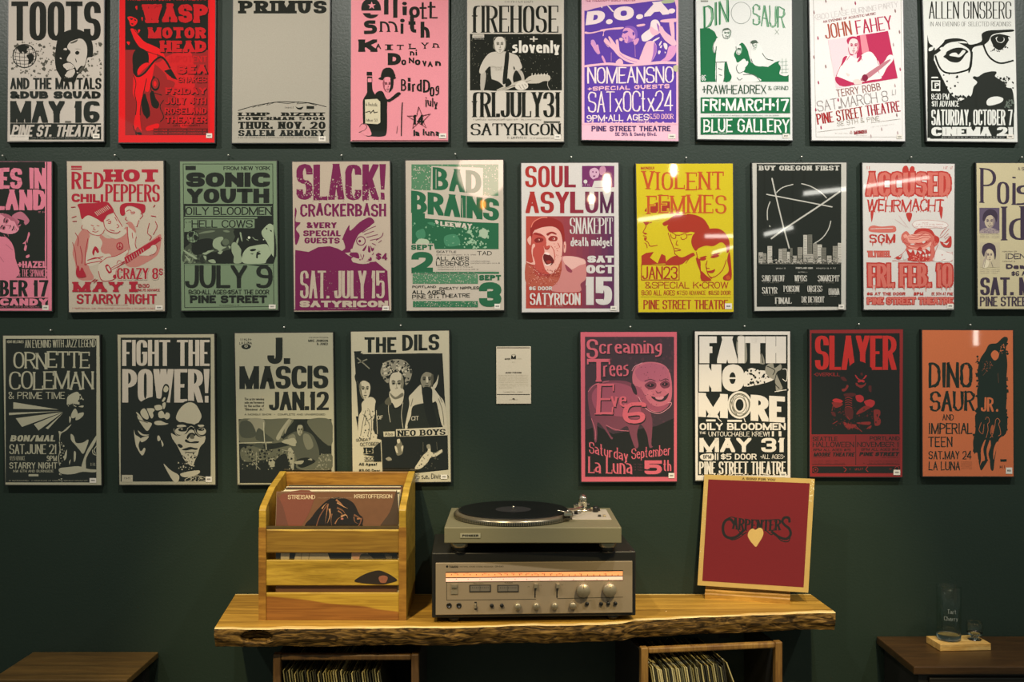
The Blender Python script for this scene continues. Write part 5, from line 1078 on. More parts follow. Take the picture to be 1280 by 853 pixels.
def p_fiend(a):
    R_='#861f1e'; B='#141510'
    a.R(B, 58, 48, 506, 562)
    a.T('#b8241e', 'SLAYER', 76, 60, 414, 174, k=.36, kh=.22, gap=.06, hr=1.0); a.P(B, '100,240 230,250 300,190 340,225 400,240 440,210 490,225 490,250 100,270') if 0 else None
    a.T(R_, '*OVERKILL', 70, 248, 132, 18, k=.2)
    d='#4e1a18'; m='#7c2420'; h_='#a8282a'
    a.P(B, '250,235 262,205 300,190 340,205 362,236')
    a.t = (.4764, 0, 203.2)
    a.P(h_, '585,120 600,125 620,155 640,165 620,168 600,150|700,120 712,128 690,158 665,165 680,148|615,180 650,168 688,180 680,200 655,192 625,200'); a.P(m, '590,205 610,205 630,225 680,222 700,200 700,225 675,245 650,258 620,245 600,232'); a.P(d, '645,100 665,95 670,120 650,125|430,145 470,140 500,180 460,180|730,240 760,235 760,300 735,290')
    a.P(m, '445,270 480,260 500,225 518,240 490,285 455,295'); a.P(h_, '345,390 380,370 440,385 455,405 420,420 370,410|595,340 640,332 672,350 680,385 655,410 620,405 598,380|685,400 740,380 790,395 795,430 760,465 710,450 690,425'); a.P(m, '345,410 450,420 440,450 380,470 350,440|690,450 750,465 700,500 640,530 600,540 620,500')
    for i in range(6): a.L(m, 9, f'480,{345+i*24} 515,{335+i*24} 555,{350+i*24}')
    a.P(d, '470,320 560,310 600,330 560,350 480,350|480,470 560,480 560,580 510,590 480,540|330,510 370,520 380,560 345,550'); a.P(m, '790,490 850,495 855,540 840,570 860,600 850,650 800,660 790,600 785,540'); a.P(B, '815,540 830,545 822,570|800,620 815,615 812,635|835,585 845,590 836,600')
    a.P(m, '460,620 520,640 600,650 580,680 540,690 520,700 480,670|600,630 680,620 750,620 740,650 650,645|710,690 760,655 750,690'); a.L(m, 8, '480,625 530,700|510,630 560,690|590,660 660,725|560,660 620,700|350,640 400,610|530,600 500,560|360,420 340,500'); a.N(d, 330, 460, 780, 700, 70, 4, 11)
    a.t = None
    a.R('#741f1f', 58, 566, 508, 718); a.L(B, 3, '283,566 283,718', False)
    a.T(B, 'SEATTLE', 64, 574, 126, 22, k=.2); a.T(B, 'PORTLAND', 354, 572, 152, 20, k=.2); a.T(B, 'HALLOWEEN', 64, 600, 210, 27, k=.16, gap=.1); a.T(B, 'NOVEMBER 1', 290, 600, 214, 26, k=.16, gap=.1)
    a.T(B, '8PM ALL AGES $15', 66, 634, 190, 13, k=.18, slant=.1); a.T(B, '8PM ALL AGES $14', 310, 632, 190, 13, k=.18, slant=.1); a.T(B, 'MOORE THEATRE', 68, 654, 206, 20, k=.34, slant=.25); a.T(B, 'PINE STREET', 300, 652, 200, 20, k=.34, slant=.25)
    a.tiny(B, 66, 676, 70, 5); a.tiny(B, 410, 676, 90, 5); a.tiny(B, 66, 696, 130, 4); a.tiny(B, 66, 706, 160, 4); a.tiny(B, 350, 696, 150, 4); a.tiny(B, 320, 706, 180, 4); a.L(B, 2, '62,716 230,716|340,714 506,714', False)
    a.R(B, 62, 724, 508, 758); a.E(R_, 78, 742, 14); a.E(B, 78, 742, 11); a.E(R_, 78, 742, 4); a.E(R_, 492, 736, 12); a.E(B, 492, 736, 9); a.L(R_, 4, '220,728 234,740 224,752|344,726 334,740 346,752'); a.tiny(R_, 252, 732, 62, 12); a.tiny(R_, 454, 732, 16, 8)
def p_orange(a):
    O='#c4683c'; B='#122016'
    a.P(B, '468,66 486,72 484,92 476,120 484,200 480,280 482,360 478,430 484,480 482,540 470,566 440,590 420,690 414,742 400,740 392,690 370,720 350,745 338,700 330,650 316,660 310,600 322,540 320,470 332,440 330,340 340,310 332,250 346,180 372,140 392,105 430,98 450,80')
    a.N(B, 325, 160, 345, 540, 30, 5, 10); a.N(B, 472, 100, 486, 540, 30, 4, 9, 4); a.N(B, 312, 560, 345, 650, 18, 5, 10, 7)
    a.P(O, '402,150 420,134 440,148 438,172 420,186 404,170'); a.N(O, 444, 100, 470, 150, 16, 1.5, 4); a.N('#8c4a2c', 355, 190, 410, 240, 24, 1.5, 4); a.L('#6a4028', 2, '372,200 366,230|392,200 400,228|436,250 440,300|380,240 360,262')
    a.L(O, 2.4, '372,486 380,474 390,480 392,500 384,510 386,540 376,580|424,490 434,480 446,494 440,510 446,530 450,560 438,570|424,490 420,520 410,560 396,580|352,500 340,540 356,560|366,510 360,560|404,520 398,550 410,576'); a.P('#a3522e', '402,520 414,516 416,544 404,556')
    a.P(O, '350,640 364,600 374,590 362,640 370,690 356,700 345,720 350,690|384,620 396,590 400,620 388,660 396,700 384,690 378,650|414,640 430,600 438,610 424,650 414,690|330,700 338,690 336,720')
    a.T(O, 'JR', 350, 374, 64, 72, k=.3, wob=2); a.E(O, 432, 440, 6, 7)
    a.T(B, 'DINO', 84, 196, 222, 128, k=.24, kh=.2, wob=4, gap=.12); a.T(B, 'SAUR', 90, 344, 230, 102, k=.24, kh=.18, wob=4, gap=.1, dy=-4)
    a.T(B, 'AND', 154, 460, 58, 30, k=.2, wob=1.5); a.T(B, 'IMPERIAL', 84, 504, 222, 56, k=.2, wob=2, gap=.14); a.T(B, 'TEEN', 82, 574, 124, 52, k=.2, wob=2, gap=.2)
    a.T(B, 'SAT.MAY 24', 84, 646, 218, 42, k=.22, wob=2); a.T(B, 'LA LUNA', 84, 700, 160, 44, k=.2, wob=2, gap=.12)
    for i in range(7): a.tiny('#4a3624', 248, 700 + i*6, 56, 2.5, seed=i)
    a.R(B, 448, 688, 480, 700); a.tiny(B, 446, 720, 28, 14)

def quad(tl, tr, br, bl): return [tl, tr, br, bl]
ROWA, ROWB, ROWC = 4.493, 4.164, 4.064
W_ = 'concert poster'
SPEC = [
 # quad, paper, label, draw, crop origin, k, tag
 (quad((11,-9),(129.8,-9),(129.5,176.6),(9.4,177)), '#bcb3a7', 'grey-white concert poster with a bearded laughing head and a small globe above MAY 16', p_globe, (0,0), ROWA, (522,752,560,778)),
 (quad((149.5,-9),(269.2,-9),(268,178.2),(148.2,178.2)), '#d81216', 'bright red and black poster with a long-legged devil woman, tail and flames', p_devil, (140,0), ROWA, (530,750,563,776)),
 (quad((291.6,-9),(412,-9),(411.2,178.6),(290.1,178.6)), '#a59f90', 'grey poster of slab-serif black words over a bare ground line, wide empty middle', p_slab, (280,0), ROWA, (532,766,572,794)),
 (quad((439,-9),(560.4,-9),(560,176.8),(438.5,176.8)), '#df8c95', 'light pink poster with a man in a bowler hat behind a large bottle', p_bottle, (430,0), ROWA, (534,750,574,778)),
 (quad((584,-9),(704.8,-9),(704.6,177),(584.3,177)), '#c3bbac', 'off-white poster with a photograph of a guitarist in a T-shirt', p_guitar, (575,0), ROWA, (530,756,566,782)),
 (quad((727,-9),(847.6,-9),(848,176.4),(727.3,174.8)), '#e9b3c2', 'violet and pink poster with a shouting singer holding up his hand', p_purple, (718,0), ROWA, (526,754,568,780)),
 (quad((870,-9),(989.6,-9),(990.4,175.4),(872,173.8)), '#d6d6cf', 'white and green poster with three band members and hand-brushed green bands of lettering', p_green, (862,0), ROWA, (522,752,558,776)),
 (quad((1011.6,-9),(1128.4,-9),(1131.3,176.4),(1014.8,175.4)), '#dedad4', 'white poster with tilted red lettering and a rose picture of a seated guitarist', p_rose, (1004,0), ROWA, (524,758,556,780)),
 (quad((1153.4,-9),(1268,-9),(1271.8,177.6),(1159,176.2)), '#d6d6cd', 'white poster with a huge close-up of black-rimmed glasses and a dark beard', p_glasses, (1140,0), ROWA, (532,756,570,780)),
 (quad((-56,202),(64.4,202.3),(64.7,388.7),(-55,388.5)), '#d87a8e', 'pink and black poster cut by the picture edge, with a reclining face and number 17', p_cuddle, (0,190), 4.067, (216,780,248,804)),
 (quad((83.6,201.8),(204.1,201.4),(206,389),(86.4,390.4)), '#b9ac98', 'cream poster printed in red with three cartoon heads, a tall hat and a guitar', p_redband, (74,195), ROWB, (502,778,540,802)),
 (quad((225,201.9),(345.6,201.4),(347.4,387.4),(226.8,388.4)), '#6f8264', 'grey-green poster with a framed black border and big words JULY 9', p_grey_green, (216,195), ROWB, (500,774,536,796)),
 (quad((365.4,202.5),(487.1,201.6),(489,388.4),(367.7,389.6)), '#b6a692', 'cream and magenta poster with a one-eyed toothy monster beside the price $4', p_magenta, (357,195), ROWB, (504,782,538,804)),
 (quad((507,200.9),(628.9,200),(630,387.8),(508.4,388.6)), '#b9ae9c', 'cream and dark green poster with large numerals 2 and 3 beside SEPT', p_greenphoto, (498,195), ROWB, (500,770,530,796)),
 (quad((651.6,204),(772.9,203.6),(774,390),(652.4,390.5)), '#c9c3bb', 'white poster with a red to violet photograph of a man shouting, mouth wide open', p_shout, (642,195), ROWB, (504,782,536,804)),
 (quad((795.1,204.9),(916,204.6),(916.9,390),(798,390.5)), '#c9b412', 'yellow poster printed in brown-red with three young men\'s heads', p_yellow, (786,195), ROWB, (500,768,536,798)),
 (quad((940.4,204.1),(1058,203.4),(1057.2,387.4),(943.2,388.8)), '#b9b5a8', 'black poster with white beams crossing in a broken ring over a city skyline', p_city, (930,195), ROWB, (490,774,518,798)),
 (quad((1078.1,203.8),(1193.2,205),(1192.2,387),(1079.8,387.2)), '#cfc9c0', 'white poster printed in red with dripping letters and a snarling cartoon face', p_drip, (1068,195), ROWB, (482,770,514,794)),
 (quad((1220.6,204),(1338,204),(1339,386.4),(1222.4,386.2)), '#c0b48e', 'cream poster cut by the picture edge, with two small portraits under thin tall letters', p_cream, (1205,195), 4.16, None),
 (quad((3.8,419.9),(124.2,419.6),(126.6,606.6),(6.9,606.2)), '#aaa68c', 'black poster with a thin cream frame, white rays and a musician in profile', p_jazz, (0,405), ROWC, (456,784,490,808)),
 (quad((147,418.7),(267.7,418),(269.2,606),(149.4,606.2)), '#aaa488', 'black poster with a man in glasses raising a fist and one finger', p_fist, (140,405), ROWC, (476,776,508,804)),
 (quad((293.5,416.8),(416,415.9),(418.4,605.4),(297,606)), '#a29e84', 'grey poster with a dark photograph of a man at a cluttered table, behind the crate', p_piano, (286,405), ROWC, None),
 (quad((438.7,414.9),(561.2,413.6),(563.4,602.4),(441,604)), '#b8b094', 'cream and black poster with three young men in jackets, the middle one blond', p_trio, (430,405), ROWC, (492,766,524,788)),
 (quad((725.7,415.4),(846,415.2),(846,602),(726.9,602.4)), '#c85c68', 'dark poster in a rose frame with a baby\'s head on a piglet body', p_baby, (717,405), ROWC, (482,758,512,784)),
 (quad((868.7,414.6),(987.5,414.5),(988,600.4),(869.4,601)), '#dad1c2', 'black poster with chunky white three-line title, standing behind the red record sleeve', p_whiteout, (860,405), ROWC, (466,752,498,780)),
 (quad((1012.3,412.8),(1128.6,412),(1127.8,596.4),(1012.4,596)), '#861f1e', 'dark red and black poster with a horned fiend crouching in the middle', p_fiend, (1000,405), ROWC, (474,742,508,768)),
 (quad((1152.8,412.9),(1266,413.2),(1266.9,595.8),(1153.5,595.6)), '#c4683c', 'orange poster with a tall ragged dark-green shape beside hand-cut lettering', p_orange, (1140,405), ROWC, (476,730,508,762)),
]
# ---------------------------------------------------------------- room shell
CEIL = 3.45
def mat_wall():
    m, n, p = newmat('wall_paint')
    tc = node(n, 'ShaderNodeTexCoord')
    n1 = node(n, 'ShaderNodeTexNoise', i_Scale=150.0, i_Detail=3.0); n2 = node(n, 'ShaderNodeTexNoise', i_Scale=3.0, i_Detail=3.0)
    for x in (n1, n2): n.links.new(tc.outputs['Object'], x.inputs['Vector'])
    mx = node(n, 'ShaderNodeMix', data_type='RGBA'); mx.inputs[6].default_value = lin('#232f26'); mx.inputs[7].default_value = lin('#27332a')
    n.links.new(n2.outputs['Fac'], mx.inputs[0]); n.links.new(mx.outputs[2], p.inputs['Base Color'])
    b = node(n, 'ShaderNodeBump', i_Strength=.35, i_Distance=.0015)
    n.links.new(n1.outputs['Fac'], b.inputs['Height']); n.links.new(b.outputs['Normal'], p.inputs['Normal'])
    p.inputs['Roughness'].default_value = .42; p.inputs['Specular IOR Level'].default_value = .26
    return m
def struct(name, x0, x1, y0, y1, z0, z1, m):
    b = MB(); b.box(x0, x1, y0, y1, z0, z1, m); return b.build(name, kind='structure')
struct('wall_back', -3.2, 3.2, 0, .15, 0, CEIL, mat_wall())
struct('floor', -3.2, 3.2, -6, .15, -.1, 0, plain('floor_concrete', '#96907f', .5, noise=.15, nscale=6))
struct('ceiling', -3.2, 3.2, -6, .15, CEIL, CEIL + .1, plain('ceiling_paint', '#2c2c2a', .8))

# ---------------------------------------------------------------- lamps of the room
dark_metal = plain('dark_metal', '#1c1c1c', .4, .6)
tr = MB(); tr.box(-2.1, 2.1, -1.32, -1.28, 3.37, 3.45, dark_metal); tr.box(-1.2, 1.2, -2.42, -2.38, 3.37, 3.45, dark_metal)
tr.build('lighting_track', label='black twin ceiling track carrying the spotlights', cat='lighting track')
places = ('at the window end', 'second along the front rail', 'third along the front rail', 'at the far end of the front rail', 'over the record crate', 'over the red sleeve')
for (p, a, pw, c, cone, bl), wh in zip(SPOTS, places):
    r = empty('track_spotlight', (p[0], p[1], 3.37), label='black ceiling spotlight ' + wh, cat='spotlight', group='spotlights on the ceiling track')
    d = (Vector(a) - Vector(p)).normalized(); c0 = Vector(p) - Vector((p[0], p[1], 3.37))
    h = MB(); h.lathe([(.028, -.11), (.045, -.09), (.048, .03), (.044, .03), (.040, -.02), (.0, -.02)], c0 - d * .03, d, dark_metal, 24, cap=False); h.build('housing', r)
    h = MB(); h.tube([(0, 0, 0), (0, 0, -.13)] , .008, dark_metal); h.build('bracket', r)
def mirror(px, py, t):
    """where a lamp at distance t from the wall must hang so that a flat poster shows it at this spot"""
    k = 1 + t / D0
    return Vector(((px - 640) / 428 * k, -t, HC + (426.5 - py) / 428 * k))
bulb_m = emit('bulb_glow', '#ffd9a8', 90); globe_m = emit('globe_glow', '#ffd8c4', 9); tube_m = emit('tube_glow', '#f4f2e6', 13)
amber_m = emit('amber_glow', '#ff8a2a', 30)
cable = plain('cable_black', '#151515', .6)
for px, py, rx, rz, wh in ((758, 230, .022, .055, 'lowest of three'), (739, 250, .019, .024, 'short round'), (841, 214, .019, .040, 'over the aisle')):
    p = mirror(px, py, 3.35)
    r = empty('pendant_bulb', tuple(p), label=f'bare glowing pendant bulb, {wh}', cat='pendant lamp', group='bare pendant bulbs')
    b = MB(); b.lathe([(.001, -rz), (rx*.6, -rz*.85), (rx, -rz*.3), (rx, rz*.4), (rx*.7, rz*.9), (.008, rz)], (0, 0, 0), 'z', bulb_m, 20); b.build('bulb', r)
    b = MB(); b.lathe([(.014, rz), (.014, rz + .05), (.004, rz + .06)], (0, 0, 0), 'z', dark_metal, 16); b.build('socket', r)
    b = MB(); b.tube([(0, 0, rz + .05), (0, 0, CEIL - p.z)], .003, cable, 6); b.build('cord', r)
p = mirror(603, 217, 3.35)
r = empty('globe_pendant', tuple(p), label='large softly glowing round pendant lamp', cat='pendant lamp')
b = MB(); b.lathe([(.002, -.153)] + [(.153*math.cos(t), .153*math.sin(t)) for t in [(-85 + i*10)*math.pi/180 for i in range(18)]] + [(.002, .153)], (0, 0, 0), 'z', globe_m, 32, cap=False); b.build('globe', r)
b = MB(); b.tube([(0, 0, .14), (0, 0, CEIL - p.z)], .003, cable, 6); b.build('cord', r)
p = mirror(604, 257, 3.3)
r = empty('amber_bulb', tuple(p), label='small amber bulb hanging under the round lamp', cat='pendant lamp')
b = MB(); b.lathe([(.002, -.03), (.014, -.012), (.014, .018), (.004, .03)], (0, 0, 0), 'z', amber_m, 16); b.build('bulb', r)
b = MB(); b.tube([(0, 0, .028), (0, 0, .09)], .002, cable, 6); b.build('cord', r)
for i, (x0, y0, x1, y1, rad) in enumerate(((797, 276, 852, 268, .011), (880, 296, 916, 296, .010), (889, 317, 916, 309, .008), (1003, 243, 1058, 237, .013), (954, 294, 989, 285, .012), (1078, 234, 1158, 223, .010), (1217, 405, 1217, 432, .014))):
    a_, b_ = mirror(x0, y0, 3.3 + .02*i), mirror(x1, y1, 3.3 + .02*i)
    c = (a_ + b_) / 2
    r = empty('tube_lamp', tuple(c), label=('long', 'short level', 'short tilted', 'stout', 'thick tilted', 'longest', 'upright')[i] + ' bare glowing tube lamp behind the viewer', cat='tube lamp', group='tube lamps across the room')
    b = MB(); b.tube([a_ - c, b_ - c], rad, tube_m, 10); b.build('tube', r)
    b = MB()
    for q in (a_ - c, b_ - c): b.tube([q, Vector((q.x, q.y, CEIL - c.z))], .002, cable, 5)
    b.build('hanger', r)

# ---------------------------------------------------------------- live-edge shelf
SH = .882
def Dy(y): return 947.6 / (y - 426.5)
edge_px = [(268, 785.8), (300, 786.3), (330, 786.4), (400, 785.6), (470, 784.8), (540, 784.2), (575, 784.8), (610, 783.2), (640, 781.8), (680, 781.6), (720, 781.4), (755, 780.4), (775, 778.8), (795, 775.6), (850, 772.6), (900, 770.4), (950, 768.6), (1000, 766.6), (1044, 765.6)]
edge = [((x - 640) / F * Dy(y), Dy(y) - D0) for x, y in edge_px]
BL, BR = (-.806, -.006), (.870, -.006)
THK = .049
sapw = wood('sapwood', '#d2ac60', '#ecd28c', (3, 60, 60), .5, .6)
def mat_slab():
    m = wood('slab_heartwood', '#8c6622', '#c4963a', (1.4, 22, 16), .4, 1.4, bump=.06)
    return m
def mat_bark():
    m, n, p = newmat('live_edge')
    tc = node(n, 'ShaderNodeTexCoord'); mp = node(n, 'ShaderNodeMapping'); mp.inputs['Scale'].default_value = (14, 20, 75)
    n.links.new(tc.outputs['Object'], mp.inputs['Vector'])
    n1 = node(n, 'ShaderNodeTexNoise', i_Scale=1.0, i_Detail=6.0, i_Distortion=2.4); n.links.new(mp.outputs[0], n1.inputs['Vector'])
    cr = node(n, 'ShaderNodeValToRGB'); e = cr.color_ramp.elements
    e[0].position = .40; e[0].color = lin('#2e2210'); e[1].position = .66; e[1].color = lin('#8a6a34')
    k_ = e.new(.48); k_.color = lin('#4e3a1c'); k_ = e.new(.53); k_.color = lin('#664c26')
    n.links.new(n1.outputs['Fac'], cr.inputs[0]); n.links.new(cr.outputs[0], p.inputs['Base Color'])
    p.inputs['Roughness'].default_value = .8; p.inputs['Specular IOR Level'].default_value = .15
    b = node(n, 'ShaderNodeBump', i_Strength=.55, i_Distance=.003); n.links.new(n1.outputs['Fac'], b.inputs['Height']); n.links.new(b.outputs['Normal'], p.inputs['Normal'])
    return m
heart, bark = mat_slab(), mat_bark()
root = empty('live_edge_shelf', (0, 0, SH - THK), label='thick live-edge wooden wall shelf with rough bark front carrying the record player', cat='shelf')
def wob_(x, s=1.0): return .0018*math.sin(x*41*s) + .0012*math.sin(x*97*s + 2)
N_ = 150
xs = [edge[0][0] + (edge[-1][0] - edge[0][0]) * i / N_ for i in range(N_ + 1)]
def ey(x):
    for a, b in zip(edge, edge[1:]):
        if x <= b[0] + 1e-9:
            t = (x - a[0]) / (b[0] - a[0]); return a[1] + t * (b[1] - a[1]) + wob_(x)
    return edge[-1][1]
b = MB(); vs_ = []; fs = []; mi = []
for i, x in enumerate(xs):
    u = i / N_; xb = BL[0] + (BR[0] - BL[0]) * u
    y = ey(x); sw = .014 + .004 * math.sin(x * 9) + .002*math.sin(x*31)
    if -.12 < x < .33: sw *= .8
    vs_ += [(xb, -.006, THK), (xb + (x-xb)*.03, -.013, THK), (x + (xb-x)*sw/.33, y + sw, THK), (x, y + .0015, THK), (x, y, THK - .002)]
for i in range(N_):
    a, c = i*5, (i+1)*5
    b.add([vs_[a], vs_[a+1], vs_[c+1], vs_[c]], [(0, 1, 2, 3)], sapw); b.add([vs_[a+1], vs_[a+2], vs_[c+2], vs_[c+1]], [(0, 1, 2, 3)], heart)
    b.add([vs_[a+2], vs_[a+3], vs_[a+4], vs_[c+4], vs_[c+3], vs_[c+2]], [(0, 1, 4, 5), (1, 2, 3, 4)], sapw)
# underside and ends
for i in range(N_):
    x0, x1 = xs[i], xs[i+1]; u0, u1 = i/N_, (i+1)/N_
    b.add([(BL[0]+(BR[0]-BL[0])*u0, -.006, 0), (BL[0]+(BR[0]-BL[0])*u1, -.006, 0), (x1, ey(x1)+.012, 0), (x0, ey(x0)+.012, 0)], [(0, 1, 2, 3)], heart)
for x, xb, s in ((xs[0], BL[0], 0), (xs[-1], BR[0], 1)):
    b.add([(xb, -.006, 0), (xb, -.006, THK), (x, ey(x), THK - .002), (x, ey(x) + .012, 0)], [(0, 1, 2, 3)], heart)
b.add([(BL[0], -.006, 0), (BR[0], -.006, 0), (BR[0], -.006, THK), (BL[0], -.006, THK)], [(0, 1, 2, 3)], heart)
fixnormals(b.build('slab', root))
from mathutils import noise as mnoise
b = MB(); R_N = 10; vs_ = []
for i in range(N_ * 2 + 1):
    u = i / (N_ * 2); x = edge[0][0] + (edge[-1][0] - edge[0][0]) * u
    for j in range(R_N + 1):
        v = j / R_N; z = THK - .002 - v * (THK - .002 + .001*math.sin(x*23))
        d = mnoise.noise(Vector((x * 22, z * 90, 1.3))) * .004 + mnoise.noise(Vector((x * 60, z * 160, 7))) * .0025
        # hollow near the left end
        dd = ((x + .655) / .040) ** 2 + ((z - .027) / .017) ** 2
        if dd < 1: d += .034 * (1 - dd) ** .5
        if v == 0: d = 0
        vs_.append((x, ey(x) + d + .010 * v ** 1.6 - .003*math.sin(math.pi*v), z))
fs = [(i*(R_N+1)+j, i*(R_N+1)+j+1, (i+1)*(R_N+1)+j+1, (i+1)*(R_N+1)+j) for i in range(N_*2) for j in range(R_N)]
b.add(vs_, fs, bark, True); b.build('bark_edge', root, label='rough bark-like front edge')
for x in (-.62, 0.0, .62):
    b = MB(); b.box(x-.015, x+.015, -.14, 0, -.004, 0, dark_metal); b.box(x-.015, x+.015, -.004, 0, -.08, 0, dark_metal); b.build('bracket', root)
b = MB(); b.lathe([(.0025, 0), (.0025, .0006)], ((832.5-640)/F*Dy(764.5), Dy(764.5)-D0, THK), 'z', plain('plug', '#d8b070', .5), 12); b.build('plug', root, label='small pale wood plug')

# ---------------------------------------------------------------- record crate on the shelf
CX0, CX1, CY0, CY1 = -.668, -.2796, -.289, -.032
oak = wood('crate_wood', '#94741e', '#c09c38', (3, 30, 30), .4, .8, seed=3.1, bump=.05)
oak2 = wood('crate_wood_red', '#80561c', '#a87a2e', (3, 22, 22), .4, 1.2, seed=5.7, bump=.05)
def mat_slat(name, lo, hi, cut, slope):
    """two-tone board: light sapwood above a wavy line, reddish heartwood below"""
    m, n, p = newmat(name)
    tc = node(n, 'ShaderNodeTexCoord'); sp = node(n, 'ShaderNodeSeparateXYZ'); n.links.new(tc.outputs['Object'], sp.inputs[0])
    nz = node(n, 'ShaderNodeTexNoise', i_Scale=7.0, i_Detail=1.0); n.links.new(tc.outputs['Object'], nz.inputs['Vector'])
    mp = node(n, 'ShaderNodeMapping'); mp.inputs['Scale'].default_value = (5, 60, 130); n.links.new(tc.outputs['Object'], mp.inputs['Vector'])
    g = node(n, 'ShaderNodeTexNoise', i_Scale=1.0, i_Detail=6.0, i_Distortion=1.0); n.links.new(mp.outputs[0], g.inputs['Vector'])
    a = node(n, 'ShaderNodeMath', operation='MULTIPLY_ADD'); n.links.new(sp.outputs[0], a.inputs[0]); a.inputs[1].default_value = slope; n.links.new(sp.outputs[2], a.inputs[2])
    a2 = node(n, 'ShaderNodeMath', operation='MULTIPLY_ADD'); n.links.new(nz.outputs['Fac'], a2.inputs[0]); a2.inputs[1].default_value = .03; n.links.new(a.outputs[0], a2.inputs[2])
    mr = node(n, 'ShaderNodeMapRange'); mr.inputs[1].default_value = cut; mr.inputs[2].default_value = cut + .004; n.links.new(a2.outputs[0], mr.inputs[0])
    mx = node(n, 'ShaderNodeMix', data_type='RGBA'); mx.inputs[6].default_value = lin(lo); mx.inputs[7].default_value = lin(hi); n.links.new(mr.outputs[0], mx.inputs[0])
    cr = node(n, 'ShaderNodeValToRGB'); e = cr.color_ramp.elements; e[0].position = .35; e[0].color = (.68, .62, .55, 1); e[1].position = .6; e[1].color = (1, 1, 1, 1); n.links.new(g.outputs['Fac'], cr.inputs[0])
    m2 = node(n, 'ShaderNodeMix', data_type='RGBA', blend_type='MULTIPLY'); m2.inputs[0].default_value = 1; n.links.new(mx.outputs[2], m2.inputs[6]); n.links.new(cr.outputs[0], m2.inputs[7])
    n.links.new(m2.outputs[2], p.inputs['Base Color']); p.inputs['Roughness'].default_value = .4
    return m
cr_ = empty('record_crate', ((CX0+CX1)/2, CY0, SH), label='slatted wooden record crate with sloping sides on the shelf', cat='crate')
hw = (CX1 - CX0) / 2; dp = CY1 - CY0; ST = .0185
for sx in (-1, 1):
    b = MB(); pts = [(0, 0), (dp, 0), (dp, .360), (dp*.95, .363), (dp*.40, .336), (.012, .301), (0, .291)]
    x0 = sx*hw; b.prism(pts, 'x', x0, x0 - sx*ST, oak); fixnormals(b.build('side_panel', cr_, bevel=.0015))
    b = MB(); b.box(x0 + (.0006 if sx > 0 else -.0006), x0 - sx*(ST + .0004), -.0012, .0, .0, .246, oak2); b.build('front_strip', cr_, label='reddish end-grain strip on the side panel')
iw = hw - ST
b = MB(); b.box(-iw, iw, dp-.016, dp-.001, .012, .361, oak2); b.build('back_panel', cr_, bevel=.001)
b = MB(); b.box(-iw, iw, .010, dp-.016, .004, .016, oak); b.build('bottom_board', cr_)
def pz(y, s=473.6): return 1.62 - (y - 426.5) / s - SH
def slat(y0, y1, m): 
    z1, z0 = pz(y0), pz(y1)
    b = MB(); b.box(-iw, iw, .001, .009, z0, z1, m); return b.build('slat', cr_, bevel=.002)
slat(662.5, 691.5, mat_slat('slat_upper', '#8a6824', '#bc9834', .248, .02))
b = MB(); b.box(-iw, iw, .003, .0088, pz(662.5), pz(658.5), plain('slat_dark_edge', '#4a3a18', .6, noise=.3)); b.build('slat_edge', cr_, label='dark upper edge of the top slat')
s2 = slat(700.5, 732.5, oak)
b = MB(); b.box(-iw, iw, .001, .009, -.0, pz(741.5), mat_slat('slat_lower', '#935f26', '#bc9834', .056, .10)); b.build('slat', cr_, bevel=.002)
# the eye-shaped knot
def cx_(x): return (x - 640) / 473.6 - (CX0 + CX1) / 2
kn = [(443, 726.5), (452, 720), (463, 715.5), (474, 713.5), (484, 717), (491, 721), (496.5, 726), (488, 729), (478, 731), (462, 730.2), (450, 728.8)]
kp = catmull([(cx_(x), pz(y)) for x, y in kn], True)
b = MB(); b.prism(kp, 'y', .0002, .0012, plain('knot_dark', '#20150a', .6, noise=.3)); fixnormals(b.build('knot', cr_, label='dark eye-shaped knot in the middle slat'))
b = MB(); c0 = (cx_(479), pz(724.5)); b.prism([(c0[0] + .0115*math.cos(t)*(1+.12*math.sin(3*t)), c0[1] + .0115*math.sin(t)*(1+.15*math.cos(2*t))) for t in [i*math.pi/9 for i in range(18)]], 'y', -.0006, .0004, plain('knot_core', '#8a5238', .6, noise=.4, nscale=300)); fixnormals(b.build('knot_core', cr_))

# records standing in the crate
def sleeve_box(name, w, h, t, mat, back=None):
    b = MB(); b.box(-w/2, w/2, 0, t, 0, h, mat); return b.build(name)
lab0 = 'record sleeve standing in the crate behind the brown portrait sleeve'
front_z = SH + .0165
fy = CY0 + .0115
LW = .321
xc = ((345.2 + 496.4) / 2 - 640) / 470.3
lp = empty('record_sleeve', (xc, fy, front_z), label='brown record sleeve in the crate printed STREISAND and KRISTOFFERSON over dark hair', cat='record sleeve', group='record sleeves in the crate')
lean = .03
def LPW(u, v, l): return (-LW/2 + u*LW, -l + v*lean*LW, v*LW)
b = MB(); t = .0035
b.add([LPW(0,0,0), LPW(1,0,0), LPW(1,1,0), LPW(0,1,0)] + [(a, c + t, d) for a, c, d in (LPW(0,0,0), LPW(1,0,0), LPW(1,1,0), LPW(0,1,0))],
      [(0,1,2,3),(7,6,5,4),(0,4,5,1),(1,5,6,2),(2,6,7,3),(3,7,4,0)], plain('sleeve_brown', '#6e4a30', .5, noise=.15))
fixnormals(b.build('cover', lp))
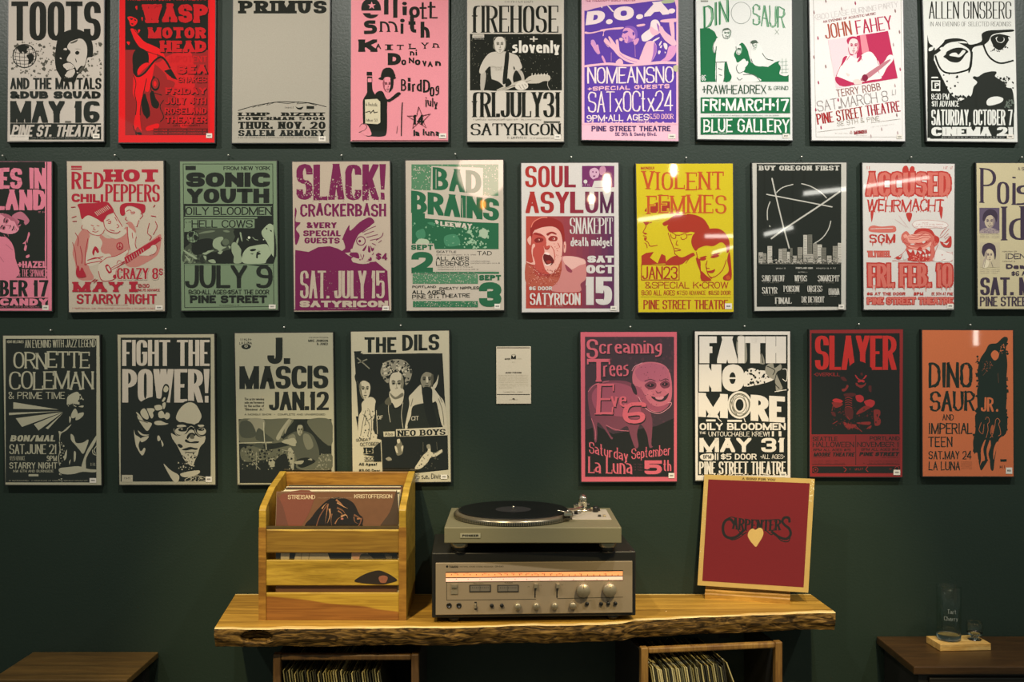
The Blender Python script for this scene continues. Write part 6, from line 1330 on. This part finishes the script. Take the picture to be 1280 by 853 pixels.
# art drawn in px of a crop (340,605,k=8)
def lpxf(X, Y, l):
    u = (X - 345.2) / (496.4 - 345.2); v = 1 - (Y - 614.8) / 151.0
    return (-LW/2 + u*LW, -.0003 - l + v*lean*LW, v*LW)
a = Art(340, 605, 8.0, 0, lpxf)
a.P('#7c4634', '130,90 420,92 300,420 150,440 90,440 60,200', True); a.P('#6a4030', '45,95 110,230 170,440 40,440', False)
a.P('#4a3826', '1235,95 1252,92 1252,440 1080,440 1180,280', True)
a.P('#1e1712', '355,440 400,330 470,240 560,160 640,135 740,150 820,200 870,300 910,340 905,400 860,440')
for i, (p_) in enumerate(('560,200 545,300 530,400','575,250 580,320 550,400','600,300 590,360 600,430','640,160 690,200 720,240','650,190 720,230 760,250','650,240 710,270 740,320','660,270 700,300 690,330','690,330 740,310 760,350','820,330 830,380 870,400','850,350 890,350 880,390','500,250 520,220 550,190','820,310 860,330 900,350','630,400 660,350 700,330')):
    a.L(('#9a6844', '#b8865c', '#7c5236')[i % 3], 20 if i % 2 else 14, p_, taper=True)
a.E('#b06a5a', 702, 350, 14, 9); a.L('#7a4c34', 10, '440,440 480,320 560,200|900,340 880,400 850,440')
a.T('#e0c8a0', 'STREISAND', 158, 112, 272, 42, k=.18, gap=.12); a.T('#e0c8a0', 'KRISTOFFERSON', 822, 106, 380, 40, k=.18, gap=.1)
a.tiny('#b89878', 460, 138, 345, 9); a.L('#9a8468', 3, '46,92 1240,72|46,92 36,440', False)
# pale lower picture seen between the slats
a.P('#b8a888', '60,690 1200,690 1200,860 60,860', False); a.P('#1e1a14', '40,690 90,690 90,860 40,860|560,690 800,690 780,860 620,860|960,690 1252,690 1252,860 1000,860|180,690 240,690 200,860 160,860', False)
a.P('#c89878', '800,690 900,690 880,800 820,760'); a.P('#5a5244', '880,720 960,700 1040,800 900,860|1130,700 1200,720 1180,800'); a.L('#8c7c60', 8, '300,690 280,860|380,690 350,860', False)
if a.ill.v: a.ill.build('illustration', lp)
a.txt.build('lettering', lp)
cols = ['#c9bd9c', '#3a3428', '#d8cfae', '#8a8468', '#e0d8bc', '#5a4a34', '#b4a27c', '#2c2a24', '#cfc4a2', '#6c3a2c', '#a89a78', '#d4caa8', '#44402f', '#c4b890']
for i in range(14):
    y = fy + .0052 + i * .0072
    o = sleeve_box('record_sleeve', .313, .3135 + .0045*((i*7) % 5)/4 + i*.0006, .0032, plain('sleeve_' + cols[i][1:], cols[i], .55, noise=.08))
    o.location = (xc + (.006 if i % 3 else .009) + .002*math.sin(i*2.1), y, front_z); o.rotation_euler = (-.03, 0, 0)
    pl = ('cream', 'dark brown', 'ivory', 'khaki', 'white', 'brown', 'tan', 'black', 'buff', 'rust', 'beige', 'pale', 'olive', 'sand')[i]
    tag(o, f'{pl} edged record sleeve filed behind the brown portrait sleeve in the crate', 'record sleeve', 'record sleeves in the crate')

# ---------------------------------------------------------------- stereo receiver
RX, RYAW = .0587, math.radians(2.6)
rc = empty('stereo_receiver', (RX, -.309, SH), RYAW, label='silver-faced stereo receiver with glowing dial and dark case, under the turntable', cat='stereo receiver')
case_m = plain('receiver_case', '#171612', .45, noise=.2); alu = plain('brushed_face', '#8d7c62', .5, .15, noise=.06, nscale=300)
alu2 = plain('knob_metal', '#a09276', .35, .6); blk = plain('black_plastic', '#121210', .4)
FW, FZ0, FH = .516, .0235, .1355
b = MB(); b.box(-.268, .268, .004, .27, .014, .184, case_m); b.build('case', rc, bevel=.003)
for sx in (-.21, .21):
    for yy in (.03, .23):
        b = MB(); b.lathe([(.016, 0), (.018, .014)], (sx, yy, 0), 'z', blk, 16); b.build('foot', rc)
b = MB(); b.box(-FW/2, FW/2, -.003, .004, FZ0, FZ0 + FH, alu); b.build('face_plate', rc, bevel=.0012)
def fx(zx): return (zx - 25) / 1212 * FW - FW/2
def fz(zx, zy): return FZ0 + FH - (zy - (75 - 15*(zx-25)/1212)) / 316 * FH
def fbox(name, x0, y0, x1, y1, ya, yb, m, bevel=0, parent=rc, **kw):
    xm = (x0+x1)/2; b = MB(); b.box(fx(x0), fx(x1), ya, yb, fz(xm, y1), fz(xm, y0), m); return b.build(name, parent, bevel=bevel, **kw)
dial = emit('dial_glow', '#f09a60', .5); dial2 = emit('dial_glow_pale', '#f0bca4', .55)
ds = fbox('dial_window', 88, 122, 1178, 184, -.0036, -.0028, blk)
fbox('dial_band', 88, 128, 1176, 154, -.0044, -.0034, dial, parent=rc, label='orange lit tuning scale'); fbox('dial_band', 88, 160, 1176, 181, -.0044, -.0034, dial2, parent=rc, label='pale lit tuning scale')
ra = Art(0, 0, 1, 0, lambda X, Y, l: (fx(X), -.0045 - l, fz(X, Y)))
def rxf_low(X, Y, l): return (fx(X), -.0031 - l, fz(X, Y))
for i in range(28): ra.R('#8a4a30', 120 + i*38, 140, 124 + i*38, 148)
for x in (140, 205, 320, 404, 446, 490, 535, 580, 628, 675, 725, 778, 905, 1060): ra.tiny('#6a3420', x, 133, 18, 7)
for i in range(14): ra.R('#9a6a58', 150 + i*72, 168, 153 + i*72, 174)
for mb, nm in ((ra.ill, 'scale_marks'), (ra.txt, 'scale_figures')): mb.build(nm, rc)
rb = Art(0, 0, 1, 0, rxf_low)
rb.E('#15140f', 95, 96, 7, 7); rb.T('#15140f', 'YAMAHA', 106, 90, 58, 13, k=.32); rb.T('#4a4232', 'NATURAL SOUND STEREO RECEIVER', 172, 92, 205, 8, k=.2); rb.T('#4a4232', 'CR-640', 388, 90, 52, 9, k=.22)
rb.T('#4a4232', 'SIGNAL QUALITY', 256, 196, 62, 6, k=.2); rb.T('#4a4232', 'TUNING', 446, 191, 50, 6, k=.2)
for x0, x1, y in ((590, 690, 182), (730, 890, 180), (340, 430, 296), (1030, 1140, 298), (930, 985, 300)): rb.tiny('#6a604a', x0, y, x1-x0, 5)
rb.L('#3a3428', 3, '92,186 92,300 600,294 640,294|770,290 1178,280', False)
rb.tiny('#6a604a', 590, 214, 12, 10); rb.tiny('#6a604a', 655, 205, 24, 6); rb.tiny('#6a604a', 795, 203, 24, 6)
rb.ill.build('panel_lines', rc); rb.txt.build('lettering', rc)
for x0, x1 in ((231, 363), (402, 534)):
    m_ = fbox('meter', x0, 206, x1, 250, -.0042, -.002, plain('meter_frame', '#2a2620', .4))
    b = MB(); b.box(fx(x0+6), fx(x1-6), -.0046, -.0042, fz(x0, 245), fz(x0, 212), plain('meter_face', '#6a6254', .3)); q = b.build('meter_face', m_)
    b = MB()
    for i in range(9): b.box(fx(x0+18+i*12), fx(x0+20+i*12), -.0049, -.0046, fz(x0, 228), fz(x0, 219), blk)
    b.box(fx(x0+64), fx(x0+66), -.0050, -.0046, fz(x0, 244), fz(x0, 214), blk); b.build('needle', m_)
pb = fbox('power_button', 118, 200, 160, 262, -.0050, -.002, plain('power_frame', '#8a7e66', .4, .3)); fbox('button_cap', 122, 206, 156, 222, -.008, -.005, alu2, parent=pb)
def knob(zx, zy, r, d, name='knob'):
    c = (fx(zx), -.003, fz(zx, zy)); b = MB(); b.lathe([(r*1.02, 0), (r, -d*.0 - .001), (r, -d*.85), (r*.93, -d), (.0005, -d)], c, 'y', alu2, 28, cap=False)
    o = b.build(name, rc); b = MB(); b.box(c[0]-.0006, c[0]+.0006, c[1]-d-.0005, c[1]-d+.0005, c[2]+r*.35, c[2]+r*.9, blk); b.build('pointer', o); return o
for zx, zy in ((930, 233), (1092, 230)): knob(zx, zy, .0178, .020, 'large_knob')
for zx, zy in ((527, 334), (641, 332), (754, 331), (866, 328)): knob(zx, zy, .0088, .013)
for zx, zy in ((107, 332), (167, 332)): 
    b = MB(); b.lathe([(.0068, 0), (.0068, -.002), (.0045, -.002), (.0045, -.001)], (fx(zx), -.003, fz(zx, zy)), 'y', blk, 20); b.build('headphone_jack', rc)
for zx, zy in ((368, 332), (430, 331), (955, 320), (1042, 320), (1086, 319), (1130, 318)):
    b = MB(); b.lathe([(.0050, 0), (.0050, -.005), (.004, -.006)], (fx(zx), -.003, fz(zx, zy)), 'y', blk, 16); b.build('push_button', rc)
for zx, y0, y1 in ((634, 196, 284), (769, 196, 284)):
    fbox('slider_slot', zx-3, y0, zx+4, y1, -.0036, -.0028, blk); b = MB(); b.box(fx(zx-6), fx(zx+16), -.013, -.003, fz(zx, 222), fz(zx, 194), alu2); b.build('slider', rc, bevel=.001)
fbox('slider_slot', 262, 310, 276, 358, -.0036, -.0028, blk); b = MB(); b.box(fx(262), fx(274), -.014, -.003, fz(268, 345), fz(268, 318), alu2); b.build('lever_switch', rc, bevel=.001)

# ---------------------------------------------------------------- turntable
TZ = SH + .184
tt = empty('turntable', (.054, -.345, TZ), label='grey-green turntable with strobe-dotted platter standing on the receiver', cat='turntable')
pl_m = plain('plinth_grey', '#716b4f', .5, .1, noise=.05, nscale=200); pl_top = plain('plinth_top', '#9a9a74', .5)
b = MB(); b.box(-.2291, .2291, 0, .312, .031, .072, pl_m); b.build('plinth', tt, bevel=.002)
foot_m = plain('foot_metal', '#a9a184', .3, .6)
for sx, yy in ((-.192, .04), (.197, .04), (-.192, .27), (.197, .27)):
    b = MB(); b.lathe([(.016, 0), (.020, .004)], (sx, yy, 0), 'z', blk, 20); o = b.build('foot', tt)
    b = MB(); b.lathe([(.0225, .0155), (.0225, .0305)], (sx, yy, 0), 'z', foot_m, 24); b.lathe([(.018, .004), (.018, .016)], (sx, yy, 0), 'z', blk, 24); b.build('foot_ring', o)
PX, PY = .0035 - .054, .345 - .178     # platter centre in the turntable's frame
rim_m = plain('platter_rim', '#8a806a', .3, .8)
b = MB(); b.lathe([(.158, .072), (.1625, .074), (.1625, .083), (.157, .0885), (.15, .0895), (.0, .0895)], (PX, PY, 0), 'z', rim_m, 96, cap=False); pt = b.build('platter', tt)
b = MB(); b.lathe([(.1628, .0735), (.1632, .0738), (.1632, .0822), (.1628, .0828)], (PX, PY, 0), 'z', plain('strobe_band', '#23221c', .4), 128, cap=False); b.build('strobe_ring', pt)
b = MB()
for i in range(170):
    t = 2*math.pi*i/170
    for z0, z1 in ((.0745, .0775), (.0790, .0815)):
        r0, w_ = .1634, .0018; c, s_ = math.cos(t), math.sin(t); q = [(PX + r0*c - k_*w_/2*s_, PY + r0*s_ + k_*w_/2*c) for k_ in (-1, 1)]
        b.add([(q[0][0], q[0][1], z0), (q[1][0], q[1][1], z0), (q[1][0], q[1][1], z1), (q[0][0], q[0][1], z1)], [(0, 1, 2, 3)], foot_m)
b.build('strobe_dots', pt, kind='stuff')
b = MB(); b.lathe([(.0035, .0895), (.0035, .100), (.002, .1015), (0.0002, .1018)], (PX, PY, 0), 'z', plain('spindle_steel', '#e8e4d8', .15, 1.0), 16); b.build('spindle', pt)
bd = MB(); zb = .345
bx0, bx1 = (575.3 - 640) / 483.6 - .054, (600.6 - 640) / 483.6 - .054; bz1, bz0 = 1.62 - (667-426.5)/483.6 - TZ, 1.62 - (672.6-426.5)/483.6 - TZ
bd.box(bx0, bx1, -.0015, 0, bz0, bz1, plain('badge_plate', '#b8b090', .35, .5)); bo = bd.build('badge', tt)
ba = Art(0, 0, 1, 0, lambda X, Y, l: (bx0 + X/100*(bx1-bx0), -.0017 - l, bz1 - Y/20*(bz1-bz0)))
ba.T('#1c1a12', 'PIONEER', 10, 5, 80, 10, k=.34, kh=.24); ba.txt.build('badge_lettering', bo)
# arm board, arm
ab = MB(); ab.box(.108, .214, .345-.235, .345-.075, .072, .0745, plain('arm_board', '#a89e8c', .45)); abo = ab.build('arm_board', tt, bevel=.0006)
arm_m = plain('arm_chrome', '#c8c2b0', .18, .95)
AX, AY = .145, .245
b = MB(); b.lathe([(.026, .0745), (.026, .080), (.018, .082), (.013, .083), (.012, .087), (.009, .090)], (AX, AY, 0), 'z', arm_m, 28); ao = b.build('arm_base', tt)
b = MB(); b.box(AX-.012, AX+.012, AY-.010, AY+.010, .086, .099, arm_m); b.tube([(AX-.02, AY, .092), (AX+.02, AY, .092)], .004, blk); b.build('gimbal', ao, bevel=.001)
arm = MB(); arm.tube([(AX+.004, AY+.045, .102), (AX, AY, .094), (AX-.004, AY-.06, .094), (AX-.024, AY-.10, .095), (AX-.043, AY-.12, .096), (AX-.05, AY-.145, .096)], .0042, arm_m, 12); aro = arm.build('tonearm', tt)
d_ = Vector((.004, .045, .008)).normalized()
b = MB(); b.lathe([(.008, -.004), (.0115, .0), (.0125, .006), (.0125, .022), (.009, .027)], (AX+.003, AY+.03, .1005), tuple(d_), arm_m, 24); b.build('counterweight', aro)
b = MB(); b.box(AX-.061, AX-.040, AY-.178, AY-.145, .090, .098, arm_m); b.box(AX-.057, AX-.044, AY-.172, AY-.155, .083, .090, blk); b.build('headshell', aro, bevel=.001)
b = MB(); b.tube([(AX-.052, AY-.165, .097), (AX-.075, AY-.168, .103)], .0018, arm_m); b.build('finger_lift', aro)
b = MB(); b.lathe([(.008, .0745), (.008, .088), (.006, .09)], (AX+.035, AY-.02, 0), 'z', blk, 18); b.build('cue_knob', tt)
b = MB(); b.lathe([(.005, .0745), (.005, .092)], (AX-.022, AY-.055, 0), 'z', blk, 12); b.box(AX-.028, AX-.016, AY-.06, AY-.05, .092, .100, arm_m); b.build('arm_rest', tt)
for i, (xx, yy) in enumerate(((.185, .15), (.198, .15), (.19, .245), (.172, .25))):
    b = MB(); b.box(xx-.004, xx+.004, yy-.006, yy+.006, .0745, .083 if i > 1 else .079, (blk, alu2)[i % 2]); b.build('control_button', tt, bevel=.0008)
# the record on it
vin = plain('vinyl', '#080808', .4, spec=.25)
rec = empty('vinyl_record', (PX + .054, -.345 + PY, TZ + .0895), label='black vinyl record lying on the turntable platter', cat='vinyl record')
b = MB(); b.lathe([(.006, 0), (.150, 0), (.1505, .001), (.150, .002), (.146, .0016), (.056, .0016), (.052, .002), (.0040, .002)], (0, 0, 0), 'z', vin, 96, cap=False); b.build('disc', rec)
b = MB(); b.lathe([(.0042, .0022), (.049, .0022)], (0, 0, 0), 'z', plain('record_label', '#1c1a18', .6), 48, cap=False); b.build('paper_label', rec)

# ---------------------------------------------------------------- red sleeve on its stand
c4 = [Vector((.5572, -.0245, 1.233)), Vector((.8535, -.104, 1.231)), Vector((.8303, -.1215, .9142)), Vector((.534, -.042, .9162))]   # TL TR BR BL
o_ = (c4[2] + c4[3]) / 2
ls = empty('record_sleeve', tuple(o_), label='dark red record sleeve with a cream border and heart leaning on a wooden stand', cat='record sleeve')
nrm = (c4[1]-c4[0]).cross(c4[3]-c4[0]).normalized()
if nrm.y > 0: nrm = -nrm
def SXF(u, v, l):
    p = c4[0]*(1-u)*(1-v) + c4[1]*u*(1-v) + c4[2]*u*v + c4[3]*(1-u)*v
    return tuple(p + nrm*l - o_)
b = MB(); q = [SXF(*t_) for t_ in ((0,0,0),(1,0,0),(1,1,0),(0,1,0),(0,0,-.004),(1,0,-.004),(1,1,-.004),(0,1,-.004))]
b.add(q, [(3,2,1,0),(4,5,6,7),(0,1,5,4),(1,2,6,5),(2,3,7,6),(3,0,4,7)], plain('sleeve_cream', '#b99a54', .55, noise=.1, nscale=40)); fixnormals(b.build('cover', ls))
sa = Art(0, 0, 1, 0, lambda X, Y, l: SXF(X/1000, Y/1000, l + .0003))
sa.P('#701216', '40,42 958,40 956,956 42,958', False)
d_='#1c1712'
sa.L(d_, 24, '300,430 270,395 230,400 205,440 205,500 230,545 280,560 330,545 370,510 395,480')
sa.L(d_, 9, '215,430 250,380 300,375 310,400|230,545 290,575 350,555 400,515')
sa.T(d_, 'ARPENTER', 285, 372, 440, 106, k=.34, kh=.17, serif=.08, dy=-12, arc=14, gap=.06, hr=.95)
sa.L(d_, 22, '800,395 790,355 750,355 735,390 760,420 800,450 815,500 780,540 720,530 670,500 640,480')
sa.L(d_, 9, '815,500 800,560 740,560 690,520|330,470 380,520 420,500|600,480 640,510 660,500')
sa.P('#c8a65e', '508,470 532,455 560,465 572,505 560,545 535,590 512,625 480,600 450,565 432,530 440,490 470,465 495,475')
sa.T('#5a4420', 'A SONG FOR YOU', 350, 12, 300, 20, k=.24, serif=.08, gap=.2); sa.N('#d8c48c', 2, 100, 36, 900, 26, 2, 6); sa.N('#e4d4a0', 962, 10, 998, 200, 22, 3, 8)
sa.ill.build('heart_and_field', ls); sa.txt.build('lettering', ls)
# stand, in a frame along the sleeve
sy = math.atan2(-(c4[2].y - c4[3].y), c4[2].x - c4[3].x)
sd = empty('sleeve_stand', (.5516, -.060, SH), -sy, label='low grooved wooden stand holding the red record sleeve', cat='stand')
sm = wood('stand_wood', '#8a6020', '#c8963c', (5, 40, 40), .4, .8, seed=9)
prof = [(0, 0), (.062, 0), (.062, .026), (.044, .029), (.0285, .029), (.0285, .0225), (.020, .0225), (.0185, .019), (.0165, .019), (.0160, .006), (.0125, .006), (.012, .016), (.003, .016), (0, .013)]
b = MB(); b.prism(prof, 'x', 0, .236, sm); fixnormals(b.build('ledge', sd))
b = MB(); b.box(.03, .05, .045, .060, .026, .11, sm); b.box(.186, .206, .045, .060, .026, .11, sm); 

# ---------------------------------------------------------------- record cabinets under the shelf
cab_m = wood('cabinet_wood', '#6c4a20', '#9a7434', (30, 30, 3), .5, .8, seed=2)
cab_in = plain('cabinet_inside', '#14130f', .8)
def record_cabinet(x, y, rz, w, zt, label, m):
    r = empty('record_cabinet', (x, y, 0), rz, label=label, cat='record cabinet', group='record cabinets below the shelf')
    P_ = .020; d = .30
    for s_ in (0, 1):
        x0 = 0 if s_ == 0 else w - P_
        b = MB(); b.box(x0, x0 + P_, 0, .022, 0, zt, m); b.build('post', r, bevel=.003)
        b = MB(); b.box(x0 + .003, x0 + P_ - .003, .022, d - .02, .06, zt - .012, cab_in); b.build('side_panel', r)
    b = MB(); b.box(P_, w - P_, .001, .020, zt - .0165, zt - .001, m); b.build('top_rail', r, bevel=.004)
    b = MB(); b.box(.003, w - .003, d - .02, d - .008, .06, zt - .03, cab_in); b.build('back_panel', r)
    b = MB(); b.box(P_, w - P_, .004, d - .02, .425, .440, m); b.build('middle_board', r)
    b = MB(); b.box(P_, w - P_, .004, d - .02, .06, .08, m); b.build('bottom_board', r)
    return r
xl = (341 - 640) / F * 2.68; xr_ = (523.5 - 640) / F * 2.68
ca = record_cabinet(xl, -.32, 0, xr_ - xl, 1.62 - (818.3-426.5)/F*2.68, 'dark open record cabinet under the crate end of the shelf', wood('cabinet_wood_dark', '#4c3418', '#6c4e26', (30, 30, 3), .5, .8, seed=4))
cbx = (801.5 - 640) / F * 2.709
cbw = .392
cb = record_cabinet(cbx, 2.709 - D0, math.radians(8.2), cbw, .8095, 'light-framed open record cabinet under the red sleeve end of the shelf', cab_m)
def fill(root, w, n, x0, x1, tilt, label, group, last=None, seed=1):
    rr = random.Random(seed); M = Matrix.Translation(root.location) @ Matrix.Rotation(root.rotation_euler.z, 4, 'Z')
    pal = ['#a0966a', '#6c6a48', '#c4b884', '#46442e', '#7c7650', '#2c2a1e', '#b0a26c', '#545034', '#847846', '#34321f']
    for i in range(n):
        t = .0024 + rr.random() * .0010; x = x0 + (x1 - x0) * i / (n - 1); h = .313 + rr.uniform(-.007, .006)
        ang = tilt + rr.uniform(-.002, .002); c_ = rr.choice(pal)
        if last and i == n - 1: c_ = '#b0a26c'; ang, h = last; x = x1 + .07
        b = MB(); b.box(0, t, 0, .312, 0, h, plain('spine_' + c_[1:], c_, .6, noise=.1))
        o = b.build('record_sleeve'); yy = .012 + rr.uniform(0, .006)
        o.matrix_world = M @ Matrix.Translation((x, yy, .441)) @ Matrix.Rotation(-ang, 4, 'Y') @ Matrix.Diagonal((1, .83, 1, 1))
        tag(o, label if not (last and i == n - 1) else 'record sleeve leaning furthest over at the end of the row in the light-framed cabinet', 'record sleeve', group)
fill(ca, xr_ - xl, 38, .066, .318, .135, 'thin spine of a record sleeve filed upright in the dark cabinet under the crate', 'record sleeves in the dark cabinet')
fill(cb, cbw, 37, .078, .288, .16, 'thin spine of a record sleeve filed in the light-framed cabinet below the red sleeve', 'record sleeves in the light-framed cabinet', last=(.36, .335), seed=5)

# ---------------------------------------------------------------- side tables
tw = wood('table_wood', '#34230f', '#4c3418', (2, 20, 20), .35, 1.0, seed=6); twl = wood('table_wood_left', '#4c3a1c', '#6a5026', (2, 20, 20), .35, 1.0, seed=7)
tb_m = plain('table_body', '#1a1712', .6)
t1 = empty('side_cabinet', (1.062, -.285, 0), label='low dark wooden cabinet at the picture edge holding the two glasses', cat='cabinet')
b = MB(); b.box(0, 1.0, 0, .280, .737, .759, tw); b.build('cabinet_top', t1, bevel=.003)
b = MB(); b.box(.02, .98, .02, .27, .06, .737, tb_m); b.build('body', t1)
b = MB(); b.box(.045, .50, .010, .02, .10, .727, plain('cabinet_door', '#241f16', .35)); b.build('door', t1, bevel=.006)
b = MB(); b.box(.51, .965, .010, .02, .10, .727, plain('cabinet_door', '#241f16', .35)); b.build('door', t1, bevel=.006)
for xx in (.04, .92):
    b = MB(); b.box(xx, xx+.04, .03, .07, 0, .06, tb_m); b.box(xx, xx+.04, .20, .24, 0, .06, tb_m); b.build('leg', t1)
t2 = empty('side_table', (-1.397, -.25, 0), label='small dark wooden table low by the wall beyond the crate end of the shelf', cat='table')
b = MB(); b.box(0, .366, 0, .246, .695, .713, twl); b.build('table_top', t2, bevel=.003)
for xx, yy in ((.02, .02), (.316, .02), (.02, .196), (.316, .196)):
    b = MB(); b.box(xx, xx+.03, yy, yy+.03, 0, .695, tb_m); b.build('leg', t2)
b = MB(); b.box(.03, .336, .03, .216, .63, .695, tb_m); b.build('apron', t2)
# board and glasses
TB = .759
bl_ = MB(); bl_.box(0, .146, 0, .083, 0, .0195, wood('board_wood', '#c89848', '#e4be72', (6, 50, 50), .45, .6, seed=8)); bo = bl_.build('serving_board', bevel=.0015)
bo.location = (1.187, -.153, TB); bo.rotation_euler = (0, 0, math.radians(4))
tag(bo, 'small pale wooden board under the two glasses on the dark cabinet', 'board')
def glassmat():
    m, n, p = newmat('clear_glass'); p.inputs['Transmission Weight'].default_value = 1; p.inputs['Roughness'].default_value = .0
    p.inputs['IOR'].default_value = 1.47; p.inputs['Base Color'].default_value = (.93, .97, .94, 1); return m
gm = glassmat()
def thinglass():
    m = bpy.data.materials.new('thin_glass'); m.use_nodes = True; n = m.node_tree; n.nodes.clear()
    o = node(n, 'ShaderNodeOutputMaterial'); lw0 = node(n, 'ShaderNodeLayerWeight'); lw1 = node(n, 'ShaderNodeMath', operation='POWER'); n.links.new(lw0.outputs['Facing'], lw1.inputs[0]); lw1.inputs[1].default_value = 4; lw = node(n, 'ShaderNodeMath', operation='MULTIPLY_ADD'); n.links.new(lw1.outputs[0], lw.inputs[0]); lw.inputs[1].default_value = .35; lw.inputs[2].default_value = .04; t = node(n, 'ShaderNodeBsdfTransparent'); g = node(n, 'ShaderNodeBsdfGlossy', i_Roughness=.03)
    t.inputs[0].default_value = (.93, .96, .94, 1); mx = node(n, 'ShaderNodeMixShader')
    n.links.new(lw.outputs[0], mx.inputs[0]); n.links.new(t.outputs[0], mx.inputs[1]); n.links.new(g.outputs[0], mx.inputs[2]); n.links.new(mx.outputs[0], o.inputs[0])
    return m
tg = thinglass()
gx = empty('tall_glass', (1.231, -.105, TB + .0197), label='tall clear glass with handwritten white words on the pale board', cat='glass')
b = MB(); b.lathe([(.0325, .016), (.033, .08), (.0335, .150), (.0325, .1505), (.0318, .149), (.0312, .08), (.0305, .018)], (0, 0, 0), 'z', tg, 48, cap=False); fixnormals(b.build('glass_body', gx))
b = MB(); b.lathe([(.0002, .0), (.029, .0), (.032, .003), (.0325, .016), (.029, .0155), (.0002, .013)], (0, 0, 0), 'z', gm, 48, cap=False); fixnormals(b.build('glass_base', gx))
def cyl(X, Y, l):
    t = (X) / .0335; return (.0338*math.sin(t), -.0338*math.cos(t) - l, Y)
wa = Art(0, 0, 1, 0, lambda X, Y, l: cyl((X-50)*.00045 - .003, .092 - Y*.00045, l)); 
wa.T('#a8aca0', 'Tart', 18, 0, 54, 26, k=.12, wob=1.2); wa.T('#a8aca0', 'Cherry', 0, 44, 84, 26, k=.12, wob=1.2); wa.txt.build('lettering', gx)
gs = empty('small_glass', (1.303, -.107, TB + .0197), label='short clear tasting glass beside the tall glass on the board', cat='glass')
b = MB(); b.lathe([(.0215, .020), (.0232, .032), (.0215, .050), (.0207, .050), (.0220, .032), (.0200, .0215)], (0, 0, 0), 'z', tg, 40, cap=False); fixnormals(b.build('glass_body', gs))
b = MB(); b.lathe([(.0002, 0), (.017, 0), (.018, .002), (.010, .005), (.008, .008), (.014, .012), (.0215, .020), (.013, .0165), (.0002, .014)], (0, 0, 0), 'z', gm, 40, cap=False); fixnormals(b.build('glass_base', gs))

# ---------------------------------------------------------------- posters on the wall
roots = []
for q, paper, label, draw, o, k, tg in SPEC:
    roots.append(poster(q, paper, label, draw, o, k, tg))
# info card
cq = [(620.3, 433.3), (663.6, 433.1), (663.8, 504.8), (620.5, 505)]
ic = empty('info_card', ((642-640)*2.997/F, 0, HC - (469-426.5)*2.997/F), label='small cream printed card alone on the bare wall between two posters', cat='card')
def icx(X, Y, l): s_ = 2.997 / F; return ((X-642)*s_, -.003 - l, -(Y-469)*s_)
b = MB(); q = [icx(x, y, 0) for x, y in cq] + [(icx(x, y, 0)[0], -.0005, icx(x, y, 0)[2]) for x, y in cq]
b.add(q, [(3,2,1,0),(4,5,6,7),(0,1,5,4),(1,2,6,5),(2,3,7,6),(3,0,4,7)], ink('#c6bba2', False)); fixnormals(b.build('card', ic))
ca_ = Art(600, 420, 8.98, 0, icx); ca_.l = .0003
ca_.R('#5c5040', 190, 130, 560, 139); ca_.R('#2c261a', 190, 655, 560, 663)
ca_.T('#4a4232', 'MUSIC', 278, 250, 66, 20, k=.3); ca_.T('#1c1812', 'M', 350, 222, 54, 40, k=.34); ca_.tiny('#a39678', 410, 252, 62, 12); ca_.L('#6a5e48', 3, '352,218 378,208 404,218'); ca_.tiny('#7a6e56', 362, 292, 30, 10)
ca_.T('#3a3224', 'MUSIC POSTERS', 286, 406, 180, 16, k=.28)
for i in range(8): ca_.tiny('#9a8c6e', 208, 440 + i*20, 330 if i < 7 else 170, 7, seed=i)
ca_.tiny('#5a4e3a', 266, 626, 215, 9); ca_.tiny('#5a4e3a', 330, 712, 90, 10); ca_.P('#3a3224', '362,712 376,698 390,712')
ca_.ill.build('rules', ic); ca_.txt.build('lettering', ic)
# nails
nail_m = plain('nail_head', '#d8d4c8', .3, .6)
for r, (q, paper, label, *_r) in zip(roots[9:], SPEC[9:]):
    x = (q[0][0] + q[1][0]) / 2 + 1.5; y = min(q[0][1], q[1][1]) - 6.5
    if x < 0 : x = 6
    if x > 1270: x = 1275
    b = MB(); b.lathe([(.0009, 0), (.0009, -.013)], (0, 0, 0), 'y', nail_m, 8); b.lathe([(.0026, -.012), (.0026, -.0135), (.0015, -.0145)], (0, 0, 0), 'y', nail_m, 12)
    o = b.build('nail'); s_ = D0 / F; o.location = ((x-640)*s_, .001, HC - (y-426.5)*s_)
    short = label.replace('concert poster', 'poster').split(' poster')[0] 
    tail = label.split(' poster', 1)[1].split(',')[0] if ' poster' in label else ''
    t_ = ('small nail in the wall above the ' + label.replace('concert poster', 'poster')).split()[:16]
    while t_[-1].strip(',') in ('a', 'with', 'and', 'of', 'the', 'in', 'over', 'to', 'big', 'thin', 'on', 'beside', 'cut', 'dark', 'large', 'printed', 'picture', 'at', 'raising', 'behind', "men's", 'young', 'three', 'words'): t_.pop()
    tag(o, ' '.join(t_).rstrip(','), 'nail', 'nails above the posters')
